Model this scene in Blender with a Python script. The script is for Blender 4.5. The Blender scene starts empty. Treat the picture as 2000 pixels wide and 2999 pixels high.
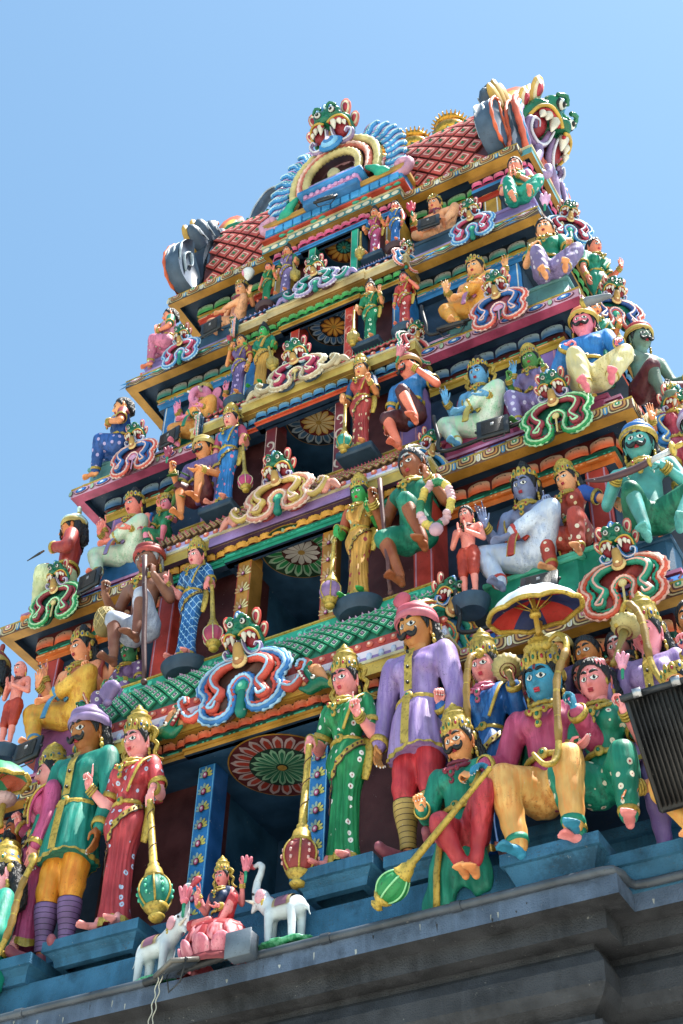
import bpy, math, random
import numpy as np
from math import sin, cos, pi, radians as R_
S=bpy.context.scene
random.seed(7); rng=np.random.default_rng(7)
# ---------------- camera, sky, sun, exposure ----------------
def camera():
    yaw,pitch,roll=-0.5314,0.7621,0.0358
    ca,sa=cos(yaw),sin(yaw)
    f=np.array([cos(pitch)*sa,cos(pitch)*ca,sin(pitch)]); r0=np.array([ca,-sa,0.]); u0=np.cross(r0,f)
    r=r0*cos(roll)+u0*sin(roll); u=-r0*sin(roll)+u0*cos(roll)
    from mathutils import Matrix
    M=Matrix(((r[0],u[0],-f[0],8.1674),(r[1],u[1],-f[1],-13.7781),(r[2],u[2],-f[2],-13.7537),(0,0,0,1)))
    cd=bpy.data.cameras.new('camera'); cd.sensor_fit='HORIZONTAL'; cd.sensor_width=24; cd.lens=52.0
    cd.clip_start=.1; cd.clip_end=5000
    co=bpy.data.objects.new('camera',cd); co.matrix_world=M; S.collection.objects.link(co); S.camera=co
camera()
SUN_EL,SUN_AZ=R_(71),R_(80)   # azimuth measured from +Y (behind the tower) towards +X
sd=(sin(SUN_AZ)*cos(SUN_EL),cos(SUN_AZ)*cos(SUN_EL),sin(SUN_EL))
W=bpy.data.worlds.new('World'); S.world=W; W.use_nodes=True
nt=W.node_tree; bg=nt.nodes['Background']; sky=nt.nodes.new('ShaderNodeTexSky'); sky.sky_type='NISHITA'; sky.sun_disc=False
sky.sun_elevation=SUN_EL; sky.sun_rotation=SUN_AZ; sky.air_density=1.0; sky.dust_density=.55; sky.ozone_density=1.6
wb=nt.nodes.new('ShaderNodeMix'); wb.data_type='RGBA'; wb.blend_type='MULTIPLY'; wb.inputs[0].default_value=1; wb.inputs[7].default_value=(.94,1.085,.97,1)  # camera white balance
nt.links.new(sky.outputs[0],wb.inputs[6]); nt.links.new(wb.outputs[2],bg.inputs[0]); bg.inputs[1].default_value=.112
sl=bpy.data.lights.new('sun','SUN'); sl.energy=5.; sl.angle=R_(.5); sl.color=(1,.95,.88)
so=bpy.data.objects.new('sun',sl); S.collection.objects.link(so)
from mathutils import Vector, Matrix
so.rotation_euler=Vector(sd).to_track_quat('Z','Y').to_euler()
S.view_settings.view_transform='Standard'; S.view_settings.look='None'; S.view_settings.gamma=1
S.view_settings.exposure=1.4
# ---------------- materials ----------------
def lin(h):
    c=[int(h[i:i+2],16)/255 for i in (0,2,4)]
    return tuple((x/12.92 if x<=.04045 else ((x+.055)/1.055)**2.4) for x in c)+(1,)
_m={}
def mat(h,kind='paint',h2=None,rough=.52,scale=1.,metal=0.):
    key=(h,kind,h2,rough,scale,metal)
    if key in _m: return _m[key]
    m=bpy.data.materials.new(kind+'_'+h); m.use_nodes=True; t=m.node_tree; N=t.nodes; L=t.links
    b=N['Principled BSDF']; b.inputs['Roughness'].default_value=rough; b.inputs['Metallic'].default_value=metal
    b.inputs['Specular IOR Level'].default_value=.4
    def n(ty,**k):
        o=N.new(ty)
        for a,v in k.items():
            if a in('operation','blend_type','data_type','feature','noise_dimensions','wave_type','bands_direction'): setattr(o,a,v)
            else: o.inputs[a].default_value=v
        return o
    def math_(op,a,b_=None,c=None):
        o=N.new('ShaderNodeMath'); o.operation=op
        for i,v in enumerate((a,b_,c)):
            if v is None: continue
            if isinstance(v,(int,float)): o.inputs[i].default_value=v
            else: L.new(v,o.inputs[i])
        return o.outputs[0]
    def mix(f,a,b_):
        o=N.new('ShaderNodeMix'); o.data_type='RGBA'
        for s,v in ((0,f),(6,a),(7,b_)):
            if isinstance(v,(int,float,tuple)): o.inputs[s].default_value=v
            else: L.new(v,o.inputs[s])
        return o.outputs[2]
    def ramp(f,*st):
        o=N.new('ShaderNodeValToRGB'); L.new(f,o.inputs[0]); e=o.color_ramp.elements
        while len(e)<len(st): e.new(.5)
        for i,(p,c) in enumerate(st): e[i].position=p; e[i].color=c
        return o.outputs[0]
    tc=N.new('ShaderNodeTexCoord'); co=tc.outputs['Object']
    col=lin(h)
    def mapd(s):
        o=N.new('ShaderNodeMapping'); L.new(co,o.inputs[0]); o.inputs['Scale'].default_value=s; return o.outputs[0]
    def noise(v,s,d=3.,r=.5):
        o=n('ShaderNodeTexNoise',Scale=s,Detail=d,Roughness=r); L.new(v,o.inputs['Vector']); return o.outputs[0]
    big=noise(co,(2.8 if kind!='skin' else 3.5)*scale)
    dk=tuple(c*.64 for c in col[:3])+(1,); lt=tuple(min(1,c*1.15+.015) for c in col[:3])+(1,)
    if kind=='skin': dk=(col[0]*.82,col[1]*.62,col[2]*.60,1)
    base=mix(ramp(big,(.35,(0,0,0,1)),(.65,(1,1,1,1))),dk,lt)
    if kind in('cloth','dots','check','flower'):
        d2=tuple(a*.75+b_*.25 for a,b_ in zip(lin(h2),col)) if h2 and kind=='cloth' else tuple(c*.62 for c in col[:3])+(1,)
        st=noise(mapd((13*scale,13*scale,1.5*scale)),1.0,4.,.6)
        base=mix(ramp(st,(.38,(1,1,1,1)),(.56,(0,0,0,1))),base,d2)
    if kind in('dots','flower'):
        v=n('ShaderNodeTexVoronoi',Scale=7.5*scale,Randomness=.45); L.new(co,v.inputs['Vector'])
        dd=v.outputs['Distance']
        base=mix(math_('LESS_THAN',dd,.25),base,lin(h2))
        if kind=='flower':
            base=mix(math_('LESS_THAN',dd,.10),base,lin('A03038'))
    if kind=='check':
        sx=N.new('ShaderNodeSeparateXYZ'); L.new(mapd((9*scale,)*3),sx.inputs[0])
        a=math_('ADD',sx.outputs[0],math_('MULTIPLY',sx.outputs[2],.8)); c=math_('SUBTRACT',sx.outputs[0],math_('MULTIPLY',sx.outputs[2],.8))
        f=math_('MAXIMUM',math_('LESS_THAN',math_('FRACT',a),.09),math_('LESS_THAN',math_('FRACT',c),.09))
        base=mix(f,base,lin(h2))
    if kind=='grad':   # painted two-tone petal, runs from root to tip
        uv=N.new('ShaderNodeSeparateXYZ'); L.new(tc.outputs['UV'],uv.inputs[0])
        base=mix(ramp(uv.outputs[1],(.15,(0,0,0,1)),(.85,(1,1,1,1))),base,lin(h2))
    if kind=='stripe':
        uv=N.new('ShaderNodeSeparateXYZ'); L.new(tc.outputs['UV'],uv.inputs[0])
        base=mix(math_('LESS_THAN',math_('FRACT',math_('MULTIPLY',uv.outputs[1],9*scale)),.14),base,lin(h2))
    if kind=='gold':
        g=noise(co,26*scale,4.,.6)
        base=mix(ramp(g,(.36,(.75,.75,.75,1)),(.50,(0,0,0,1))),base,tuple(c*.35 for c in col[:3])+(1,))
    if kind=='concrete':
        st=noise(mapd((5,5,.35)),1.4,5.,.65)
        base=mix(ramp(st,(.5,(0,0,0,1)),(.72,(1,1,1,1))),base,tuple(min(1,c*1.22+.01) for c in col[:3])+(1,))
        s3=noise(co,1.7,6.,.7)
        base=mix(ramp(s3,(.55,(0,0,0,1)),(.68,(1,1,1,1))),base,tuple(c*.45 for c in col[:3])+(1,))
    # grime specks and thin rain streaks
    sp=noise(co,40.,4.,.75); pt=noise(co,2.6,3.)
    gm=math_('MULTIPLY',ramp(sp,(.57,(0,0,0,1)),(.66,(1,1,1,1))),ramp(pt,(.46,(0,0,0,1)),(.60,(1,1,1,1))))
    base=mix(math_('MULTIPLY',gm,.7),base,(.035,.03,.025,1))
    cp=noise(co,17.,5.,.8)   # small chips showing pale plaster
    base=mix(math_('MULTIPLY',ramp(cp,(.665,(0,0,0,1)),(.68,(1,1,1,1))),ramp(pt,(.40,(1,1,1,1)),(.52,(0,0,0,1)))),base,(.42,.40,.36,1))
    L.new(base,b.inputs['Base Color'])
    bp=n('ShaderNodeBump',Strength=.12 if kind!='concrete' else .6,Distance=.02)
    h_=noise(co,60.,2.)
    if kind=='hair': 
        h_=noise(mapd((30*scale,30*scale,9*scale)),1.,2.); bp.inputs['Strength'].default_value=1.; bp.inputs['Distance'].default_value=.05
    if kind=='gold': h_=g; bp.inputs['Distance'].default_value=.03
    if kind in('cloth','dots','check','flower'): h_=st; bp.inputs['Distance'].default_value=.02; bp.inputs['Strength'].default_value=.5
    L.new(h_,bp.inputs['Height']); L.new(bp.outputs[0],b.inputs['Normal'])
    _m[key]=m; return m
P=lambda h,**k: mat(h,**k)
GOLD=mat('B79A3E','gold',rough=.4,metal=.15); BLACK=mat('0A0A0C',rough=.4); WHITE=mat('D8D6D0'); HAIR=mat('0C0B0D','hair',rough=.5)
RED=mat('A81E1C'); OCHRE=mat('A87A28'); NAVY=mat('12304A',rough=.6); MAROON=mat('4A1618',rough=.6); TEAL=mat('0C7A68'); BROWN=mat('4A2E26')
CREAM=mat('C9BC92'); LILAC=mat('8E72A8'); LBLUE=mat('3F8FC8')
# ---------------- mesh builder ----------------
class MB:
    def __init__(s): s.V=[];s.F=[];s.M=[];s.U=[];s.n=0;s.mats=[]
    def add(s,V,F,m,uv=None):
        V=np.asarray(V,float).reshape(-1,3)
        if m not in s.mats: s.mats.append(m)
        k=s.mats.index(m); s.V.append(V)
        s.U.append(np.zeros((len(V),2)) if uv is None else np.asarray(uv,float))
        n=s.n
        if isinstance(F,np.ndarray): s.F.extend((F+n).tolist())
        else: s.F.extend([[i+n for i in f] for f in F])
        s.M.extend([k]*len(F)); s.n+=len(V); return s
    def join(s,o,T=None):
        if not o.V: return s
        V=np.concatenate(o.V);U=np.concatenate(o.U)
        if T is not None: V=xf(T,V)
        F=[[i+s.n for i in f] for f in o.F]
        flip=T is not None and np.linalg.det(T[:3,:3])<0
        if flip: F=[f[::-1] for f in F]
        for f,k in zip(F,o.M):
            m=o.mats[k]
            if m not in s.mats: s.mats.append(m)
            s.F.append(f); s.M.append(s.mats.index(m))
        s.V.append(V);s.U.append(U);s.n+=len(V); return s
    def mesh(s,name,smooth=True):
        me=bpy.data.meshes.new(name)
        V=np.concatenate(s.V) if s.V else np.zeros((0,3))
        me.from_pydata(V.tolist(),[],s.F)
        for m in s.mats: me.materials.append(m)
        me.polygons.foreach_set('material_index',s.M)
        me.polygons.foreach_set('use_smooth',[smooth]*len(s.F))
        U=np.concatenate(s.U)
        if U.any():
            uv=me.uv_layers.new(name='UVMap'); li=np.zeros(len(me.loops),int); me.loops.foreach_get('vertex_index',li)
            uv.data.foreach_set('uv',U[li].ravel())
        me.update(); return me
    def build(s,name,parent=None,smooth=True,label=None,sharp=None):
        me=s.mesh(name,smooth)
        if sharp and smooth: me.set_sharp_from_angle(angle=R_(sharp))
        o=bpy.data.objects.new(name,me); S.collection.objects.link(o); o.parent=parent
        if label: o['label']=label
        return o
def thing(name,label,cat,loc=(0,0,0),rz=0,group=None):
    o=bpy.data.objects.new(name,None); S.collection.objects.link(o); o.empty_display_size=.2
    o.location=loc; o.rotation_euler=(0,0,rz); o['label']=label; o['category']=cat
    if group:o['group']=group
    return o
def tag(o,label,cat,group=None):
    o['label']=label;o['category']=cat
    if group:o['group']=group
    return o
def xf(T,V): V=np.asarray(V,float).reshape(-1,3); return V@T[:3,:3].T+T[:3,3]
def T_(p=(0,0,0),r=(0,0,0),s=1.):
    cx,sx=cos(r[0]),sin(r[0]);cy,sy=cos(r[1]),sin(r[1]);cz,sz=cos(r[2]),sin(r[2])
    Rx=np.array([[1,0,0],[0,cx,-sx],[0,sx,cx]]);Ry=np.array([[cy,0,sy],[0,1,0],[-sy,0,cy]]);Rz=np.array([[cz,-sz,0],[sz,cz,0],[0,0,1]])
    M=np.eye(4); M[:3,:3]=(Rz@Ry@Rx)*np.asarray(s,float); M[:3,3]=p; return M
def frame(o,z,y):  # local +Z -> z, local -Y -> y (palm / face direction)
    z=np.array(z,float);z/=np.linalg.norm(z);y=-np.array(y,float);y-=z*(y@z)
    if np.linalg.norm(y)<1e-6: y=np.cross(z,[1,0,0])
    y/=np.linalg.norm(y);x=np.cross(y,z);M=np.eye(4);M[:3,0]=x;M[:3,1]=y;M[:3,2]=z;M[:3,3]=o;return M
# primitives -> (V,F)
def grid(nu,nv,cu=False,cv=False):
    F=[]
    for j in range(nv if cv else nv-1):
        for i in range(nu if cu else nu-1):
            a=j*nu+i;b=j*nu+(i+1)%nu;c=((j+1)%nv)*nu+(i+1)%nu;d=((j+1)%nv)*nu+i
            F.append((a,b,c,d))
    return np.array(F)
def ell(c,r,n=12,m=8):
    th=np.linspace(0,2*pi,n,endpoint=False);ph=np.linspace(-pi/2+.02,pi/2-.02,m)
    P_,T=np.meshgrid(ph,th,indexing='ij')
    V=np.stack([np.cos(P_)*np.cos(T),np.cos(P_)*np.sin(T),np.sin(P_)],-1).reshape(-1,3)*np.asarray(r)+np.asarray(c)
    F=grid(n,m,cu=True).tolist(); F.append(list(range(n))[::-1]); F.append(list(range((m-1)*n,m*n)))
    return V,F
def cone(p0,p1,r0,r1,n=12,sq=None):
    p0=np.array(p0,float);p1=np.array(p1,float);d=p1-p0;L=np.linalg.norm(d)+1e-9;d/=L
    a=np.cross(d,[0,1,0]) if abs(d[1])<.9 else np.cross(d,[1,0,0]);a/=np.linalg.norm(a);b=np.cross(d,a)
    rows=[(-r0*.98,r0*.2),(-r0*.7,r0*.72),(0,r0),(L*.33,r0+(r1-r0)*.33),(L*.67,r0+(r1-r0)*.67),(L,r1),(L+r1*.7,r1*.72),(L+r1*.98,r1*.2)]
    th=np.linspace(0,2*pi,n,endpoint=False);V=[]
    for z,r in rows:
        V.append(p0+d*z+np.outer(np.cos(th)*r,a)+np.outer(np.sin(th)*r,b))
    V=np.concatenate(V)
    if sq is not None: 
        c=(p0+p1)/2; V=c+(V-c)*np.asarray(sq)
    F=grid(n,len(rows),cu=True).tolist(); F.append(list(range(n))[::-1]); k=len(rows)-1; F.append(list(range(k*n,k*n+n)))
    return V,F
def lathe(prof,n=20,ax=None,ridge=None):
    th=np.linspace(0,2*pi,n,endpoint=False);V=[]
    for r,z in prof:
        rr=np.full(n,max(r,1e-4))
        if ridge: rr=rr*(1+ridge[1]*np.cos(ridge[0]*th))
        V.append(np.stack([rr*np.cos(th),rr*np.sin(th),np.full(n,z)],-1))
    V=np.concatenate(V);F=grid(n,len(prof),cu=True)
    if prof[0][1]>prof[-1][1]: F=F[:,::-1]
    if ax is not None: V=xf(ax,V)
    return V,F
def catmull(pts,k=6,closed=False):
    p=[np.array(q,float) for q in pts];out=[];n=len(p)
    for i in range(n if closed else n-1):
        a=p[(i-1)%n] if closed or i>0 else p[0];b=p[i];c=p[(i+1)%n];d=p[(i+2)%n] if closed or i+2<n else p[-1]
        for t in np.arange(k)/k:
            out.append(.5*((2*b)+(-a+c)*t+(2*a-5*b+4*c-d)*t*t+(-a+3*b-3*c+d)*t**3))
    if not closed: out.append(p[-1])
    return np.array(out)
def tube(pts,r,n=8,closed=False,flat=None,taper=False,ser=None):
    pts=np.asarray(pts,float);m=len(pts)
    r=np.full(m,r) if np.isscalar(r) else np.interp(np.linspace(0,1,m),np.linspace(0,1,len(r)),r)
    if ser: r=r*(1+ser*((np.arange(m)%2)*2-1))
    if closed: t=np.roll(pts,-1,0)-np.roll(pts,1,0)
    else: t=np.gradient(pts,axis=0)
    t/=np.linalg.norm(t,axis=1)[:,None]+1e-9
    up=np.array([0,1.,0]) if np.abs(t[:,1]).mean()<.6 else np.array([0,0,1.])
    a=np.cross(t,up);a/=np.linalg.norm(a,axis=1)[:,None]+1e-9;b=np.cross(a,t)
    th=np.linspace(0,2*pi,n,endpoint=False)
    fl=1. if flat is None else flat
    V=(pts[:,None]+r[:,None,None]*(np.cos(th)[None,:,None]*a[:,None]+fl*np.sin(th)[None,:,None]*b[:,None])).reshape(-1,3)
    F=grid(n,m,cu=True,cv=closed)[:,::-1].tolist()
    if not closed: F.append(list(range(n)));F.append(list(range((m-1)*n,m*n))[::-1])
    return V,F
def box(a,b):
    x0,y0,z0=a;x1,y1,z1=b
    V=[(x0,y0,z0),(x1,y0,z0),(x1,y1,z0),(x0,y1,z0),(x0,y0,z1),(x1,y0,z1),(x1,y1,z1),(x0,y1,z1)]
    return V,[(0,3,2,1),(4,5,6,7),(0,1,5,4),(1,2,6,5),(2,3,7,6),(3,0,4,7)]
def bbox(a,b,c=.015):  # box with chamfered edges
    a=np.array(a,float);b=np.array(b,float);ctr=(a+b)/2;h=(b-a)/2;c=min(c,*(h*.45))
    V=[];idx={}
    for ax in range(3):
        for sx in(-1,1):
            for sy in(-1,1):
                for sz in(-1,1):
                    s=np.array([sx,sy,sz]);p=h-c;p=p.copy();p[ax]=h[ax];idx[(ax,sx,sy,sz)]=len(V);V.append(ctr+s*p)
    F=[]
    def face(k):
        P_=[np.array(V[i]) for i in k];n=np.cross(P_[1]-P_[0],P_[2]-P_[0]);m=sum(P_)/len(P_)
        F.append(k if n@(m-ctr)>0 else k[::-1])
    for ax in range(3):
        o=[i for i in range(3) if i!=ax]
        for s in(-1,1):
            k=[]
            for u,v in((-1,-1),(1,-1),(1,1),(-1,1)):
                g=[0,0,0];g[ax]=s;g[o[0]]=u;g[o[1]]=v;k.append(idx[(ax,*g)])
            face(k)
        for u in(-1,1):
            for v in(-1,1):
                g0=[0,0,0];g0[o[0]]=u;g0[o[1]]=v;g1=list(g0);g0[ax]=-1;g1[ax]=1
                face([idx[(o[0],*g0)],idx[(o[0],*g1)],idx[(o[1],*g1)],idx[(o[1],*g0)]])
    for sx in(-1,1):
        for sy in(-1,1):
            for sz in(-1,1): face([idx[(a_,sx,sy,sz)] for a_ in range(3)])
    return V,F
def plate(pts,d,y=0.):  # extruded 2D outline in the xz plane, front at -d
    n=len(pts);V=[(x,y-d,z) for x,z in pts]+[(x,y,z) for x,z in pts]
    A=sum(pts[i][0]*pts[(i+1)%n][1]-pts[(i+1)%n][0]*pts[i][1] for i in range(n))
    F=[list(range(n)),list(range(n,2*n))[::-1]]+[[i+n,(i+1)%n+n,(i+1)%n,i] for i in range(n)]
    if A<0: F=[f[::-1] for f in F]
    return V,F
# ---------------- voxel union of rounded cones ----------------
def remesh(prims,vox,smooth=6,disp=None):
    V=[];F=[];n=0
    for v,f in prims:
        v=np.asarray(v);V.append(v);F+= [[i+n for i in q] for q in (f.tolist() if isinstance(f,np.ndarray) else f)];n+=len(v)
    me=bpy.data.meshes.new('tmp');me.from_pydata(np.concatenate(V).tolist(),[],F)
    o=bpy.data.objects.new('tmp',me);S.collection.objects.link(o)
    m=o.modifiers.new('r','REMESH');m.mode='VOXEL';m.voxel_size=vox
    if smooth:
        m=o.modifiers.new('s','SMOOTH');m.factor=.6;m.iterations=smooth
    e=o.evaluated_get(bpy.context.evaluated_depsgraph_get());q=e.to_mesh()
    W_=np.zeros(len(q.vertices)*3);q.vertices.foreach_get('co',W_);W_=W_.reshape(-1,3)
    nn=np.zeros(len(q.vertices)*3);q.vertices.foreach_get('normal',nn);nn=nn.reshape(-1,3)
    Q=[list(p.vertices) for p in q.polygons]
    e.to_mesh_clear();bpy.data.objects.remove(o);bpy.data.meshes.remove(me)
    if disp is not None: W_=W_+nn*disp(W_)[:,None]
    return W_,Q
# ---------------- architecture ----------------
def off_path(path,d,closed):
    p=np.array(path,float);n=len(p);out=[]
    for i in range(n):
        N=[]
        if closed or i>0: e=p[i]-p[i-1];e/=np.linalg.norm(e);N.append(np.array([-e[1],e[0]]))
        if closed or i<n-1: e=p[(i+1)%n]-p[i];e/=np.linalg.norm(e);N.append(np.array([-e[1],e[0]]))
        s=N[0] if len(N)==1 else N[0]+N[1]
        out.append(p[i]+d*s)
    return np.array(out)
def sweep(mb,path,prof,mats,closed=False):
    """prof: list of (inset,z); mats one per profile segment, outward normal = right of travel"""
    for k in range(len(prof)-1):
        a=off_path(path,prof[k][0],closed);b=off_path(path,prof[k+1][0],closed);n=len(a)
        V=[(*q,prof[k][1]) for q in a]+[(*q,prof[k+1][1]) for q in b]
        F=[(i,(i+1)%n,(i+1)%n+n,i+n) for i in range(n if closed else n-1)]
        if prof[k][1]>prof[k+1][1] or (prof[k][1]==prof[k+1][1] and prof[k+1][0]>prof[k][0]): F=[f[::-1] for f in F]
        mb.add(V,F,mats[k] if isinstance(mats,(list,tuple)) else mats)
def segs(path,closed,ins=0.):
    q=off_path(path,ins,closed);n=len(q)
    for i in range(n if closed else n-1):
        a,b=q[i],q[(i+1)%n];L=np.linalg.norm(b-a);yield a,(b-a)/L,L
def place(mb,a,e,u,z,pts,d,m,lean=0.,uv=None,z0=0.):
    """flat outline pts (u,v) on the vertical face starting at a along e"""
    nrm=np.array([e[1],-e[0]])
    V=[]
    for x,v in pts: 
        p=a+e*(u+x)+nrm*(d-lean*v); V.append((p[0],p[1],z+v))
    mb.add(V,[list(range(len(V)))],m,uv)
def rr(w,h,r=.3,n=4,cx=0,cz=0,bot=None):
    """rounded rectangle outline"""
    r=min(r,w/2,h/2);P_=[];
    for (sx,sz,a0) in((1,-1,-pi/2),(1,1,0),(-1,1,pi/2),(-1,-1,pi)):
        rad=r if (bot is None or sz<0) else bot
        for k in range(n):
            t=a0+pi/2*k/(n-1);P_.append((cx+sx*(w/2-rad)+rad*cos(t),cz+sz*(h/2-rad)+rad*sin(t)))
    return P_
def circ(rx,ry=None,n=12,cx=0,cz=0): ry=ry or rx; return [(cx+rx*cos(2*pi*i/n),cz+ry*sin(2*pi*i/n)) for i in range(n)]
def dia(w,h): return [(-w,0),(0,-h),(w,0),(0,h)]
def petals(mb,path,closed,ins,zt,zb,pitch,m1,minL=.25,slot=None):
    h=zt-zb
    for a,e,L in segs(path,closed,ins):
        if L<minL: continue
        n=max(1,round(L/pitch));p=L/n;nrm=np.array([e[1],-e[0]])
        us=np.linspace(-1,1,9);vs=np.linspace(0,1,8)
        for i in range(n):
            V=[];U=[]
            for v in vs:
                w=.46*p*(1. if v<.55 else max(.0,1-((v-.55)/.45)**2.6)**.5)
                if v>.99: w=.03*p
                for u in us:
                    bul=.055*(1-abs(u)**3)*sin(pi*min(1,.18+v*.8))*min(1,h/.15)
                    q=a+e*((i+.5)*p+u*w)+nrm*(bul+.004+.02*v)
                    V.append((q[0],q[1],zb+h*v));U.append((0,v))
            mb.add(V,grid(9,8),m1,U)
            s=[]
            for t in np.linspace(0,2*pi,9)[:-1]: s.append((.045*sin(t)*(1.3-cos(t)*.5)*p/.3,h*(.5+.13*-cos(t))))
            place(mb,a,e,(i+.5)*p,zb,s,.064,slot or BLACK)
def dashes(mb,path,closed,ins,z,h,m,pitch=.42):
    for a,e,L in segs(path,closed,ins):
        if L<.3: continue
        n=max(1,round(L/pitch));p=L/n
        for i in range(n):
            for x,w in((-.18,.28),(.12,.06),(.23,.06)): place(mb,a,e,(i+.5)*p,z,rr(w*p*1.5,h,h/2,3,x*p*1.5),.004,m)
def band(mb,path,closed,z0,h,kind,col=None,skip=None,lean=0.):
    D=.006
    for a,e,L in segs(path,closed,0):
        if L<.3: continue
        if kind=='U':
            n=max(2,round(L/.36));p=L/n;js=[mat('BC6F84'),mat('1E8A68')]
            for i in range(n):
                u=(i+.5)*p;q=p*.80
                if skip and abs(a[0]+e[0]*u)<skip and e[0]>.9: continue
                def y(w,hh,m,d,cz=0): place(mb,a,e,u,z0+h*.5,rr(q*w,h*hh,min(q*w,h*hh)*.42,4,0,cz*h,bot=.01),d,m,lean)
                y(1.,.97,CREAM,.012);y(.84,.86,mat('54382C'),.018,.03);y(.72,.76,mat('B8864E'),.024,.07);y(.52,.60,mat('5E2E34'),.030,.12)
                y(.40,.50,CREAM,.036,.16);y(.24,.36,js[i%2],.046,.2);place(mb,a,e,u,z0+h*.68,circ(q*.05,h*.1,8),.052,WHITE)
                place(mb,a,e,i*p,z0+h*.52,rr(p*.16,h*.9,.03,3),.014,LBLUE if i%2 else WHITE)
                place(mb,a,e,i*p,z0+h*.52,rr(p*.06,h*.7,.02,3),.02,CREAM)
        if kind=='eye':
            n=max(2,round(L/.44));p=L/n
            for i in range(n):
                u=(i+.5)*p
                place(mb,a,e,u,z0+h*.5,circ(p*.36,h*.46,14),.012,mat('6A2440'),lean);place(mb,a,e,u,z0+h*.5,circ(p*.32,h*.40,14),.02,mat('D8A8B4'),lean)
                place(mb,a,e,u,z0+h*.46,circ(p*.26,h*.32,14),.028,mat('1C4F9C'),lean);place(mb,a,e,u,z0+h*.42,circ(p*.18,h*.22,12),.036,mat('4C8ED0'),lean);place(mb,a,e,u,z0+h*.40,circ(p*.09,h*.12,10),.044,mat('DCE8F0'),lean)
                place(mb,a,e,i*p,z0+h*.5,circ(p*.10,h*.44,8),.014,mat('6A2440'));place(mb,a,e,i*p,z0+h*.5,circ(p*.08,h*.38,8),.02,mat('9CB49A'))
        if kind=='dia':
            n=max(2,round(L/.46));p=L/n
            for i in range(n):
                u=(i+.5)*p
                for (w,hh,m,d) in((.5,.5,CREAM,.01),(.44,.42,mat('4A3038'),.018),(.38,.34,mat('C9A48C'),.026),(.32,.27,mat('2A5F58'),.034),(.27,.22,mat('3FA88A') if i%2 else mat('D8A0A8'),.042),(.12,.1,mat('CDEBDD'),.05)):
                    place(mb,a,e,u,z0+h*.5,dia(p*w,h*hh),d,m)
                for s in(-1,1):
                    place(mb,a,e,i*p,z0+h*(.5+s*.26),[(x,v*s) for x,v in ((-p*.3,h*.16),(0,-h*.16),(p*.3,h*.16))][::s],.012,LBLUE if s>0 else mat('5E7EA0'))
        if kind=='dots':
            n=max(2,round(L/.17));p=L/n
            for i in range(n): place(mb,a,e,(i+.5)*p,z0+h*.5,circ(p*.42,h*.36,12),.01,mat('E2D9C0'))
        if kind=='oval':
            n=max(2,round(L/.62));p=L/n;m=mat('4FC0A0')
            for i in range(n):
                u=(i+.5)*p;place(mb,a,e,u,z0+h*.5,rr(p*.42,h*.62,h*.3,4),.008,m);place(mb,a,e,u,z0+h*.5,rr(p*.34,h*.36,h*.2,4),.014,TEAL)
                for s in(-.3,.3): place(mb,a,e,u+s*p,z0+h*.5,circ(h*.3,h*.3,10),.008,m)
def tiles(mb,S_,nu,nv,cols,gem,m_line,out=1.):
    """raised diamond scales on surface S_(u,v)->(p,n), u,v in 0..1"""
    for j in range(nv*2-1):
        for i in range(nu if j%2==0 else nu-1):
            cu=(i+.5+(.5 if j%2 else 0))/nu;cv=(j+1)/(2*nv)
            hu=.5/nu;hv=.5/nv
            def ring(s,d):
                o=[]
                for x,y in((-1,0),(0,-1),(1,0),(0,1)):
                    p,n=S_(cu+x*hu*s,cv+y*hv*s);o.append(p+n*d*out)
                return o
            p,n=S_(cu,cv);L_=[(.93,.010,cols[0]),(.86,.045,cols[0]),(.80,.05,cols[1]),(.54,.06,cols[1]),(.42,.062,cols[2]),(.30,.063,cols[3])]
            prev=None
            for s,d,m in L_:
                r=ring(s,d)
                if prev: mb.add(prev+r,[(0,1,5,4),(1,2,6,5),(2,3,7,6),(3,0,4,7)],m)
                prev=r
            mb.add(prev,[(0,1,2,3)],L_[-1][2])
            t=ring(.2,.062);t.append(p+n*.10*out);mb.add(t,[(0,1,4),(1,2,4),(2,3,4),(3,0,4)],gem)
def rosette(mb,c,r,rings,ry=1.):
    """painted lotus medallion on a ceiling, facing down; rings: (r0,r1,n,petal,ground[,tip])"""
    d=.004
    mb.add([(c[0]+r*1.03*cos(t),c[1]+r*ry*1.03*sin(t),c[2]-d) for t in np.linspace(2*pi,0,48)[:-1]],[list(range(47))],OCHRE)
    for R0,R1,n,pm,gm,tip in rings:
        d+=.005
        mb.add([(c[0]+r*R1*cos(t),c[1]+r*ry*R1*sin(t),c[2]-d) for t in np.linspace(2*pi,0,48)[:-1]],[list(range(47))],gm)
        d+=.004
        for i in range(n):
            t0=2*pi*i/n;h=pi/n*.88
            for (k,m,dd) in((1.,pm,0),(.62,tip or pm,.004)):
                pts=[]
                for s,q in((-1,.0),(-1,.62),(-.8,.82),(0,1.),(.8,.82),(1,.62),(1,.0)):
                    rad=R0+(R1-R0)*q*(.96 if k==1 else .8);pts.append((c[0]+r*rad*cos(t0+s*h*k),c[1]+r*ry*rad*sin(t0+s*h*k),c[2]-d-dd))
                mb.add(pts[::-1],[list(range(7))],m)
        d+=.006
    mb.add([(c[0]+r*.09*cos(t),c[1]+r*ry*.09*sin(t),c[2]-d-.002) for t in np.linspace(2*pi,0,20)[:-1]],[list(range(19))],mat('B08A40'))

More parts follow.
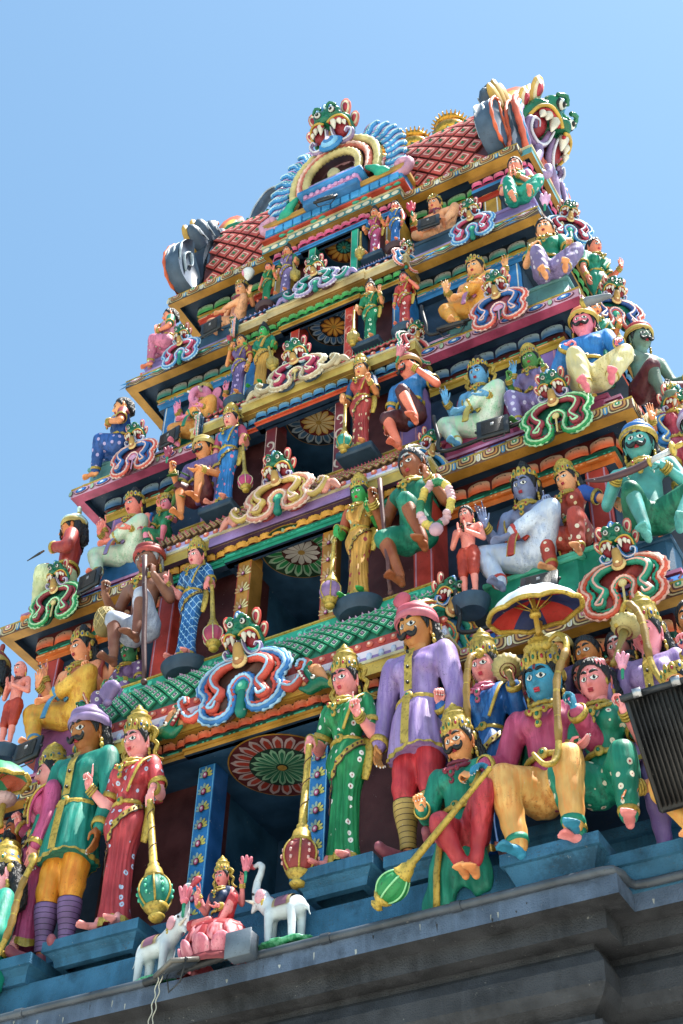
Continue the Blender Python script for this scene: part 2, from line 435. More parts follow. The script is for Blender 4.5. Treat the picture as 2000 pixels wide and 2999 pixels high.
tower=thing('temple_tower','tall tapering temple gateway tower of painted storeys under a red tiled barrel roof','temple tower')
YC=.72
def rect(w,y,s): return [(s-.1,y),(w,y),(w,2*YC-y),(-w,2*YC-y),(-w,y),(-s+.1,y)]
LV=[None,
 dict(w=5.45,y=-1.65,z=-3.41,s=2.66,c=1.12,ys=-1.93,yc=-1.97),
 dict(w=5.0,y=-1.33,z=0.,s=2.29,c=1.12,ys=-1.54,yc=-1.58),
 dict(w=4.43,y=-1.05,z=2.89,s=1.96,c=.97,ys=-1.27,yc=-1.35),
 dict(w=3.91,y=-.82,z=5.52,s=1.67,c=.915,ys=-.96,yc=-1.0),
 dict(w=3.55,y=-.5,z=8.0,s=1.40,c=.84,ys=-.66,yc=-.70)]
FL=[None,-6.10,-2.02,1.0,3.74,6.32,9.2]
PIL=[None,(-1.53,.67,.90,-3.56),(-1.31,.56,.78,-.22),(-1.04,.505,.70,2.67),(-.73,.43,.60,5.30),(-.5,.36,.50,7.63)]
ST=[None,
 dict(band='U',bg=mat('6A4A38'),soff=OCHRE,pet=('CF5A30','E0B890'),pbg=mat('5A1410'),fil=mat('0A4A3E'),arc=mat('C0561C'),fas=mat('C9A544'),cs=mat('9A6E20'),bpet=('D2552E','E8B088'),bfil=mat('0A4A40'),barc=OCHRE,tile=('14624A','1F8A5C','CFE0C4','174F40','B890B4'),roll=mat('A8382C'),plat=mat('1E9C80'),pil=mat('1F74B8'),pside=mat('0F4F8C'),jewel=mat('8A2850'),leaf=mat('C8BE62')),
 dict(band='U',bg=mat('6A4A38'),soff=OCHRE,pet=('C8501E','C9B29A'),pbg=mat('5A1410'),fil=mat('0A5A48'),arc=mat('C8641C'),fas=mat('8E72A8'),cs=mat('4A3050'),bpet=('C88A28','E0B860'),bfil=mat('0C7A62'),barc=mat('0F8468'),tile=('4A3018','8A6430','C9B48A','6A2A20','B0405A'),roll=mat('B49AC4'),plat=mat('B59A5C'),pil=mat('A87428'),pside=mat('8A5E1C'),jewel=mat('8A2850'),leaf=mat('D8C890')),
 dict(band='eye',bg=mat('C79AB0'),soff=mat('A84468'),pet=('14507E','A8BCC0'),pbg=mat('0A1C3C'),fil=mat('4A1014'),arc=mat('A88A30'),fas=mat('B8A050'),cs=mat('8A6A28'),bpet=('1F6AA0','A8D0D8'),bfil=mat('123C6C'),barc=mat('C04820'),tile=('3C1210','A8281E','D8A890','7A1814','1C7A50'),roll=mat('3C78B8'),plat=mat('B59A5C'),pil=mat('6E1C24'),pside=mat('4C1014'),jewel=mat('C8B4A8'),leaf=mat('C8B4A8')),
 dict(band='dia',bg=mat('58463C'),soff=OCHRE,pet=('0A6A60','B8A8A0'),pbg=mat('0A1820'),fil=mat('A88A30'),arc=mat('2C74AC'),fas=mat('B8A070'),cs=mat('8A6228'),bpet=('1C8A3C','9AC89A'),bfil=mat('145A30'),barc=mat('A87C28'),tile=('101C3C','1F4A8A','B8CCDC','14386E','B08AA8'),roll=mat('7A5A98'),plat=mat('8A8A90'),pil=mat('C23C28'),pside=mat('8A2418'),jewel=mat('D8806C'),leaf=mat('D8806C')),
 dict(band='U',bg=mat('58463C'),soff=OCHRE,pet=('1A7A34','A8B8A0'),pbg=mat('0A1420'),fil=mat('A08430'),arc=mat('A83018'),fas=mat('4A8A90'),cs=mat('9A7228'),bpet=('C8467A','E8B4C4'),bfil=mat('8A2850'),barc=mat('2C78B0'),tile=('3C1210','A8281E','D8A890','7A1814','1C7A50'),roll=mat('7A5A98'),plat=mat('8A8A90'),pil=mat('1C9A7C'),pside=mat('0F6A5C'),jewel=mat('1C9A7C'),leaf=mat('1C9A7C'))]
def front(s,y,back=1.2): return [(-s,y+back),(-s,y),(s,y),(s,y+back)]
for k in range(1,6):
    l=LV[k];st=ST[k];z=l['z'];h=.2;path=rect(l['w'],l['y'],l['s'])
    # main eave running round the storey
    mb=MB();sweep(mb,path,[(.62,z+h+.02),(0.,z+h),(-.012,z+h),(-.012,z+h-.025),(0,z+h-.03),(0.,z),(.16,z),(.16,z+.13),(.41,z+.13)],[mat('7E7A70'),CREAM,GOLD,GOLD,st['bg'],st['soff'],NAVY,NAVY],False)
    band(mb,path,False,z+.012,h-.045,st['band'],skip=l['s']-.1);mb.build('eave_slab',tower,False)
    mb=MB();sweep(mb,path,[(.40,z+.15),(.40,z-.12),(.44,z-.125),(.44,z-.19),(.42,z-.195),(.42,z-.26),(.45,z-.27),(.45,z-.36),(.56,z-.36)],[st['pbg'],st['fil'],st['fil'],st['arc'],st['arc'],st['arc'],st['arc'],NAVY],False)
    petals(mb,path,False,.40,z+.07,z-.13,.34,mat(st['pet'][0],'grad',st['pet'][1]));dashes(mb,path,False,.44,z-.155,.022,mat('3FA890'));dashes(mb,path,False,.42,z-.225,.02,mat('E8A878'))
    mb.build('petal_moulding',tower,True,sharp=40)
    # projecting bay eaves: wide bay and the door bay in front of it
    for nm,s,y in(('side_bay_eave',l['s'],l['ys']),('door_bay_eave',l['c'],l['yc'])):
        back=LV[k]['y']-y+.35;pth=front(s,y,back);mb=MB();dc=nm[0]=='d'
        fas=st['fas'] if dc or k!=2 else mat('B59A44')
        sweep(mb,pth,[(.12,z+.22),(-.02,z+.21),(-.02,z+.17),(0.,z+.165),(0,z+.0),(.09,z+.01),(.09,z+.09),(.16,z+.09),(.16,z-.075),(.175,z-.08),(.175,z-.13),(.15,z-.135),(.15,z-.17),(.17,z-.175),(.17,z-.225),(.27,z-.225)],
              [CREAM,CREAM,CREAM,fas,st['cs'],NAVY,NAVY,st['pbg'],st['bfil'],st['bfil'],st['barc'],st['barc'],st['barc'],st['barc'],NAVY])
        petals(mb,pth,False,.16,z+.07,z-.075,.2 if k<4 else .17,mat(st['bpet'][0],'grad',st['bpet'][1]),.2);dashes(mb,pth,False,.175,z-.107,.022,mat('3FB89A'))
        if k==5: band(mb,pth,False,z+.0,.16,'dots')
        mb.build(nm,tower,True,sharp=40)
    # curved tiled roof over the bay up to the platform of the next storey
    if k<5:
        F2=FL[k+1];zt=F2-.20;z0=z+.22;ins=.34;s=l['s'];ys=l['yc'];back=l['y']-ys+.9
        for s,ys in((l['s'],l['ys']),):
            pth=front(s,ys,back)
            def prof(v):
                a=(1-v)**2;b=2*v*(1-v);c=v*v
                return (a*.06+b*.06+c*ins, a*z0+b*(z0+(zt-z0)*.8)+c*zt)
            vs=[0,.07,.14,.26]+list(np.linspace(.34,1,8));pr=[prof(v) for v in vs]
            tl=[mat(q) for q in st['tile']]
            mb=MB();sweep(mb,pth,pr,[LILAC,mat('D8C8D0'),st['roll']]+[tl[0]]*(len(pr)-4),False)
            for a,e,L in segs(pth,False,0):
                nrm=np.array([-e[1],e[0]])
                lo=a-0*e
                def S_(u,v,a=a,e=e,L=L,nrm=nrm):
                    i,zz=prof(.26+.70*v);i2,z2=prof(.26+.70*v+.01)
                    edge0=i if e[0]>.5 or e[1]>.5 else 0
                    q=a+e*(i+u*(L-2*i) if e[0]>.5 else (i+u*(L-i) if e[1]>.5 else u*(L-i)))+nrm*i
                    tz=np.array([nrm[0]*(i2-i),nrm[1]*(i2-i),z2-zz]);n=np.cross(np.array([e[0],e[1],0]),tz);n/=np.linalg.norm(n)
                    return np.array([q[0],q[1],zz]),n
                nv=4 if k<3 else 3;nu=max(2,round(L/(.70*(zt-z0)/nv*1.15)))
                tiles(mb,S_,nu,nv,tl[:4],tl[4],None,.8)
                # little scroll rosettes along the roll and beads on the ridge
                n=max(2,round(L/.16))
                for i in range(n):
                    u=(i+.5)/n*L
                    if e[0]<.5: continue
                    ii,zz=prof(.2);mb.add(*ell((a[0]+e[0]*u+nrm[0]*(ii-.01),a[1]+nrm[1]*(ii-.01),zz),(.05,.022,.045),8,5),mat('C8604C'));mb.add(*ell((a[0]+e[0]*u,a[1]+nrm[1]*(ii-.03),zz),(.022,.012,.022),6,4),mat('E8C0A8'))
                    if i%2: ii,zz=prof(.985);mb.add(*ell((a[0]+e[0]*u,a[1]+ii-.01,zz),(.05,.03,.028),8,5),tl[4])
                    if i%1==0: ii,zz=prof(.07);mb.add(*ell((a[0]+e[0]*u,a[1]+ii-.01,zz-.01),(.04,.025,.06),8,5),mat('B8C4DC') if k<3 else LBLUE)
            mb.build('tiled_canopy',tower,True,sharp=40)
            mb=MB();q=[(ins-.04,zt-.01),(ins-.04,zt+.02),(ins,zt+.03),(ins,F2-.03),(ins-.02,F2-.02),(ins-.02,F2),(1.0,F2)]
            sweep(mb,pth,q,[GOLD,GOLD,st['plat'],GOLD,GOLD,mat('7E7A70')],False)
            if k==1: band(mb,off_path(pth,ins,False),False,zt+.04,F2-.03-zt-.05,'oval')
            mb.build('statue_platform',tower,False)
    # walls, niches and the open doorway of the storey
    py,xi,xo,zp=PIL[k];zp=l['z']-.232;F=FL[k]-.02;yw=l['y']+.56;wx=l['w']-.56;zt=l['z']+.1
    if k==1: F=-7.3
    mb=MB()
    for sx in(-1,1):
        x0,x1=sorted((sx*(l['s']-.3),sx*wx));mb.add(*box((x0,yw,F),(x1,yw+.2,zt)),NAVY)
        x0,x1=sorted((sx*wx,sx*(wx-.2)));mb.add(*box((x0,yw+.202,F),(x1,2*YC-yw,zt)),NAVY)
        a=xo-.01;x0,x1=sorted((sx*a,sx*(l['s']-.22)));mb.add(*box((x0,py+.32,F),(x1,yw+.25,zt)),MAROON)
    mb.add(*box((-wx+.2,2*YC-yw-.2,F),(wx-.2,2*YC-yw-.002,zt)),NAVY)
    mb.build('wall',tower,False)
    mb=MB();x=l['s']-.5;zc=zp-.004+(.20 if k>1 else 0)
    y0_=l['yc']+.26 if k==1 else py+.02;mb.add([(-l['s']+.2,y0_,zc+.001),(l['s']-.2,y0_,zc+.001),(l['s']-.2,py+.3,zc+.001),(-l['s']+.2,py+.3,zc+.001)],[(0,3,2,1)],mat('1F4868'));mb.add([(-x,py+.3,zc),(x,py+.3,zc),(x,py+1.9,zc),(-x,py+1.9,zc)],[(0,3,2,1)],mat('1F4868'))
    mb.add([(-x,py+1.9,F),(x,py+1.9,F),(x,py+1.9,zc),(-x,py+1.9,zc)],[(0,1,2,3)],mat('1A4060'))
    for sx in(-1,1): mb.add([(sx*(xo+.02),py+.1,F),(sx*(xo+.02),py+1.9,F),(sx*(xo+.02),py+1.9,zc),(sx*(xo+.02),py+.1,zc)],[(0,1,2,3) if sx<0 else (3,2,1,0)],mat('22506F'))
    mb.build('doorway_recess',tower,False)
    r=xi*.98
    RG=[[(.45,1.,22,mat('B8A0A0'),mat('5A1418'),mat('A03424')),(.12,.62,18,mat('8AB894'),mat('0C3428'),mat('1E6A4C'))],
        [(.3,1.,20,mat('A8C8A8'),mat('0A3A20'),mat('1E8A4C')),(.05,.5,12,mat('D8D0C8'),mat('4A1410'),mat('D8D0C8'))],
        [(.4,1.,18,mat('A8B4BC'),mat('0A1C30'),mat('3C6488')),(.05,.58,12,mat('D8B060'),mat('6A1410'),mat('D8C090'))],
        [(.4,1.,18,mat('A8B8C8'),mat('0A0E14'),mat('3C6CA0')),(.05,.55,10,mat('C87828'),mat('1A1A20'),mat('E0A848'))],
        [(.3,1.,16,mat('D8862C'),mat('5A1A10'),mat('E0A850')),(.05,.42,10,mat('1E7A70'),mat('0A1A20'),mat('4AA898'))]][k-1]
    mb=MB();rosette(mb,(0.02,py+.34 if k>1 else py+.42,zc-.004),r*(.98 if k==1 else 1.0),RG);mb.build('ceiling_rosette',tower,False)
    for sx in(-1,1):
        mb=MB();x0,x1=sorted((sx*xi,sx*xo));zb=FL[k]-.05 if k>1 else -6.
        mb.add(*bbox((x0,py,zb),(x1,py+.28,zp-.004+(.20 if k>1 else 0)-.006),.008),st['pil'])
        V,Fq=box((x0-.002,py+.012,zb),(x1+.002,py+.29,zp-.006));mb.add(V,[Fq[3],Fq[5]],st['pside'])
        xc=(x0+x1)/2;w=x1-x0
        a=np.array([x0,py]);e=np.array([1.,0])
        edge=mat('A83C30') if k==2 else (mat('6FB4DC') if k==1 else mat('C8A8A0'))
        for xx in(.04,.96): place(mb,a,e,w*xx,(zb+zp)/2,rr(.05*w,(zp-zb)*.98,.004,2),.003,edge)
        pitch=.235 if k==1 else .3;n=int((zp-zb)/pitch)
        for i in range(n):
            zz=zb+(i+.5)*pitch
            if k<=2:
                for j,t in enumerate((-1.5,1.5,-1.0,1.0,-.5,.5,0)):
                    L=pitch*(.56-.10*abs(t));ww=w*.075;ax=np.array([sin(t),cos(t)]);sd=np.array([cos(t),-sin(t)]);o=np.array([0,-.045])
                    q=[o+ax*L*f+sd*ww*g for f,g in((.15,-.3),(.6,-1),(.85,-.9),(1.,0),(.85,.9),(.6,1),(.15,.3))]
                    place(mb,a,e,w/2,zz,[tuple(v) for v in q],.005+.0022*j,st['leaf'] if j%2 else mat('8FA8A0' if k==1 else 'B89060'))
                for rx,rz,m,d in((.17,.050,BLACK,.024),(.145,.042,st['jewel'],.028),(.10,.03,mat('C878A0'),.032),(.05,.015,WHITE,.036)): place(mb,a,e,w/2,zz,circ(rx*w*(.8 if k==2 else 1),rz*(.8 if k==2 else 1),12,0,-.04),d,m)
            elif k<5:
                c=catmull([(0,0,-.13),(.3,0,-.08),(.28,0,.02),(-.1,0,.06),(-.25,0,-.0),(-.05,0,-.03)],4)*np.array([w,1,1])
                if i%2: c[:,0]*=-1
                mb.add(*tube(c+np.array([xc,py-.004,zz]),[.012,.02,.016,.006],5,flat=.4),st['leaf'])
        mb.build('door_pillar',tower,True,sharp=30)
        # flat pilasters of the side bays and of the outer wall
        mb=MB();col=[mat('B23020'),mat('B8382A'),mat('8468A8'),mat('2C78B8'),mat('B0842C')][k-1];edge=mat('C088A0') if k<4 else WHITE
        if k>1:
            xs=sorted((sx*(l['s']-.42),sx*(l['s']-.14)));yy=py+.1
            for X0,X1,y_ in((xs[0],xs[1],yy),(*sorted((sx*(wx-.02),sx*(wx-.30))),yw-.1)):
                mb=MB()
                mb.add(*box((X0,y_,FL[k]-.1),(X1,y_+.16+(.1 if y_!=yy else .3),l['z']-.2)),col)
                for f in(.08,.86): place(mb,np.array([X0,y_]),np.array([1.,0]),f*(X1-X0)+.01,(FL[k]+l['z']-.3)/2,rr(.022,(l['z']-.2-FL[k]),.002,2),.003,edge)
                mb.build('pilaster',tower,False)
# painted plinth strips under the seated gods
PL=[(mat('1E6AB8'),mat('C87A9C'),mat('D8C890'),mat('6A1C30')),(mat('2A7AC4'),mat('C080A4'),mat('D8CCA0'),mat('701C38')),(mat('4A9ACC'),mat('D8A8C0'),mat('7A6A58'),mat('1C8A68')),(mat('7A68A0'),mat('A890C0'),mat('1E8A70'),mat('9A8AB8'))]
for k in range(1,5):
    l=LV[k];z=l['z']+.2;p=PL[k-1];path=rect(l['w'],l['y'],l['s']);mb=MB();hh=.26
    pr=[(.04,z+.01),(.05,z+.06),(.12,z+.12),(.20,z+hh),(.17,z+hh+.01),(.17,z+hh+.06),(.7,z+hh+.06)]
    sweep(mb,path,pr,[mat('1E8A68'),p[0],p[0],p[3],p[1],mat('7E7A70')],False)
    for a,e,L in segs(path,False,.085):
        n=round(L/.42)
        for i in range(n):
            m=p[i%3];u=(i+.5)*L/n
            place(mb,a,e,u,z+.03,[(-.15,0),(-.06,-.01),(.06,-.01),(.15,0),(.1,.12),(.13,.2),(-.13,.2),(-.1,.12)],.012,p[3],.5);place(mb,a,e,u,z+.03,[(-.12,0.02),(.12,0.02),(.07,.11),(.10,.18),(-.10,.18),(-.07,.11)],.022,m,.5)
            place(mb,a,e,u,z+.06,circ(.04,.035,8,0,.03),.034,WHITE if i%2 else p[1],.5)
    mb.build('god_plinth',tower,False)
# ---------------- barrel roof ----------------
z5=LV[5]['z']+.2
def barrel(u,v,x0=-2.95,x1=2.95,ry=1.02,rz=2.75,zc=None):
    t=pi*(1-v);zc=z5+.02
    y=YC-ry*cos(pi-t)*1. ; 
    q=np.interp(v,_bs,_bv);a=pi*q;y=YC-ry*cos(a)*(1+.10*sin(a));zz=zc+rz*sin(a)**.8
    return np.array([x0+(x1-x0)*u,y,zz])
_bv=np.linspace(0,1,400);_ba=pi*_bv;_bp=np.stack([1.02*np.cos(_ba)*(1+.1*np.sin(_ba)),2.75*np.clip(np.sin(_ba),0,1)**.8],1);_bs=np.concatenate([[0],np.cumsum(np.linalg.norm(np.diff(_bp,axis=0),axis=1))]);_bs/=_bs[-1]
def barrelN(u,v):
    v=min(max(v,.02),.98);p=barrel(u,v);a=barrel(u,v+.01)-barrel(u,v-.01);n=np.cross([1,0,0],a);n/=np.linalg.norm(n);return p,n
mb=MB();V=[barrel(u,v) for v in np.linspace(0,1,25) for u in (0,1)];mb.add(V,grid(2,25),mat('4A1210'));tl=[mat(q) for q in('5A1C16','B84434','E0B4A0','A83828','1C7A50')]
tiles(mb,lambda u,v:barrelN(u,.005+v*.99),13,13,tl[:4],tl[4],None,1.)
n=26
for i in range(n): 
    x=-2.8+5.6*i/(n-1);zt=barrel(.5,.5)[2]
    mb.add(*ell((x,YC,zt+.06),(.08,.12,.10),8,6),mat('2A8A78'));mb.add(*ell((x,YC-.1,zt+.03),(.04,.05,.05),6,5),mat('7FB8C8'))
mb.build('barrel_roof',tower,True,sharp=30)
# ---------------- base: grey ledge, blue plinth, dark mouldings down to the street ----------------
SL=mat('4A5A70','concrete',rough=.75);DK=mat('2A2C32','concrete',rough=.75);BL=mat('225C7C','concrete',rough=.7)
xs=4.55;w0=7.2
def base_path(d=0.): return [(-w0,3.2),(-w0,-2.32-d),(-xs,-2.32-d),(-xs,-2.7-d),(xs,-2.7-d),(xs,-2.32-d),(w0,-2.32-d),(w0,3.2)]
z0=-7.28;mb=MB()
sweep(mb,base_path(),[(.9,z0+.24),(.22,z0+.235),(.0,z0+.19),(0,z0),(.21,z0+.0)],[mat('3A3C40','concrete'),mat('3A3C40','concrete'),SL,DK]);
WS=mat('9A9C98',rough=.9)
for a,e,L in segs(base_path(),False,0):
    if e[0]<.5: continue
    for i in range(int(L*3.2)):
        u=rng.uniform(.1,L-.1);w=rng.uniform(.004,.012);h=rng.uniform(.015,.09);zz=rng.uniform(.03,.17)
        q=[(rng.normal()*.003-w,0),(w,rng.normal()*.004),(w*.8+rng.normal()*.003,-h*.5),(w*.2,-h),(-w*.5,-h*.7)];q=[(x,max(z_,-zz+.005)) for x,z_ in q];place(mb,a,e,u,z0+zz,q,.002,WS if i%3 else mat('24262A',rough=.9))
mb.build('ledge_slab',tower,False)
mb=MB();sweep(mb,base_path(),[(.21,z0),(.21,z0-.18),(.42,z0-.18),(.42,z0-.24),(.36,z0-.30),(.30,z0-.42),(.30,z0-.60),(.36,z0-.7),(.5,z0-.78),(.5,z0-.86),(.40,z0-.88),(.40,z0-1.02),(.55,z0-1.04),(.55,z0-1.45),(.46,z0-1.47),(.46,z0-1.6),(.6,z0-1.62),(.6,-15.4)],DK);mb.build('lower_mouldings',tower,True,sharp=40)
mb=MB();sweep(mb,base_path(),[(.21,z0+.22),(.26,z0+.72),(.62,z0+.78),(.62,z0+1.1),(.58,z0+1.12),(.58,z0+1.24),(.66,z0+1.26),(.95,z0+1.27),(.95,z0+1.34),(1.6,z0+1.36)],BL)
# stepped statue pedestals moulded onto the plinth
def pedestal(x0,x1,y0,zt,hh=.27,yb=-1.7):
    pth=[(x0,yb),(x0,y0),(x1,y0),(x1,yb)];sweep(mb,pth,[(.4,zt),(0,zt),(0,zt-.12),(.03,zt-.13),(.10,zt-hh+.08),(.12,zt-hh),(.2,zt-hh)],BL)
pedestal(1.12,2.06,-2.56,-6.14);pedestal(-2.0,-.74,-2.52,-6.16);pedestal(2.15,3.0,-2.5,-6.2);pedestal(-2.9,-2.05,-2.62,-6.3)
pedestal(3.45,4.42,-2.68,-6.62,.36);pedestal(4.3,5.6,-2.44,-6.75,.36)
mb.build('plinth',tower,True,sharp=30)
# ---------------- painted stucco figures ----------------
def hsurf(az,el,off=0.):
    az=np.asarray(az,float);el=np.asarray(el,float);g=lambda x,s:np.exp(-(x/s)**2)
    t=np.clip(-np.sin(el),0,1);kx=1-.30*t**1.6;A=np.abs(az)
    p=np.stack([.365*kx*np.sin(az)*np.cos(el),-(.44-.03*t)*np.cos(az)*np.cos(el)+np.where(A>pi/2,0,0),.5*np.sin(el)],-1)
    d=np.stack([np.sin(az)*np.cos(el),-np.cos(az)*np.cos(el),np.sin(el)],-1)
    fr=(A<1.4)
    nose=.13*g(az,.13)*np.clip((.30-el)/.48,0,1)*np.clip((el+.28)/.10,0,1)+.045*g(A-.15,.07)*g(el+.15,.08)
    add=nose-.035*g(A-.36,.17)*g(el-.08,.14)+.02*g(A-.34,.25)*g(el-.32,.09)+.04*g(az,.20)*g(el+.44,.09)-.012*g(az,.25)*g(el+.60,.06)+.035*g(az,.22)*g(el+.80,.15)+.02*g(A-.55,.25)*g(el+.28,.25)
    add=add*fr
    out=p+d*(off[...,None] if isinstance(off,np.ndarray) else off); out[...,1]-=add
    return out
def headmesh(mb,T,skin,pinch=0.):
    az=np.linspace(-pi,pi,73)[:-1]; az=np.sign(az)*np.abs(az/pi)**1.35*pi
    el=np.linspace(-pi/2+.03,pi/2-.03,44);A,E=np.meshgrid(az,el)
    V=hsurf(A,E).reshape(-1,3);F=grid(72,44,cu=True).tolist();F.append(list(range(72))[::-1]);F.append(list(range(43*72,44*72)))
    mb.add(xf(T,V),F,skin)
    for s in(-1,1):
        V,F=ell((0,0,0),(.035,.085,.13),8,7);mb.add(xf(T@T_((s*.375,.03,.0),(0,0,s*.5)),V),F,skin)
        V,F=ell((0,0,0),(.03,.05,.06),8,5);mb.add(xf(T@T_((s*.365,.01,-.15)),V),F,skin)
def hpatch(mb,T,az,el,off,m,fan=True):
    V=hsurf(np.array(az),np.array(el),off);c=hsurf(np.mean(az),np.mean(el),off)
    n=len(V);mb.add(xf(T,np.vstack([V,c])),[(i,(i+1)%n,n) for i in range(n)],m)
def hgrid(mb,T,A,E,off,m):
    V=hsurf(A,E,off).reshape(-1,3);mb.add(xf(T,V),grid(A.shape[1],A.shape[0]),m)
EYEW=mat('E8E4DC',rough=.25);IRIS=mat('1C100C',rough=.2);LINE=mat('08080A');LIP=mat('B0283A');PUP=mat('020202',rough=.1)
def face(par,T,sex,skin,opt):
    """eyes, brows, lips, moustache, forehead marks: each a painted relief part"""
    q=np.linspace(0,2*pi,17)[:-1]
    for s in(-1,1):
        mb=MB();c=s*.355
        def alm(w,h,o,m,dx=0,dz=0): hpatch(mb,T,c+dx+s*w*np.cos(q),.075+dz+h*np.sin(q)*np.abs(np.sin(q))**.25*(1-.25*np.cos(q)),o,m)
        alm(.285,.132,.006,LINE,dx=s*.02,dz=.010);alm(.240,.105,.014,EYEW)
        hpatch(mb,T,c-s*.01+.090*np.cos(q),.080+.085*np.sin(q),.022,IRIS);hpatch(mb,T,c-s*.01+.04*np.cos(q),.08+.035*np.sin(q),.026,PUP);hpatch(mb,T,c+.03+.014*np.cos(q),.11+.012*np.sin(q),.029,EYEW)
        t=np.linspace(-1,1,9);mb.add(*[xf(T,tube(hsurf(c+t*.24,.105+.105*(1-t*t),.015),.016,6)[0]),tube(hsurf(c+t*.24,.105+.105*(1-t*t),.015),.016,6)[1]],skin)
        mb.build('eye',par)
        mb=MB();t=np.linspace(0,1,9);b=hsurf(s*(.10+.58*t),.29+.13*np.sin(t*2.3)-.05*t+opt.get('brow',0)*t,.012)
        V,F=tube(b,[.018,.036,.034,.022,.005],6,flat=.6);mb.add(xf(T,V),F,LINE);mb.build('eyebrow',par)
    mb=MB();t=np.linspace(-1,1,11)
    for z,h,sg in((-.385,.035,1),(-.475,.04,-1)):
        w=.19;A=np.concatenate([t*w,t[::-1]*w]);top=z+h*(1-t*t)*(1-.35*np.exp(-(t/.18)**2)*(sg>0));bot=z-h*(1-t*t)*.9
        E=np.concatenate([top,bot[::-1]]);hpatch(mb,T,A,E,.028,LIP)
        V,F=tube(hsurf(t*w*.92,np.full(11,z)+.0*t,.018),.024*1.0,6);mb.add(xf(T,V*np.array([1,1,1])),F,LIP)
    mb.build('lips',par)
    if opt.get('mous'):
        k=opt['mous'];mb=MB()
        for s in(-1,1):
            pts=[hsurf(s*a,e,o) for a,e,o in((.02,-.27,.05),(.16,-.30,.075),(.34,-.36,.085),(.50,-.33,.09),(.60,-.22,.10),(.56,-.13,.10))]
            V,F=tube(catmull(pts,4),[.035,.055*k,.06*k,.05,.035,.02],8);mb.add(xf(T,V),F,LINE)
        mb.build('moustache',par)
    mb=MB()
    if opt.get('tilak'):
        for e in(.50,.57,.64): hgrid(mb,T,*np.meshgrid(np.linspace(-.45,.45,9),[e-.026,e+.026]),.008,mat('DCDAD2'))
    if opt.get('mark'):
        V,F=tube(hsurf(np.array([-.05,-.06,-.04,0,.04,.06,.05]),np.array([.58,.46,.38,.35,.38,.46,.58]),.012),.011,6);mb.add(xf(T,V),F,RED)
    else: hpatch(mb,T,.055*np.cos(q),.46+.05*np.sin(q),.016,RED)
    mb.build('forehead_mark',par)
    if opt.get('ear',1):
        for s in(-1,1):
            mb=MB()
            for dz,r in((-.24,.055),(-.34,.065),(-.42,.04)): V,F=ell((s*.40,.02,dz),(r*.7,r,r),8,6);mb.add(xf(T,V),F,GOLD)
            mb.build('earring',par)
def hairdo(par,T,kind,vox,col=None):
    H_=col or HAIR
    mb=MB();az=np.linspace(-pi,pi,49);hl=np.interp(np.abs(az),[0,.5,.9,1.15,1.35,1.6,2,pi],[.74,.66,.42,.10,-.25,.22,-.35,-.6])
    t=np.linspace(0,1,12);E=hl[None]+(pi/2-.02-hl[None])*t[:,None];A=np.repeat(az[None],12,0);off=.02+.06*np.sin(np.minimum(1,t*3)*pi/2)[:,None]+.012*np.sin(A*22+E*5)
    V=hsurf(A,E,off).reshape(-1,3);mb.add(xf(T,V),grid(49,12),H_)
    pr=[]
    if 'L' in kind:   # long curls falling on the shoulders
        for s in(-1,1):
            pr+=[cone((s*.30,.20,.15),(s*.40,.22,-.35),.17,.16),cone((s*.40,.22,-.35),(s*.42,.18,-.72),.16,.10)]
        pr+=[cone((0,.30,.2),(0,.34,-.55),.30,.24)]
    if 'S' in kind: pr+=[cone((0,.28,.15),(0,.34,-.28),.27,.2),cone((-.2,.22,.1),(-.22,.26,-.2),.18,.15),cone((.2,.22,.1),(.22,.26,-.2),.18,.15)]
    if 'B' in kind: pr+=[ell((0,.34,.32),(.24,.22,.24)),ell((0,.28,.1),(.28,.2,.25))]
    if 'T' in kind: pr+=[ell((0,.12,.60),(.25,.25,.20)),ell((0,.10,.78),(.15,.15,.14))]
    if pr:
        f=lambda W_:.02*np.sin(W_[:,0]*26+3*np.sin(W_[:,2]*9))*np.sin(W_[:,2]*22+W_[:,1]*15)
        V,F=remesh(pr,.045,3,f);mb.add(xf(T,V),F,H_)
    mb.build('hair',par)
GEM=[mat('0F6A4A',rough=.15),mat('A01830',rough=.15),mat('1C4FA0',rough=.15)]
def crown(par,T,kind='K',col=None):
    G=col or GOLD;mb=MB()
    q=T@T_((0,.06,.24),(-.10,0,0))
    if kind in'Kk':
        s=1. if kind=='K' else .55
        pr=[(.40,-.03),(.43,0),(.43,.08),(.395,.10),(.40,.14),(.375,.26*s+.05),(.34,.36*s+.05),(.37,.40*s+.05),(.30,.45*s+.05),(.24,.52*s+.05),(.26,.56*s+.05),(.17,.61*s+.05),(.10,.65*s+.05),(.11,.69*s+.05),(.05,.74*s+.05),(.0,.79*s+.05)]
        V,F=lathe(pr,24,ridge=(12,.018));mb.add(xf(q,V),F,G)
        if kind=='K':
            V,F=lathe([(.381,.17),(.386,.20),(.366,.27),(.356,.30)],24);mb.add(xf(q,V*np.array([1.02,1.02,1])),F,opt_band[0])
    if kind=='D':
        V,F=lathe([(.385,.02),(.42,.05),(.42,.14),(.39,.18)],24,ridge=(12,.01));mb.add(xf(q,V),F,G)
    for a in np.linspace(-1.25,1.25,7):
        h=.30-.10*abs(a);V,F=ell((0,0,0),(.085,.035,h*.55),8,6);mb.add(xf(q@T_((.42*sin(a),-.42*cos(a),.07+h*.3),(0,0,a)),V),F,G)
        V,F=ell((0,0,0),(.035,.03,.05),6,5);mb.add(xf(q@T_((.445*sin(a),-.455*cos(a),.08+h*.2),(0,0,a)),V),F,GEM[int(abs(a)*2.4)%3])
    for s in(-1,1):
        V,F=ell((0,0,0),(.05,.11,.12),8,6);mb.add(xf(T@T_((s*.42,.12,.08)),V),F,G)
    mb.build('crown',par)
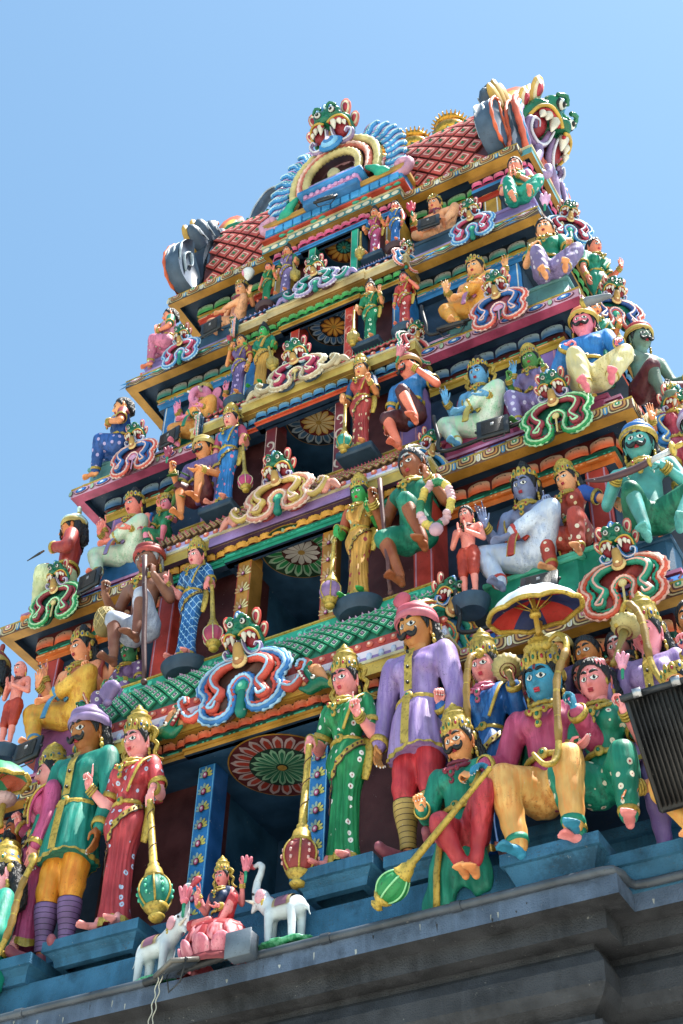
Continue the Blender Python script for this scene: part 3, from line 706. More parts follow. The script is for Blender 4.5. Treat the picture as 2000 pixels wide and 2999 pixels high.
opt_band=[mat('1C5C8C')]
def flare(par,T):   # scrolled golden flare hanging behind the ears
    for s in(-1,1):
        mb=MB();c=catmull([(s*.42,.15,.35),(s*.60,.16,.20),(s*.48,.16,.02),(s*.62,.16,-.15),(s*.52,.14,-.35),(s*.66,.12,-.52),(s*.84,.10,-.60)],5)
        for d,m,r in((0,GOLD,.075),(.05,mat('8A2430'),.03),(.09,GOLD,.03)):
            V,F=tube(c+np.array([s*d*.8,-.02-d*.5,0]),[r,r*1.1,r*.8,r,r*.7,r*.4],6,ser=.08);mb.add(xf(T,V),F,m)
        mb.build('crown_flare',par)
def turban(par,T,c1,c2,tuft=None):
    mb=MB();q=T@T_((0,.06,.20),(-.22,0,0))
    th=np.linspace(0,2*pi,41)[:-1];ph=np.linspace(-.25,pi/2-.02,22);A,E=np.meshgrid(th,ph)
    r=1+.05*np.sin(7*E+A*1.0)
    V=np.stack([.49*np.cos(A)*np.cos(E)*r,.52*np.sin(A)*np.cos(E)*r,.40*np.sin(E)*r],-1).reshape(-1,3);mb.add(xf(q,V),grid(40,22,cu=True),c1)
    V,F=lathe([(.46,-.12),(.52,-.08),(.53,0),(.51,.05),(.47,.07)],32);mb.add(xf(q,V),F,c2)
    if tuft:
        x,y,z,k=tuft
        for i in range(7):
            a=(i-3)*.25;V,F=cone((x,y,z),(x+(.22*sin(a)+.06*x)*k,y,z+.30*cos(a)*k),.06,.10*k,8,None);mb.add(xf(q,V),F,c1)
        V,F=ell((x,y,z),(.13,.10,.09),8,6);mb.add(xf(q,V),F,c2)
    mb.build('turban',par)
def ring(p,d,r,w,t,n=16):  # flat band around an axis
    p=np.array(p);d=np.array(d);d=d/np.linalg.norm(d);a=np.cross(d,[0,1,0]) if abs(d[1])<.9 else np.cross(d,[1,0,0]);a/=np.linalg.norm(a);b=np.cross(d,a)
    th=np.linspace(0,2*pi,n,endpoint=False);V=[]
    for rr_,z in((r,-w),(r+t,-w),(r+t*1.25,0),(r+t,w),(r,w)): V.append(p+d*z+np.outer(np.cos(th)*rr_,a)+np.outer(np.sin(th)*rr_,b))
    return np.concatenate(V),grid(n,5,cu=True)
_hand={}
def hand(mb,T,side,pose,skin,nails=None):
    key=(pose,)
    if key not in _hand:
        pr=[ell((0,0,.26),(.20,.085,.27),12,9),ell((0,.0,.10),(.13,.09,.16),10,7),ell((.13,-.05,.16),(.09,.08,.15),8,6)]
        C={'open':[.06]*4,'relax':[.30,.35,.4,.45],'fist':[1.25]*4,'grip':[1.0,1.05,1.1,1.15],'point':[.05,1.25,1.3,1.3],'flat':[.03]*4,'mudra':[.25,.95,.6,.15]}[pose]
        sp=.09 if pose in('open','mudra') else .03;tips=[]
        for i,(x,L) in enumerate(((.155,.42),(.055,.47),(-.05,.44),(-.15,.34))):
            a=C[i];p=np.array([x,0.,.47]);b=0;lat=(1.2-i)*sp*1.
            for k_,f in enumerate((.45,.32,.25)):
                b+=a if k_==0 else a*.85
                d=np.array([sin(lat)*cos(b),-sin(b),cos(b)*cos(lat)]);n=p+d*L*f;r=.052-.006*k_
                pr.append(cone(p,n,r,r-.006,8));p=n
            tips.append((p+d*.03,d))
        th={'open':((.17,-.02,.16),(.30,-.06,.34),(.36,-.08,.50)),'flat':((.15,-.06,.2),(.17,-.10,.36),(.15,-.12,.48))}.get(pose,((.16,-.05,.14),(.20,-.20,.30),(.08,-.27,.42)))
        pr+=[cone(th[0],th[1],.07,.055,8),cone(th[1],th[2],.055,.045,8)]
        V,F=remesh(pr,.026,2);_hand[key]=(V,F,tips)
    V,F,tips=_hand[key];M=T@T_(s=(side,1,1));V=xf(M,V)
    F=[f[::-1] for f in F] if side<0 else F
    mb.add(V,F,skin)
    if nails is not None:
        for p,d in tips:
            n=np.array([0,cos(math.asin(max(-1,min(1,-d[1])))),0]);v,f=ell(p+np.array([0,.028 if d[2]>0 else -.0,0])+d*.005,(.032,.022,.035),6,5);nails.add(xf(M,v),f,WHITE)
_foot=None
def foot(mb,T,side,skin):
    global _foot
    if _foot is None:
        pr=[cone((0,.02,.35),(0,.02,.16),.13,.14),ell((0,.06,.12),(.13,.17,.13)),cone((0,-.05,.16),(0,-.42,.08),.13,.09,sq=(1.3,1,1)),ell((.0,-.50,.07),(.21,.18,.07))]
        for i,(x,r,y) in enumerate(((.15,.065,-.74),(.04,.05,-.74),(-.04,.046,-.71),(-.12,.042,-.67),(-.18,.038,-.61))): pr.append(cone((x,-.55,.06),(x,y,.05),r,r,8))
        _foot=remesh(pr,.035,3)
    V,F=_foot;M=T@T_(s=(side,1,1));mb.add(xf(M,V),[f[::-1] for f in F] if side<0 else F,skin)
ARM=dict(  # elbow from shoulder, wrist from elbow, hand pose, hand direction, palm normal  (x outward)
 down=((.045,.0,-.17),(.0,-.04,-.15),'relax',(0,-.1,-1),(-1,-.3,0)),
 raise_=((.055,.0,-.15),(.03,-.13,.04),'open',(.1,-.05,1),(.0,-1,.0)),
 point=((.04,.01,-.16),(.0,-.14,.03),'point',(0,-.1,1),(-.2,-1,0)),
 pointout=((.05,.01,-.15),(.06,-.11,.07),'point',(.0,-.15,1),(-.2,-1,0)),
 mace=((.06,.02,-.15),(.045,-.12,-.03),'relax',(0,-.35,-1),(0,.9,-.3)),
 macein=((.07,.02,-.15),(-.03,-.13,-.015),'relax',(-.1,-.35,-1),(0,.9,-.3)),
 chest=((.07,-.0,-.15),(-.09,-.12,.05),'grip',(-.8,-.1,.4),(0,.6,-.6)),
 pray=((.05,-.0,-.155),(-.135,-.13,.035),'flat',(-.04,-.25,1),(-1,0,0)),
 knee=((.06,-.02,-.16),(.03,-.13,-.05),'relax',(.1,-.9,-.4),(0,.1,-1)),
 out=((.12,.02,-.11),(.05,-.10,.12),'grip',(0,-.1,1),(0,-1,0)),
 high=((.10,.02,-.12),(.04,-.08,.14),'mudra',(.1,-.05,1),(0,-1,0)),
 hip=((.10,.04,-.13),(-.08,-.06,-.09),'relax',(-.6,-.4,-.5),(0,.3,-.8)),
 mouth=((.10,.0,-.12),(-.12,-.12,.13),'grip',(-.5,-.3,.6),(0,1,0)),
 hold=((.06,-.01,-.16),(-.02,-.15,.06),'fist',(0,-.3,1),(-1,0,0)),
 low=((.05,-.02,-.16),(-.05,-.15,-.05),'fist',(.3,-.2,.9),(-.6,-.8,0)),
 lap=((.05,-.02,-.17),(-.07,-.14,-.03),'relax',(-.9,-.2,-.1),(0,0,1)),
 side=((.12,.03,-.10),(.12,-.02,-.10),'relax',(.4,-.3,-.8),(0,0,-1)),
 bow=((.06,.0,-.16),(.03,-.14,.10),'fist',(0,-.3,1),(-.7,-.6,0)))
POSE=dict(  # hipc, (kneeA,ankleA,footdirA), (kneeB,ankleB,footdirB); A = viewer's left
 stand=((0,0,.5),((-.06,-.02,.27),(-.058,.0,.045),(-.35,-1,0)),((.06,-.02,.27),(.058,.0,.045),(.35,-1,0))),
 lalita=((0,0,.06),((-.25,-.14,.07),(-.13,-.23,-.17),(-.2,-1,-.2)),((.17,-.18,.20),(-.05,-.24,.10),(-1,-.35,-.1))),
 lalitaM=((0,0,.06),((-.26,-.12,.06),(-.02,-.22,.03),(1,-.4,0)),((.20,-.15,.20),(.10,-.24,-.05),(.3,-1,-.1))),
 corner=((0,0,.06),((-.05,-.25,.10),(-.01,-.24,-.13),(-.1,-1,-.1)),((.23,-.16,.07),(.14,-.24,-.12),(.3,-1,-.1))),
 cornerM=((0,0,.06),((-.20,-.20,.08),(-.20,-.24,-.12),(-.6,-1,-.1)),((.02,-.25,.10),(-.08,-.25,-.13),(-.5,-1,-.1))),
 perch=((0,0,.06),((-.08,-.22,.05),(-.05,-.20,-.18),(-.1,-1,0)),((.08,-.20,.15),(.08,-.20,-.08),(0,-1,0))),
 sit=((0,0,.06),((-.14,-.24,.05),(-.10,-.22,-.19),(-.3,-1,0)),((.12,-.24,.06),(.11,-.22,-.17),(.3,-1,0))),
 step=((0,0,.06),((-.11,-.20,.0),(-.03,-.16,-.24),(-.1,-1,0)),((.03,-.22,.15),(.11,-.16,-.10),(.2,-1,0))),
 squat=((0,0,.07),((-.01,-.34,.02),(.06,-.20,-.15),(.2,-1,0)),((.19,-.26,.14),(.11,-.20,-.16),(.2,-1,0))),
 kneel=((0,0,.16),((-.10,-.18,.02),(-.08,.05,.02),(0,1,0)),((.10,-.2,.17),(.12,-.14,-.03),(0,-1,0))),
 lotus=((0,0,.06),((-.22,-.12,.05),(.05,-.20,.03),(1,-.3,0)),((.22,-.12,.05),(-.05,-.23,.05),(-1,-.3,0))),
 hang=((0,0,.06),((-.10,-.22,.07),(-.09,-.20,-.18),(-.1,-1,0)),((.10,-.22,.07),(.10,-.20,-.18),(.1,-1,0))))
def figure(name,label,cat,loc,H,pose='stand',skin='D8907E',top=None,bottom=None,low='skirt',arms=('down','down'),arms2=None,sex='f',rz=0.,head=(0,-.1,0),
           hair='S',crownk=None,turb=None,face_=None,sleeve='short',belt=True,jewel=True,boots=None,group=None,vq=1.,hem=None,scarf=None,fat=1.,extra=None,shift=0.,lean=0.,hs=1.,cap=None,headless=False,bald=False):
    root=thing(name,label,cat,loc,rz,group);kx=.80 if pose=='stand' else .84;root.scale=(kx,.85,1);head=(head[0]+.24,head[1],head[2]);sk=mat(skin,'skin') if isinstance(skin,str) else skin
    base=T_(s=H);hipc,LA,LB=POSE[pose];ky=1. if pose=='stand' else .62;LA,LB=[tuple((q[0],q[1]*ky,q[2]) if j<2 else q for j,q in enumerate(L_)) for L_ in (LA,LB)];hipc=np.array(hipc,float);vox=H/105*vq
    hipc=hipc+np.array([shift,0,0])
    spine=np.array([0,0,0.]);dz=hipc[2]-.5
    up=lambda x,y,z:np.array([x+lean*(z-.5),y,z+dz])
    waist=up(shift*.5,.0,.60);chest=up(0,.0,.71);neck=up(0,.01,.815);hc=up(0,-.015,.905)
    fem=sex=='f';sw=.108 if fem else .128;sh=[up(-sw,0,.775),up(sw,0,.775)]
    f=fat
    body=[ell(hipc,(.088*f,.068*f,.065)),cone(hipc,waist,.072*f,(.052 if fem else .068)*f,sq=(1.1,.85,1)),cone(waist,chest,(.052 if fem else .068)*f,.075*f,sq=(1.12,.82,1)),cone(sh[0]+np.array([.03,0,-.015]),sh[1]+np.array([-.03,0,-.015]),.045,.045),ell(chest+np.array([0,0,.02]),(.098*f,.062*f,.065)),cone(neck-np.array([0,0,.03]),hc-np.array([0,0,.04]),.044,.038)]
    if fem: body+=[ell(chest+np.array([s*.047,-.05,.005]),(.042,.042,.042)) for s in(-1,1)]
    else: body+=[ell(chest+np.array([s*.048,-.035,.02]),(.05,.032,.04)) for s in(-1,1)]
    limbs=[];armj=[];hands=[]
    def arm(side,spec,s0):
        e,w,hp,hd,pn=ARM[spec] if isinstance(spec,str) else spec
        sd=-1 if side==0 else 1;m=np.array([sd,1,1]);E=s0+m*np.array(e);Wp=E+m*np.array(w)
        c1=cone(s0+np.array([sd*.004,0,-.005]),E,.038 if not fem else .034,.029);c2=cone(E,Wp,.031,.021)
        hands.append((side,Wp,m*np.array(hd,float),m*np.array(pn,float),hp));armj.append((side,s0,E,Wp));return [c1,c2]
    for i in(0,1): 
        if arms[i]: limbs+=arm(i,arms[i],sh[i])
    if arms2:
        for i in(0,1):
            if arms2[i]: limbs+=arm(i,arms2[i],sh[i]+np.array([0,.03,.0]))
    hips=[hipc+np.array([-.05,0,-.01]),hipc+np.array([.05,0,-.01])];legs=[]
    if low=='none': hips=[]
    for i,(K,A,D) in enumerate((LA,LB)):
        K=np.array(K,float)+np.array([0,0,0]);A=np.array(A,float)
        if low!='none': legs.append((hips[i],K,A,np.array(D,float)))
    legc=[]
    for h_,K,A,D in legs: legc+=[cone(h_,K,.066*f,.043),cone(K,A+np.array([0,0,.02]),.043,.026),ell(K+(A-K)*.3+np.array([0,.015,0]),(.036,.036,.055))]
    full=low in('skirt','dhoti','pants')
    bl=body+limbs+(legc if not (low=='skirt' and pose=='stand') else [])
    mb=MB();V,F=remesh([(np.asarray(v)*H,q) for v,q in bl],vox,5);mb.add(V,F,sk)
    hh=.178*hs*(1.0 if fem else 1.02);Th=base@T_(hc,head,hh)
    nails=MB() if H>2.2 else None
    if not headless: headmesh(mb,Th,sk)
    for side,Wp,hd,pn,hp in hands:
        hand(mb,base@frame(Wp-hd/np.linalg.norm(hd)*.008,hd,pn)@T_(s=.118),(1 if side==0 else -1),hp,sk,nails)
    if not boots:
        for i,(h_,K,A,D) in enumerate(legs):
            if low=='skirt' and pose=='stand': A=A+np.array([.0,-.05,0])
            foot(mb,base@frame(A-np.array([0,0,.035]),(0,0,1) if abs(D[2])<.9 else (0,-1,0),D)@T_(s=.15),1 if i==0 else -1,sk)
    mb.build('body',root)
    if nails and nails.V: nails.build('fingernails',root)
    fo=dict(face_ or {})
    if not headless:
        face(root,Th,sex,sk,fo)
        if not bald: hairdo(root,Th,hair,vox,fo.get('haircol'))
        elif bald=='band':
            hairdo(root,Th,'',vox)
        if crownk: crown(root,Th,crownk)
        if fo.get('flare'): flare(root,Th)
        if turb: turban(root,Th,*turb)
    G=GOLD
    # clothing -------------------------------------------------
    I=1.0
    if top:
        tm=mat(*top) if isinstance(top,tuple) else top
        a=.010;pr=[(lambda c,r:ell(c,r))(hipc,(.088*f+a,.068*f+a,.06)),cone(hipc,waist,.072*f+a,(.054 if fem else .07)*f+a,sq=(1.1,.87,1)),cone(waist,chest,(.054 if fem else .07)*f+a,.078*f+a,sq=(1.12,.84,1)),ell(chest+np.array([0,0,.02]),(.1*f+a,.066*f+a,.07)),cone(sh[0]+np.array([.03,0,-.015]),sh[1]+np.array([-.03,0,-.015]),.048+a,.048+a)]
        if fem: pr+=[ell(chest+np.array([s*.047,-.05,.005]),(.042+a,.042+a,.042+a)) for s in(-1,1)]
        else: pr+=[ell(chest+np.array([s*.048,-.035,.02]),(.05+a,.035+a,.045)) for s in(-1,1)]
        sl=[]
        for side,s0,E,Wp in armj:
            if sleeve=='long': sl+=[cone(s0,E,.052,.044),cone(E,Wp-(Wp-E)*.12,.044,.034)]
            elif sleeve=='short': sl+=[cone(s0,s0+(E-s0)*.62,.050,.043)]
        sm=fo.get('sleeve');mb=MB()
        fd=lambda W_:H*.0014*np.sin(W_[:,0]/H*150+4*np.sin(W_[:,2]/H*20))*np.clip((.72+dz-W_[:,2]/H)*9,0,1)
        V,F=remesh([(np.asarray(v)*H,q) for v,q in pr+([] if sm else sl)],vox*.9,4,fd);mb.add(V,F,tm);mb.build('blouse' if fem else 'shirt',root)
        if sm and sl: 
            mb=MB();V,F=remesh([(np.asarray(v)*H,q) for v,q in sl],vox,3);mb.add(V,F,sm);mb.build('sleeves',root)
        for side,s0,E,Wp in armj:
            if not sleeve: continue
            d=(Wp-E) if sleeve=='long' else (E-s0);d=d/np.linalg.norm(d)
            p=Wp-(Wp-E)*.14 if sleeve=='long' else s0+(E-s0)*.66;r=.036 if sleeve=='long' else .048
            mb=MB();V,F=ring(p*H,d,r*.9*H,.012*H,.006*H);mb.add(V,F,G);mb.build('cuff',root)
    if bottom:
        bm=mat(*bottom) if isinstance(bottom,tuple) else bottom
        hm=hem or G
        if pose=='stand' and low in('skirt','tunic'):
            t1={'skirt':.035,'tunic':.375}[low];z0=.60
            nT=26;nA=64;th=np.linspace(-pi,pi,nA,endpoint=False)
            cx_=lambda t:shift*(.5+.5*min(1,t*4))*(1-t)+.0
            def srf(a,t,o=0.):
                hip=np.exp(-((t-.17)/.16)**2) if low=='skirt' else t
                if low=='skirt':
                    rx=.064+.052*hip+.020*np.clip(t-.2,0,1)+.016*np.clip((t-.8)*5,0,1);ry=.052+.036*hip+.026*np.clip(t-.3,0,1)
                else: rx=(.088*f+.052*t**.45);ry=(.074*f+.040*t**.5)
                pl=np.exp(-((a-.12)/.62)**2)
                amp=(.006*np.clip(t*3,0,1)*(pl*1.3+.3)) if low=='skirt' else .005*np.clip(t*3,0,1)
                w=np.sin(a*17+2.5*np.sin(t*3))*amp+ (np.sin(a*5+t*9)*.003 if low=='skirt' else 0)
                if low=='skirt': w=w-.010*np.exp(-((a+.0)/.16)**2)*np.clip((t-.35)*3,0,1)*(1-t)
                x=np.sin(a)*(rx+w+o)+shift*(1-t)*.9;y=-np.cos(a)*(ry+w+o)-.006*np.sin(t*pi)
                z=z0+(t1-z0)*t+dz+ (.012*np.sin(a*3)*np.clip((t-.9)*10,0,1))
                return np.stack([x,y,z+0*x],-1)
            T2=np.linspace(0,1,nT);A2,TT=np.meshgrid(th,T2);V=srf(A2,TT).reshape(-1,3)*H;Fg=grid(nA,nT,cu=True)[:,::-1]
            mb=MB();mb.add(V,Fg,bm);kk=nT-1;mb.add(V[kk*nA:],[list(range(nA))[::-1]],bm)
            mb.build('sari_skirt' if low=='skirt' else 'tunic_skirt',root)
            mb=MB();th2=np.linspace(-pi,pi,nA+1);A3,T3=np.meshgrid(th2,np.linspace(.945,1.005,3));mb.add(srf(A3,T3,.004).reshape(-1,3)*H,grid(nA+1,3)[:,::-1],hm);mb.build('hem',root)
            if low=='skirt':
                mb=MB();u=np.linspace(0,1,24);aa=1.35-2.6*u;tt=.06+.50*u**1.5;w=.028
                V=np.stack([srf(aa,tt-w,.010),srf(aa,tt+w,.010)],0).reshape(-1,3)*H;mb.add(V,grid(24,2)[:,::-1],G)
                for i in range(2,22,2):
                    c=srf(aa[i],tt[i],.013)*H;v,q=ell(c,(.007*H,.004*H,.007*H),6,4);mb.add(v,q,mat('4A1A14'))
                V,F=tube(srf(aa,tt+w,.010)*H,.003*H,5);mb.add(V,F,BROWN);mb.build('sari_border',root)
                mb=MB()  # pallu thrown over the shoulder, with its gold edge
                pts=catmull([up(.02,-.085,.615),up(.06,-.098,.68),up(.085,-.075,.755),up(.10,-.01,.80),up(.11,.05,.76),up(.115,.075,.62)],5)
                V,F=tube(pts*H,[.026*H,.024*H,.022*H,.024*H,.03*H],8,flat=.45);mb.add(V,F,bm if not isinstance(fo.get('pallu'),object) else bm)
                V,F=tube((pts+np.array([.022,-.008,0]))*H,.010*H,6,flat=.6);mb.add(V,F,G);mb.build('pallu',root)
                mb=MB();V,F=tube(catmull([up(.09,.02,.60),up(.13,.0,.55),up(.135,-.01,.46),up(.115,0,.40)],4)*H,[.02*H,.03*H,.03*H,.02*H],8,flat=.5);mb.add(V,F,G);mb.build('sari_tail',root)
        if low=='tunic' and top:
            mb=MB()
            for z0_,z1_ in((.80,.612),(.585,.39)):
                zz=np.linspace(z0_,z1_,7);V=[];
                for z in zz:
                    y=-.088*f-(.012 if z<.6 else 0.)-.02*np.sin(np.clip((.6-z)*6,0,1)) if z<.76 else -.075+(z-.76)*.5
                    for x in(-.019,.019): V.append(up(x,y-.004,z)*H)
                mb.add(V,grid(2,7)[:,::-1],G)
                for z in np.linspace(z0_-.03,z1_+.03,3): mb.add(*ell(up(0,-.096*f,z)*H,(.007*H,.01*H,.007*H),6,4),BLACK)
            mb.build('placket',root)
        a=.012 if low!='dhoti' else .022
        if low in('pants','tunic','shorts','dhoti','wrap') and not(pose=='stand' and low=='wrap'):
            pr=[(lambda c,r:ell(c,r))(hipc+np.array([0,0,-.01]),(.09*f+a,.07*f+a,.065))]
            for h_,K,A,D in legs:
                pr.append(cone(h_,K,.068*f+a*(.2 if low=='tunic' else 1),.047+a*.6))
                if low in('pants','tunic','dhoti'):
                    e=K+(A-K)*(.92 if low=='dhoti' else (.55 if boots else .9));pr.append(cone(K,e,.046+a*.7,(.042 if low=='dhoti' else .030)))
            if low=='wrap' or (low=='dhoti' and pose!='sit'):
                k0=(legs[0][0]+legs[0][1])/2;k1=(legs[1][0]+legs[1][1])/2;mid=(k0+k1)/2+np.array([0,.02,-.01]);pr+=[cone(k0,mid,.045,.035),cone(k1,mid,.045,.035),cone(hipc,mid,.06,.04)]
                if low=='dhoti': pr+=[cone(mid,mid+np.array([0,-.03,-.05]),.045,.03,sq=(1.4,1,1))]
            fd=lambda W_:H*.0016*np.sin(W_[:,2]/H*95+W_[:,0]/H*30+3*np.sin(W_[:,0]/H*17))
            V,F=remesh([(np.asarray(v)*H,q) for v,q in pr],vox*.95,4,fd);mb=MB();pm=mat(*fo['pants']) if fo.get('pants') else bm
            mb.add(V,F,pm);mb.build('trousers' if low in('pants','tunic') else ('shorts' if low=='shorts' else 'dhoti'),root)
            for h_,K,A,D in legs:
                if low in('dhoti','shorts','wrap'):
                    e=K+(A-K)*.90 if low=='dhoti' else K;d=(A-K)/np.linalg.norm(A-K)
                    if low=='dhoti': mb=MB();V,F=ring(e*H,d,.034*H,.010*H,.008*H,16);mb.add(V,F,hm);mb.build('hem',root)
            if fo.get('sashc'):
                mb=MB();k1=hipc+np.array([0,-.07,.0]);m_=((legs[0][1]+legs[1][1])/2+hipc)/2
                pts=catmull([hipc+np.array([.02,-.085,.03]),m_+np.array([0,-.06,.03]),m_+np.array([-.01,-.13,-.06]),m_+np.array([-.02,-.15,-.17])],5)
                for dx,mm,r in((0,mat(*fo.get('sashc',('2C7AB8',))),.022),(.02,G,.006),(-.02,G,.006)): V,F=tube((pts+np.array([dx,-.008,0]))*H,r*H,8,flat=.4);mb.add(V,F,mm)
                mb.build('sash',root)
    if boots:
        for i,(h_,K,A,D) in enumerate(legs):
            mb=MB();e=K+(A-K)*.18;c=mat(boots[0],'stripe',boots[1],scale=1.)
            n=14;P0=np.linspace(0,1,n);pts=np.array([e+(A+np.array([0,0,.02])-e)*t for t in P0]);r=[.050,.050,.044,.036,.032,.032]
            V,F=tube(pts*H,np.interp(P0,np.linspace(0,1,6),r)*H,14,);uv=np.zeros((len(V),2));uv[:,1]=np.repeat(P0,14);uv[:,0]=.01;mb.add(V,F,c,uv);mb.build('legging',root)
            mb=MB();T2=base@frame(A-np.array([0,0,.035]),(0,0,1),D)@T_(s=.16);V,F=remesh([cone((0,0,.3),(0,0,.12),.14,.15),ell((0,.05,.11),(.15,.2,.12)),cone((0,-.1,.12),(0,-.75,.10),.15,.13),ell((0,-.85,.15),(.13,.15,.13))],.05,3);mb.add(xf(T2,V),F,mat('8A4450'));mb.build('shoe',root)
    if belt:
        mb=MB();a=np.linspace(0,2*pi,25)[:-1];w=waist-np.array([0,0,.012]);rx,ry=((.072 if fem else .088)*f+.012*(top is not None)),((.058 if fem else .070)*f+.010*(top is not None))
        V,F=tube(np.stack([w[0]+rx*np.cos(a),w[1]+ry*np.sin(a),w[2]+0*a],-1)*H,.011*H,8,closed=True,flat=1.);mb.add(V,F,G)
        mb.add(*ell((w+np.array([0,-ry-.008,0]))*H,(.024*H,.012*H,.022*H),10,6),G);mb.add(*ell((w+np.array([0,-ry-.020,0]))*H,(.009*H,.006*H,.009*H),8,5),GEM[0]);mb.build('belt',root)
    if jewel:
        mb=MB();a=np.linspace(0,2*pi,29)[:-1];yo=-.012*(top is not None)
        for k_,(rx,ry,zc,drop,r) in enumerate(((.052,.05,.805,.02,.009),(.070,.062,.79,.05,.010),(.078,.07,.775,.09,.008))[:3 if jewel!=1 else 2]):
            fr=np.clip(np.sin(-a),0,1);V,F=tube(np.stack([rx*np.cos(a),ry*np.sin(a)-.022*fr+yo-.02*k_*fr,zc+dz-drop*fr**1.5+0*a],-1)*H+np.array([lean*.3*H,0,0]),r*H,6,closed=True,ser=.2);mb.add(V,F,G if not fo.get('bead') else mat(*fo['bead']))
        dp=(-.108 if fem else -.098)+yo
        for x,z,r in((0,.725,.020),(0,.69,.016),(-.03,.74,.014),(.03,.74,.014)): mb.add(*ell(up(x,dp,z)*H,(r*H,.010*H,r*H),8,5),G if not fo.get('bead') else mat(*fo['bead']));mb.add(*ell(up(x,dp-.009,z)*H,(r*H*.45,.006*H,r*H*.5),6,4),GEM[int(abs(x)*60)%3])
        mb.build('necklace',root)
    for side,s0,E,Wp in armj:
        if fo.get('bangle',1)==0: break
        d=(Wp-E)/np.linalg.norm(Wp-E);mb=MB()
        if sleeve!='long' or not top:
            for k_ in range(3):
                p=Wp-d*(.010+.013*k_);V,F=ring(p*H,d,(.022+.001*k_)*H,.005*H,.006*H,12);mb.add(V,F,G)
            mb.build('bangles',root)
    if scarf:
        c1=mat(*scarf);mb=MB()
        for s in(-1,1):
            pts=catmull([up(s*.04,.07,.80),up(s*.13,.03,.805),up(s*.155,-.01,.72),up(s*.15,.03,.60),up(s*.17,.06,.46)],5);V,F=tube(pts*H,[.025*H,.03*H,.035*H,.035*H,.02*H],8,flat=.5);mb.add(V,F,c1)
            V,F=tube((pts+np.array([-s*.02,-.02,0]))*H,.006*H,6);mb.add(V,F,G)
        mb.build('shawl',root)
    return root
root_info={}
# ---------------- monster-faced arch ornaments ----------------
GRN=mat('0C6A48',rough=.25);MOUTH=mat('8A1424');TUSK=mat('DCD4C4',rough=.3)
def monster(par,s,c,tusk,ear,crest,z0=1.15,y0=-.25,k=.80,parts=True):
    """green bulging-eyed face with open jaws; built at unit size then scaled by s"""
    RM=T_((0,y0*s,z0*s),(.45,0,0),k*s);B=lambda mb,V,F,m: mb.add(xf(RM,V),F,m)
    pr=[ell((0,.05,.05),(.44,.30,.46)),ell((-.22,-.16,.30),(.20,.20,.22)),ell((.22,-.16,.30),(.20,.20,.22)),ell((0,-.32,.02),(.15,.22,.14)),ell((-.10,-.42,-.03),(.09,.10,.08)),ell((.10,-.42,-.03),(.09,.10,.08)),ell((-.42,-.12,.02),(.20,.20,.16)),ell((.42,-.12,.02),(.20,.20,.16)),cone((0,-.25,.2),(0,-.1,.56),.07,.07),ell((-.55,.02,-.25),(.10,.15,.26)),ell((.55,.02,-.25),(.10,.15,.26))]
    V,F=remesh(pr,.055,3,lambda W_:.010*np.sin(W_[:,2]*40));mb=MB();B(mb,V,F,c);mb.build('monster_head',par)
    mb=MB()
    for g in(-1,1): B(mb,*ell((g*.31,-.12,-.26),(.22,.15,.28)),MOUTH);B(mb,*tube(catmull([(g*.06,-.46,-.14),(g*.20,-.42,-.02),(g*.42,-.34,.02),(g*.56,-.24,-.12),(g*.58,-.14,-.34)],4),.035,6),mat('C8A03C'));B(mb,*tube(catmull([(g*.10,-.42,-.17),(g*.22,-.38,-.07),(g*.40,-.30,-.04),(g*.51,-.21,-.15)],4),.035,6),mat('B02030'))
    mb.build('jaws',par)
    for g in(-1,1):
        mb=MB();q=T_((g*.22,-.31,.30),(0,0,-g*.12))
        for d,r,m in((0,.115,BLACK),(.03,.092,EYEW),(.06,.055,LINE),(.08,.018,EYEW)): V,F=ell((0,-d,0),(r,.06,r),14,8);B(mb,xf(q,V),F,m)
        mb.build('eye',par)
        mb=MB();V,F=tube(catmull([(g*.08,-.34,.42),(g*.22,-.36,.50),(g*.36,-.28,.40)],5),.045,6,ser=.1);B(mb,V,F,c);mb.build('brow',par)
        mb=MB()
        for (x,z,r,L) in((.19,-.12,.10,.24),(.36,-.14,.085,.12),(.48,-.22,.07,.10)): V,F=cone((g*x,-.36+.2*(x-.2),z),(g*(x+.02),-.40+.3*(x-.2),z-L),r,r*.25,10);B(mb,V,F,TUSK)
        mb.build('fangs',par)
        mb=MB();p=catmull([(g*.08,-.26,-.22),(g*.12,-.28,-.55),(g*.30,-.28,-.76),(g*.56,-.24,-.72),(g*.64,-.24,-.52),(g*.52,-.26,-.44),(g*.46,-.28,-.54)],5)
        V,F=tube(p,[.05,.07,.08,.075,.06,.045,.035],8,ser=.05);B(mb,V,F,tusk);V,F=tube(p+np.array([0,-.085,0]),[.02,.03,.03,.03,.02,.015],5);B(mb,V,F,mat('D0CCD8'));mb.build('curled_tusk',par)
        mb=MB()
        for cx,cz,w,h,a in((.50,.42,.15,.30,.3),(.68,-.02,.13,.24,.5)):
            o=[(cx+w*sin(t)*(1-.35*cos(t))*1.,cz+h*(-cos(t))*1.) for t in np.linspace(0,2*pi,13)[:-1]]
            for sc,d,m in((1.,.05,ear),(.72,.09,mat('D8C8A8')),(.45,.12,mat('A82838'))):
                q=[(g*(cx+(x-cx)*sc+a*.25*(z-cz)),cz+(z-cz)*sc) for x,z in o];V,F=plate(q[::g],d,.10);B(mb,V,F,m)
        mb.build('ear_flame',par)
    mb=MB();B(mb,*ell((0,-.12,.58),(.12,.10,.14)),crest);B(mb,*ell((0,-.20,.56),(.05,.05,.08)),mat('C8D8E0'));B(mb,*ell((-.10,-.08,.55),(.08,.08,.10)),crest);B(mb,*ell((.10,-.08,.55),(.08,.08,.10)),crest);mb.build('crest',par)
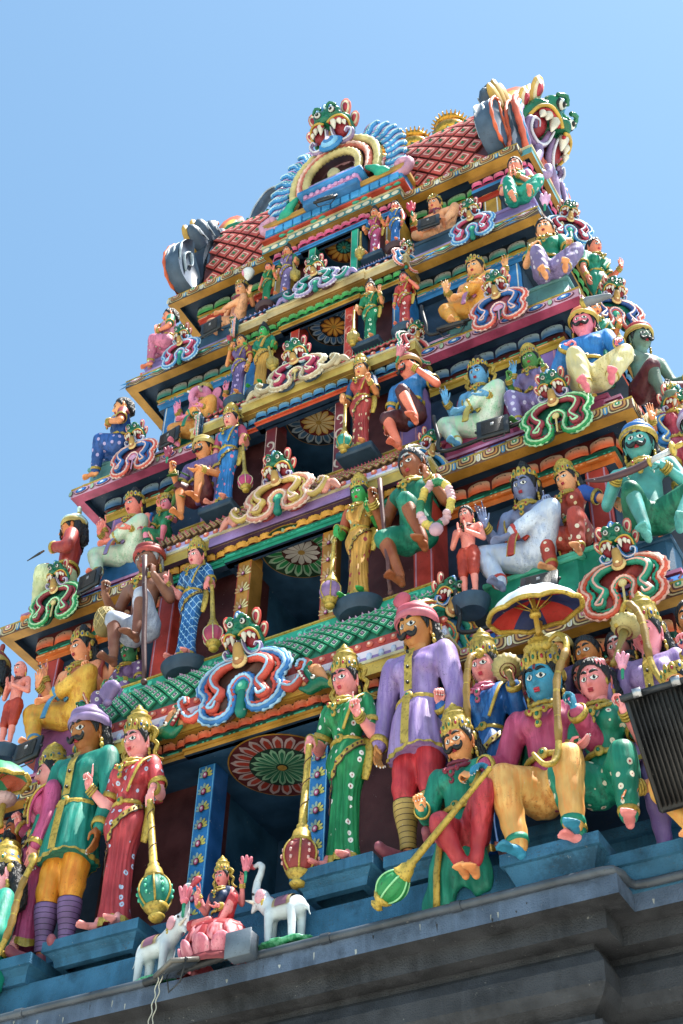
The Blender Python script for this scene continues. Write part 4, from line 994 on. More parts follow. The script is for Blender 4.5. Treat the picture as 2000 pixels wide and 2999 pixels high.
def omega(k=1.): return [(0,.55),(-.50,.52),(-.88,.28),(-1.0,-.05),(-.84,-.32),(-.92,-.58),(-.84,-.84),(-.56,-1.0),(-.28,-.92),(-.19,-.62),(-.27,-.30),(-.14,-.06),(0,.0)]
def kudu(name,label,loc,s,cols,rz=0.,wide=0,sz=1.,slot=None,group='monster-faced arch ornaments on the eaves',face=True,fy=-.25):
    """cols: rim, rim light line, inner scroll, backing, tusk, ear, crest"""
    rim,lt,inn,back,tusk,ear,crest=[mat(c) if isinstance(c,str) else c for c in cols]
    root=thing(name,label,'ornament',loc,rz,group);Z=np.array([s,s,s*sz])
    half=omega();full=half+[(-x,z) for x,z in half[-2:0:-1]];p=catmull([(x,0,z) for x,z in full],4,closed=True)
    mb=MB();V,F=plate([(q[0],q[2]) for q in p][::-1],.12);mb.add(np.asarray(V)*Z,F,back);mb.add(*[np.asarray(plate([(q[0]*.9,q[2]*.9) for q in p][::-1],.10,.12)[0])*Z,plate([(q[0]*.9,q[2]*.9) for q in p],.1)[1]],back);mb.build('backing',root)
    P3=p+np.array([0,-.14,0]);mb=MB();V,F=tube(P3,.105,8,closed=True,ser=.12,flat=.6);mb.add(V*Z,F,rim);V,F=tube(P3+np.array([0,-.06,0]),.035,6,closed=True,ser=.25);mb.add(V*Z,F,lt)
    c=np.array([0,0,-.2]);V,F=tube((P3-c)*np.array([.85,1,.86])+c+np.array([0,-.02,0]),.045,6,closed=True,ser=.25);mb.add(V*Z,F,inn);V,F=tube((P3-c)*np.array([1.10,1,1.09])+c+np.array([0,.03,0]),.04,6,closed=True,ser=.45);mb.add(V*Z,F,lt);mb.build('scalloped_rim',root)
    for g in(-1,1):
        q=catmull([(g*.12,-.2,.36),(g*.45,-.22,.30),(g*.66,-.22,.08),(g*.58,-.22,-.18),(g*.44,-.22,-.36),(g*.56,-.22,-.58),(g*.66,-.24,-.74),(g*.52,-.26,-.80),(g*.46,-.27,-.66)],5)
        mb=MB();V,F=tube(q,[.06,.11,.115,.10,.105,.11,.09,.07,.06],8,ser=.05);mb.add(V*Z,F,inn);V,F=tube(q+np.array([0,-.095,0]),[.01,.035,.03,.025,.035,.035,.02],6);mb.add(V*Z,F,lt);mb.build('inner_scroll',root)
    if wide:
        for g in(-1,1):
            q=catmull([(g*.84,-.10,-.50),(g*1.15,-.12,-.72),(g*1.38,-.12,-.50),(g*1.48,-.12,-.20),(g*1.34,-.14,-.14),(g*1.30,-.15,-.30)],5)
            mb=MB();V,F=tube(q,[.14,.13,.12,.11,.08,.06],8,ser=.08,flat=.7);mb.add(V*Z,F,inn if wide!=3 else rim);V,F=tube(q+np.array([0,-.08,0]),.03,6,ser=.3);mb.add(V*Z,F,lt)
            q2=catmull([(g*1.40,-.05,-.75),(g*1.60,-.08,-.40),(g*1.75,-.08,-.55),(g*1.9,-.05,-.80)],5);V,F=tube(q2,[.10,.15,.12,.04],8,ser=.06,flat=.6);mb.add(V*Z,F,rim if wide!=1 else mat('D8905C'));mb.build('side_scroll',root)
            if wide==1:
                mb=MB();f=lambda v:np.asarray(v)*np.array([g,1,1])*Z*1.05;pr=[ell((1.62,-.12,-.85),(.20,.12,.16)),cone((1.55,-.12,-.72),(1.38,-.14,-.38),.11,.06),cone((1.38,-.14,-.38),(1.50,-.14,-.22),.06,.05),cone((1.52,-.12,-.95),(1.30,-.14,-.82),.10,.05),cone((1.7,-.1,-.8),(1.95,-.06,-.92),.14,.05)]
                V,F=remesh(pr,.04,2);mb.add(f(V),[q_[::-1] for q_ in F] if g<0 else F,GRN)
                V,F=tube(catmull([(1.50,-.20,-.78),(1.40,-.22,-.62),(1.34,-.22,-.46)],4),.045,6);mb.add(f(V),F,MOUTH);V,F=tube(catmull([(1.45,-.23,-.72),(1.37,-.25,-.58),(1.32,-.25,-.45)],4),.025,5,ser=.5);mb.add(f(V),F,TUSK);V,F=ell((1.62,-.24,-.72),(.05,.04,.05),8,6);mb.add(f(V),F,EYEW);V,F=ell((1.62,-.275,-.72),(.025,.02,.025),8,6);mb.add(f(V),F,LINE);mb.build('crocodile_head',root)
    if face:
        monster(root,s,GRN,tusk,ear,crest,z0=1.05*min(1,sz*1.05),y0=fy,k=.68)
        mb=MB();V,F=cone((0,-.42,.62),(0,-.34,.36),.10,.13);mb.add(V*Z,F,mat('A8803C'))
        for r,d,m in((.19,0,mat('C8A86C')),(.13,.05,mat('A06A3C')),(.06,.08,mat('E0D0A0'))): V,F=ell((0,-.30-d,.30),(r,.07,r),12,6);mb.add(V*Z,F,m)
        mb.build('medallion',root)
    mb=MB()
    if slot=='mace': V,F=cone((0,-.2,-.85),(0,-.2,-.32),.035,.03,8);mb.add(V*Z,F,mat('C8B478'));V,F=ell((0,-.2,-.22),(.11,.07,.12),10,7);mb.add(V*Z,F,mat('C8B478'))
    elif slot=='fan':
        for a in np.linspace(-1.2,1.2,7): V,F=cone((0,-.15,-.35),(.16*sin(a),-.15,-.35+.22*cos(a)),.03,.05,6);mb.add(V*Z,F,mat('C090B0'))
        V,F=cone((0,-.15,-.9),(0,-.15,-.35),.03,.03,6);mb.add(V*Z,F,mat('C090B0'))
    else:
        for r,d,m in((.20,0,TEAL),(.13,.04,mat('2AA080')),(.06,.07,mat('8AD8B8'))): V,F=ell((0,-.12-d,-.28),(r,.06,r*1.1),12,6);mb.add(V*Z,F,m)
        V,F=cone((0,-.10,-.95),(0,-.10,-.4),.13,.10,8);mb.add(V*Z,F,TEAL)
    mb.build('slot_motif',root)
    return root
# ---------------- props ----------------
def mace(label,top,bot,head,stripe,L=.32,spiral=True,group='maces held by the door guardians',rot=0.):
    top=np.array(top,float);bot=np.array(bot,float);d=top-bot;Ln=np.linalg.norm(d)
    root=thing('mace',label,'mace',tuple(bot),0,group);T=frame((0,0,0),d,(0,-1,0));r=L*.5
    hz=L*1.15
    mb=MB();V,F=lathe([(0,0),(r*.35,.0),(r*.5,L*.1),(r*.3,L*.2),(r*.55,L*.28),(r*.75,L*.42),(r*.62,L*.46)],18);mb.add(xf(T,V),F,GOLD);mb.build('foot_knob',root)
    mb=MB();a=np.linspace(0,1,11);pf=[(r*(.55+.45*sin(pi*t)**.8)*1.0,L*.42+L*1.0*t) for t in a];V,F=lathe(pf,36,ridge=(12,.05));mb.add(xf(T,V),F,head)
    for i in range(6):
        t=2*pi*i/6;pts=np.array([[x*1.06*cos(t),x*1.06*sin(t),z] for x,z in pf]);V,F=tube(pts,r*.07,5);mb.add(xf(T,V),F,stripe)
        for k in((.3,.5,.7) if spiral else ()):
            x,z=pf[int(k*10)];t2=t+pi/6;V,F=ell((x*1.04*cos(t2),x*1.04*sin(t2),z),(r*.10,r*.10,r*.14),6,4);mb.add(xf(T,V),F,mat('D8A8A0') if head is not TEAL else mat('4FC098'))
    mb.build('mace_head',root)
    mb=MB();zs=L*1.42;V,F=lathe([(r*.62,zs-.02),(r*.72,zs),(r*.6,zs+L*.08),(r*.5,zs+L*.3),(r*.33,zs+L*.42),(r*.36,zs+L*.5),(r*.26,zs+L*.55),(r*.18,Ln-.02),(r*.2,Ln),(0,Ln+.02)],16);mb.add(xf(T,V),F,GOLD)
    if spiral:
        t=np.linspace(0,1,60);z=zs+L*.6+(Ln-zs-L*.65)*t;R=r*(.26-.07*t);V,F=tube(np.stack([R*np.cos(t*22),R*np.sin(t*22),z],-1),r*.035,4);mb.add(xf(T,V),F,mat('4A1A20'))
    mb.build('shaft',root);return root
def rod(name,label,cat,a,b,r,m,group=None):
    mb=MB();a=np.array(a,float);b=np.array(b,float);o=(a+b)/2;p=np.linspace(0,1,9)[:,None];j=rng.normal(size=(9,3))*r*.15;V,F=tube((a-o)+(b-a)*p+j,[r*1.1,r,r*.95,r,r*.8],10);mb.add(V,F,m);mb.add(*ell(b-o,(r*1.3,)*3,8,6),m);ob=mb.build(name);ob.location=o;tag(ob,label,cat,group);return ob
def floodlight(label,loc,s,rz,tilt,dark='15161A',group='black floodlights fixed along the eaves',lens=False,roll=0.):
    root=thing('floodlight',label,'floodlight',loc,rz,group);T=T_((0,0,.0),(0,0,0),s)@T_((0,0,.35),(tilt,roll,0));D=mat(dark,rough=.35)
    mb=MB();V,F=bbox((-.5,-.06,-.38),(.5,.06,.38),.05);mb.add(xf(T,V),F,D);mb.build('housing',root)
    mb=MB()
    for i in range(13): V,F=box((-.34,-.10,-.25+.042*i-.012),(.34,-.061,-.25+.042*i+.004));mb.add(xf(T,V),F,mat('26272C',rough=.4) if not lens else mat('4A443E',rough=.4))
    mb.build('cooling_fins',root)
    mb=MB();V,F=box((-.46,.061,-.33),(.46,.075,.33));mb.add(xf(T,V),F,mat('3A4048',rough=.1));mb.build('glass',root)
    if not lens: mb=MB();V,F=box((-.05,-.108,.02),(.05,-.098,.14));mb.add(xf(T,V),F,mat('8A8C90'));mb.build('label_plate',root)
    mb=MB();M=mat('2A2C30',rough=.4)
    c=xf(T,[(-.53,0,0),(.53,0,0)]);ft=np.array([(-.30,.0,-.12),(.30,0,-.12)])*s
    for a,b in((c[0],ft[0]),(ft[0],ft[1]),(ft[1],c[1])): mb.add(*tube([a,(a+b)/2,b],.028*s,6,flat=.5),M)
    for a in c: mb.add(*ell(a,(.045*s,)*3,8,6),M)
    mb.build('bracket',root);return root
def flower(label,loc,s,c,tilt=(0,0,0),stem=.5,leafc='0C7A58',name='lotus_bud',cat='flower',group=None):
    root=thing(name,label,cat,loc,0,group);T=T_((0,0,0),tilt,s);mb=MB()
    for i in range(6): a=i*pi/3;V,F=cone((.04*cos(a),.04*sin(a),0),(.20*cos(a),.20*sin(a),.40),.10,.07,8);mb.add(xf(T,V),F,c)
    V,F=cone((0,0,0),(0,0,.38),.16,.10,10);mb.add(xf(T,V),F,c);mb.build('petals',root)
    mb=MB();V,F=cone((0,0,-stem),(0,0,0),.05,.07,8);mb.add(xf(T,V),F,mat(leafc));mb.build('stem',root);return root
def elephant(label,loc,s,rz,group):
    root=thing('elephant_statue',label,'elephant statue',loc,rz,group);Wt=mat('C8D0D4');P_=mat('C88C94')
    b=[ell((0,0,.66),(.34,.17,.18)),ell((-.22,0,.68),(.18,.16,.19)),ell((.22,0,.64),(.18,.16,.19))]
    for x,y in((-.30,.11),(-.24,-.12),(.24,.11),(.20,-.12)): b.append(cone((x,y*.9,.60),(x+.02,y*.9,.07),.085,.062))
    b+=[cone((-.30,0,.74),(-.45,0,.90),.16,.14),ell((-.48,0,.95),(.16,.14,.17)),cone((-.55,0,.92),(-.60,0,1.14),.10,.075)]
    tr=[(-.60,1.12),(-.59,1.28),(-.53,1.42),(-.50,1.54),(-.57,1.62),(-.68,1.58)]
    for i in range(5): b.append(cone((tr[i][0],0,tr[i][1]),(tr[i+1][0],0,tr[i+1][1]),.075-.006*i,.069-.006*i))
    b+=[cone((-.58,0,.86),(-.64,0,.76),.07,.04),cone((.42,0,.62),(.48,0,.42),.03,.02)]
    V,F=remesh(b,.035,4);mb=MB();mb.add(V*s,F,Wt);mb.build('body',root)
    for g in(-1,1):
        mb=MB();V,F=ell((-.42,g*.14,.92),(.10,.03,.13),10,7);mb.add(V*s,F,P_);mb.build('ear',root)
        mb=MB();V,F=cone((-.58,g*.08,.88),(-.72,g*.10,.94),.035,.012);mb.add(V*s,F,TUSK);mb.build('tusk',root)
        mb=MB();V,F=ell((-.56,g*.13,1.0),(.025,.02,.028),8,5);mb.add(V*s,F,LINE);mb.build('eye',root)
    mb=MB()
    for w,m,d in((.17,mat('A8946A'),.0),(.11,mat('8A5A70'),.012)):
        a=np.linspace(-1.7,1.7,13);V=[]
        for x in(-w,w):
            for t in a: V.append((x+.02,(.175+d)*sin(t),.66+(.20+d)*cos(t)))
        mb.add(np.array(V)*s,grid(13,2),m)
    mb.build('saddle_cloth',root)
    mb=MB();V,F=tube(catmull([(-.36,-.14,.80),(-.34,0,.66),(-.36,.14,.80),(-.30,0,.90)],6,True),.03,6,closed=True);mb.add(V*s,F,GOLD);mb.build('collar',root)
    mb=MB();V,F=cone((-.68,0,1.58),(-.80,0,1.66),.04,.06);mb.add(V*s,F,mat('C8505C'));mb.build('flower',root)
    mb=MB();V,F=remesh([ell((0,0,.03),(.58,.26,.06)),ell((-.4,0,.04),(.2,.2,.06))],.04,2,lambda W_:.015*np.sin(W_[:,1]*40+W_[:,0]*6));mb.add(V*s,F,mat('0C7A48','cloth','7AC8A0'));mb.build('wave_base',root)
    return root
def umbrella(label,loc,s,c1,c2,outer,hub,base):
    root=thing('ceremonial_umbrella',label,'umbrella',loc,0,'ceremonial umbrellas over the seated groups');root.rotation_euler[0]=.20;n=8
    a=np.linspace(0,2*pi,97)[:-1];rows=[(.02,.52),(.35,.47),(.62,.36),(.84,.18),(1.,-.04)]
    def rim(i,t): return 1+.0*i
    mb=MB();V=[]
    for r,z in rows: V.append(np.stack([s*r*np.cos(a),s*r*.72*np.sin(a),s*(z+.06*(r**2)*np.abs(np.cos(a*n/2)))],-1))
    Vo=np.concatenate(V);mb.add(Vo,grid(96,5,cu=True),outer);mb.build('canopy',root)
    mb=MB();Fi=grid(96,5,cu=True)[:,::-1];Vo=Vo*np.array([1,1,.62]);
    for k in range(n):
        sel=[f for j,f in enumerate(Fi.tolist()) if ((j%96)//12)==k];mb.add(Vo-np.array([0,0,.04*s]),sel,c1 if k%2 else c2)
    mb.build('lining',root)
    mb=MB();p=np.stack([s*np.cos(a),s*.72*np.sin(a),s*(-.07+.06*np.abs(np.cos(a*n/2)))],-1);V,F=tube(p,s*.055,8,closed=True,ser=.04);mb.add(V,F,GOLD);mb.build('rim_band',root)
    mb=MB();h=np.array([0,0,-.02])*s
    for k in range(n): t=2*pi*(k+.0)/n;mb.add(*tube([h,np.array([s*.45*cos(t),s*.33*sin(t),s*.26])],s*.014,5),GOLD)
    mb.build('ribs',root)
    mb=MB();b=np.array(base)-np.array(loc);V,F=tube(catmull([(0,0,.30*s),(0,0,-.05*s),(0,.02,-.5*s),b*.6+np.array([0,-.05,-.1*s]),b],6),[s*.05,s*.055,s*.06,s*.055,s*.05],10);mb.add(V,F,mat('A8842C'))
    V,F=lathe([(.05,-.14),(.12,-.12),(.12,-.06),(.07,-.04),(.10,.0),(.05,.05)],14);mb.add(V*s,F,GOLD);mb.build('pole',root)
    mb=MB();V,F=lathe([(.10,.50),(.12,.55),(.05,.60),(.0,.66)],12);mb.add(V*s,F,mat('C8C0A8'));mb.build('top_knob',root);return root
def bow(label,pts,r,group='bows held by the royal figures'):
    c=catmull(pts,6);o=c[len(c)//2];root=thing('bow',label,'bow',tuple(o),0,group);mb=MB();V,F=tube(c-o,[r*.5,r,r*1.1,r,r*.6],8);mb.add(V,F,GOLD);mb.build('limb',root)
    m=len(c)//2;mb=MB();V,F=tube(c[m-5:m+6]-o,r*1.2,8,ser=.12);mb.add(V,F,mat('8A6A2A'));mb.build('grip',root)
    mb=MB();mb.add(*ell(c[0]-o,(r*1.9,r*1.6,r*1.9),8,6),GOLD);mb.build('tip',root);return root
def busts(specs):
    for lab,loc,H,skin,hair,rz,kw in specs:
        figure('attendant_statue',lab,'statue',loc,H,pose='stand',skin=skin,top=(kw.pop('top','4A3A6A'),'cloth'),bottom=None,low='none',arms=(None,None),sex=kw.pop('sex','m'),hair=hair,rz=rz,belt=False,jewel=False,boots=('333333','333333'),sleeve=None,group='heads of attendants crowded in the recess',vq=1.6,**kw)
# ---------------- right flank bays ----------------
for k in range(1,6):
    l=LV[k];z=l['z'];st=ST[k];w=l['w'];pth=[(w-1.0,-.35),(w+.20,-.35),(w+.20,1.79),(w-1.0,1.79)]
    mb=MB();sweep(mb,pth,[(.12,z+.22),(-.02,z+.21),(-.02,z+.17),(0.,z+.165),(0,z+.0),(.09,z+.01),(.09,z+.09),(.16,z+.09),(.16,z-.075),(.175,z-.08),(.175,z-.13),(.15,z-.135),(.15,z-.225),(.8,z-.225)],
      [CREAM,CREAM,CREAM,st['fas'],st['cs'],NAVY,NAVY,st['pbg'],st['bfil'],st['bfil'],st['barc'],st['barc'],NAVY])
    petals(mb,pth,False,.16,z+.07,z-.075,.2,mat(st['bpet'][0],'grad',st['bpet'][1]),.2)
    if k<5:
        zt=FL[k+1]-.1;pr=[(.06+.3*v*v,z+.22+(zt-z-.22)*v) for v in np.linspace(0,1,6)];sweep(mb,pth,pr+[(1.1,zt+.01)],[mat(st['tile'][0])]*5+[mat('7E7A70')])
    mb.build('flank_bay_eave',tower,True,sharp=40)
def disc(par_name,loc,rx,ry,h,m=None,sq=False):
    mb=MB()
    if sq: V,F=bbox((-rx,-ry,-h),(rx,ry,0),.03)
    else:
        V,F=lathe([(.0,-h),(.72,-h),(.85,-h*.7),(1.,-h*.12),(1.,0),(.0,.004)],28);V=V*np.array([rx,ry,1])
    mb.add(V,F,m or mat('1E3A50'));o=mb.build('statue_base',None,True,sharp=40);o.location=loc;return o
def on_base(f,rx,ry,h,sq=False,m=None):
    o=disc('',(0,0,-.02),rx,ry,h,m,sq);o.parent=f;return f
def seat(x,y,z,z0,w,c,d=.5):
    mb=MB();mb.add(*bbox((x-w,y-.12,z0),(x+w,y+d,z),.06),mat(c));mb.add(*bbox((x-w-.03,y-.15,z-.09),(x+w+.03,y+d,z-.02),.02),mat('4FB89A' if c=='0F8468' else c));mb.build('throne_block',tower,True,sharp=30)
ST_='statue'
# ---- first storey ----
G1='women with maces guarding the doorways'
figure('goddess_statue','woman in green flowered sari with blue gold crown, left of the pink turbaned guard',ST_,(1.55,-2.24,-6.12),2.66,skin='E08E8C',top=('0F8048','flower','D8D4CC'),bottom=('0F8048','flower','D8D4CC'),arms=('macein','point'),crownk='K',hair='S',face_={'flare':1},head=(.05,.0,-.03),group=G1,shift=.02,rz=-.06)
figure('goddess_statue','woman in red flowered sari with tall gold crown, beside the teal coated guard',ST_,(-1.29,-2.24,-6.14),2.76,skin='E49A98',top=('B83A40','flower','B4C4DC'),bottom=('B83A40','flower','B4C4DC'),arms=('pointout','mace'),crownk='K',hair='S',face_={'flare':1},head=(.05,.0,-.03),group=G1,shift=-.02)
mace('brown and pink diamond patterned mace under the hand of the green flowered sari woman',(1.25,-2.52,-4.62),(1.20,-2.52,-6.30),mat('8A2A2C'),GOLD,.36)
mace('green diamond patterned mace under the hand of the red flowered sari woman',(-.80,-2.52,-4.72),(-.50,-2.52,-6.25),TEAL,GOLD,.36)
figure('guard_statue','moustached guard in lilac tunic, red trousers and pink turban',ST_,(2.39,-2.14,-6.17),3.27,sex='m',skin='B98242',top=('9A82B4','cloth','7A60A0'),bottom=('9A82B4','cloth','7A60A0'),low='tunic',sleeve='long',hair='L',turb=(mat('B85060'),mat('C46A78'),(-.42,.1,.50,1.)),face_={'mous':1,'tilak':1,'pants':('C03038','cloth','8A1820')},boots=('B0904A','3A1C10'),jewel=False,head=(.08,.0,-.06),fat=.93,rz=-.08)
figure('guard_statue','moustached guard in teal coat, orange trousers and purple striped leggings',ST_,(-2.17,-2.14,-6.27),3.44,sex='m',skin='9A6028',top=('118474','cloth','0A5A50'),bottom=('118474','cloth','0A5A50'),low='tunic',sleeve='long',hair='L',turb=(mat('7A6490'),mat('8A74A0'),(.40,.15,.45,1.3)),face_={'mous':1,'tilak':1,'pants':('E09428','cloth','C86A18')},boots=('7A5A88','2A1830'),jewel=False,head=(.08,.0,-.1),fat=.93)
cw=figure('warrior_statue','crouching moustached warrior in green coat and red leggings holding a melon-headed club',ST_,(3.03,-2.50,-6.36),2.50,pose='squat',sex='m',skin='D89258',top=('14866C','cloth','0A5A48'),bottom=('B03038','cloth','8A1820'),low='pants',sleeve='long',hair='L',crownk='K',face_={'mous':1.1,'mark':1,'bead':('7A2038',)},arms=('low','chest'),head=(.05,-.1,-.05),hs=1.02,rz=-.05)
mb=MB();V,F=remesh([cone((-.10,.0,.25),(-.36,-.02,-.55),.24,.20,sq=(1,.6,1)),cone((-.10,.0,.25),(.15,.05,-.30),.25,.2,sq=(1,.5,1))],.03,4,lambda W_:.012*np.sin(W_[:,0]*40+W_[:,2]*6));mb.add(V,F,mat('14866C','cloth','0A5A48'));V,F=tube([(-.22,-.17,.1),(-.28,-.17,-.25),(-.30,-.15,-.60)],.045,8,flat=.5);mb.add(V,F,GOLD);mb.build('coat_tail',cw)
figure('king_statue','blue-skinned crowned king in pink tunic and yellow trousers seated above the ledge',ST_,(3.92,-2.36,-6.04),3.05,pose='sit',sex='m',skin='2C86A8',top=('B04468','cloth','8A2848'),bottom=('E0AC60','cloth','C87A38'),low='dhoti',sleeve='long',hair='S',crownk='K',face_={'mark':1},arms=('knee','hold'),head=(.05,.05,-.05),hem=mat('0C8468'),hs=1.04)
figure('attendant_statue','crowned attendant in bright blue robe with fan mace, behind the crouching warrior',ST_,(3.13,-2.0,-6.33),2.68,sex='f',skin='E29690',top=('1C62A8','cloth','0F3C78'),bottom=('1C62A8','cloth','0F3C78'),sleeve='long',hair='S',crownk='K',face_={'mark':1,'bead':('B85878',)},arms=('bow','bow'),head=(.08,.0,0))
figure('queen_statue','seated queen in teal sari with loose black curls, beside the blue-skinned king',ST_,(4.45,-2.32,-6.08),2.78,pose='sit',skin='E08C8C',top=('0F8468','flower','D8D0B8'),bottom=('0F8468','flower','D8D0B8'),low='dhoti',hair='L',arms=('lap','hold'),head=(.05,.05,-.05))
figure('attendant_statue','crowned attendant in lilac robe lifting a fan mace and golden bow',ST_,(4.97,-2.08,-6.80),2.87,sex='f',skin='E08C98',top=('8C74A8','cloth','6A5090'),bottom=('8C74A8','cloth','6A5090'),low='tunic',sleeve='long',hair='L',crownk='K',face_={'mark':1},arms=('bow','bow'),head=(.08,.0,-.1),jewel=False)
figure('archer_statue','kneeling archer with yellow trousers half hidden behind the big floodlight',ST_,(5.38,-2.55,-6.62),2.7,pose='squat',sex='m',skin='D89058',top=('B03A2A','cloth'),bottom=('E0A850','cloth','C88038'),low='pants',hair='L',arms=('knee','bow'),rz=-.5,crownk='k')
flower('pink lotus bud in the hand of the queen in teal sari',(4.86,-2.75,-4.98),.28,mat('D890A8'),(0,.1,0))
mace('green melon-headed club slanting down from the crouching warrior',(3.62,-3.18,-6.02),(2.26,-2.86,-6.95),mat('12783C'),mat('8CC890'),.28,False,None)
for lab,a,b in(('ribbed golden fan mace beside the attendant in blue',(3.52,-2.36,-4.28),(3.64,-2.56,-4.62)),('ribbed golden fan mace beside the attendant in lilac',(4.86,-2.5,-4.35),(4.77,-2.66,-4.80))):
    r=thing('fan_mace',lab,'mace',a,0,'fan maces raised by attendants');T=frame((0,0,0),np.array(a)-np.array(b),(0,-1,0));mb=MB();V,F=lathe([(.0,-.03),(.07,-.04),(.13,.0),(.16,.06),(.13,.12),(.0,.15)],48,ridge=(16,.05));mb.add(xf(T,V),F,mat('A89A64'));mb.build('ribbed_head',r)
    mb=MB();d=np.array(b)-np.array(a);V,F=tube([d*.1,d*.5,d,d*1.15],[.05,.03,.025,.035],8);mb.add(V,F,mat('8A7434'));V,F=lathe([(.09,-.06),(.07,-.03),(.0,-.02)],16);mb.add(xf(T,V),F,mat('6A2A30'));mb.build('handle',r)
bow('golden bow upright in the hand of the attendant in blue',[(3.27,-2.50,-4.08),(3.20,-2.60,-4.22),(3.15,-2.60,-4.7),(3.14,-2.5,-5.3)],.032)
bow('long golden bow held by the blue-skinned king',[(4.10,-2.72,-4.42),(4.26,-2.80,-4.40),(4.36,-2.85,-4.62),(4.24,-2.90,-5.05),(4.20,-2.92,-5.85),(4.10,-3.0,-6.02),(3.98,-3.0,-5.86)],.032)
bow('golden bow raised before the face of the attendant in lilac',[(4.82,-2.55,-4.30),(4.95,-2.65,-4.16),(5.08,-2.65,-4.40),(5.12,-2.65,-5.0),(5.28,-2.6,-5.42)],.032)
figure('archer_statue','kneeling archer in sea-green robe with gold crown, facing away to the left',ST_,(-2.72,-2.50,-6.92),3.0,pose='kneel',sex='f',skin='E29AA0',top=('14947C','cloth','0C7060'),bottom=('14947C','cloth','0C7060'),low='pants',sleeve='long',hair='L',crownk='K',arms=('hold','hold'),rz=-.75,head=(.0,-.1,0),jewel=1)
bow('golden bow of the kneeling sea-green archer',[(-2.02,-2.9,-5.32),(-1.90,-3.0,-5.42),(-2.02,-3.0,-5.75),(-2.06,-3.0,-6.2),(-2.2,-3.0,-6.55),(-2.5,-3.0,-6.8)],.032)
figure('attendant_statue','crowned attendant in pink robe seen in profile behind the teal coated guard',ST_,(-2.66,-2.10,-6.02),2.7,sex='f',skin='E29490',top=('B84A78','cloth','8A2A50'),bottom=('B84A78','cloth','8A2A50'),sleeve='long',hair='S',crownk='K',arms=('bow','down'),rz=-.8)
figure('attendant_statue','peach-faced attendant with gold headband above the kneeling sea-green archer',ST_,(-3.10,-2.15,-5.92),2.65,pose='sit',sex='f',skin='E0985C',top=('B03A50','cloth'),bottom=('B03A50','cloth'),low='pants',hair='T',crownk='D',arms=('down','down'),rz=-.6)
a=(-2.98,-2.55,-4.12);r=thing('fan_mace','ribbed golden fan mace beside the attendant in pink','mace',a,0,'fan maces raised by attendants');mb=MB();V,F=lathe([(.0,-.03),(.07,-.04),(.13,.0),(.15,.06),(.0,.13)],48,ridge=(16,.05));mb.add(V,F,mat('A88A8C'));mb.build('ribbed_head',r);mb=MB();V,F=tube([(0,0,-.05),(.05,-.05,-.3),(.08,-.05,-.4)],.04,8);mb.add(V,F,GOLD);mb.build('handle',r)
busts([
 ('moustached head in pale cream turban above the crown of the blue-skinned king',(3.90,-1.80,-6.02),2.4,'C88C4C','S',-.1,dict(turb=(mat('C8B890'),mat('B8A060'),None),face_={'mous':1})),
 ('orange-faced attendant head with short black hair, right of the cream turban',(4.22,-1.74,-6.12),2.4,'C88440','S',-.1,dict(face_={})),
 ('pink-faced attendant head with grey forehead, highest in the right recess',(4.52,-1.60,-6.06),2.4,'D08C84','S',-.05,dict(face_={'tilak':1})),
 ('long-haired attendant head peering between the king and the queen in teal',(4.22,-1.86,-6.52),2.4,'D08474','L',-.3,dict(sex='f',top='8474A0')),
 ('brown-faced head with parted hair beside the fan mace of the attendant in blue',(3.56,-1.86,-6.42),2.4,'A87048','L',0,dict(sex='f',top='0F6A48')),
 ('dark head with red forehead dot highest in the recess over the attendant in blue',(3.42,-1.62,-6.02),2.4,'B06C34','S',-.1,dict(face_={})),
 ('small orange head beside the lilac attendant crown',(4.84,-1.66,-6.16),2.4,'C07838','S',0,dict(face_={})),
 ('peach-faced attendant with gold bow-tie collar at the right edge',(5.34,-1.66,-6.05),2.45,'E0985C','S',0,dict(top='1C4A7A')),
 ('head half hidden beside the lilac guard',(3.06,-1.75,-6.15),2.35,'B0784A','S',0,dict(turb=(mat('C8C0B0'),mat('B8A880'),None))),
 ('pale-faced attendant head with white forehead lines behind the kneeling sea-green archer',(-2.78,-1.85,-6.85),2.4,'D89488','L',-.5,dict(sex='f',face_={'tilak':1},top='5A3A78')),
 ('orange-faced attendant head with wavy hair in the left recess',(-2.98,-1.85,-6.62),2.4,'C88440','S',-.5,dict(face_={'tilak':1})),
 ('small pink-faced head with dark hair high in the left recess',(-2.96,-1.70,-6.15),2.35,'C07868','S',-.4,dict(sex='f')),
 ('brown head tilted behind the pink robed attendant',(-2.74,-1.72,-6.10),2.35,'A86838','S',-.4,dict()),
 ('round brown head with blue collar between the pink-faced head and the lilac attendant',(4.68,-1.72,-6.42),2.35,'A06838','S',-.1,dict(top='1C4A7A')),
 ('long-haired pale head low between the two crowned attendants on the right',(4.72,-1.95,-6.72),2.35,'D08C7C','L',0,dict(sex='f')),
 ('turbaned brown head peering over the fan mace of the attendant in pink',(-3.16,-1.68,-6.05),2.35,'A06838','S',-.5,dict(turb=(mat('A83A3C'),mat('B8983C'),None),face_={'mous':1})),
 ('pink-faced long-haired head low beside the peach-faced attendant',(-3.34,-2.0,-6.62),2.35,'D08880','L',-.5,dict(sex='f')),
 ('dark orange head at the left edge of the recess',(-3.34,-1.80,-6.25),2.4,'A8602C','S',-.4,dict())])
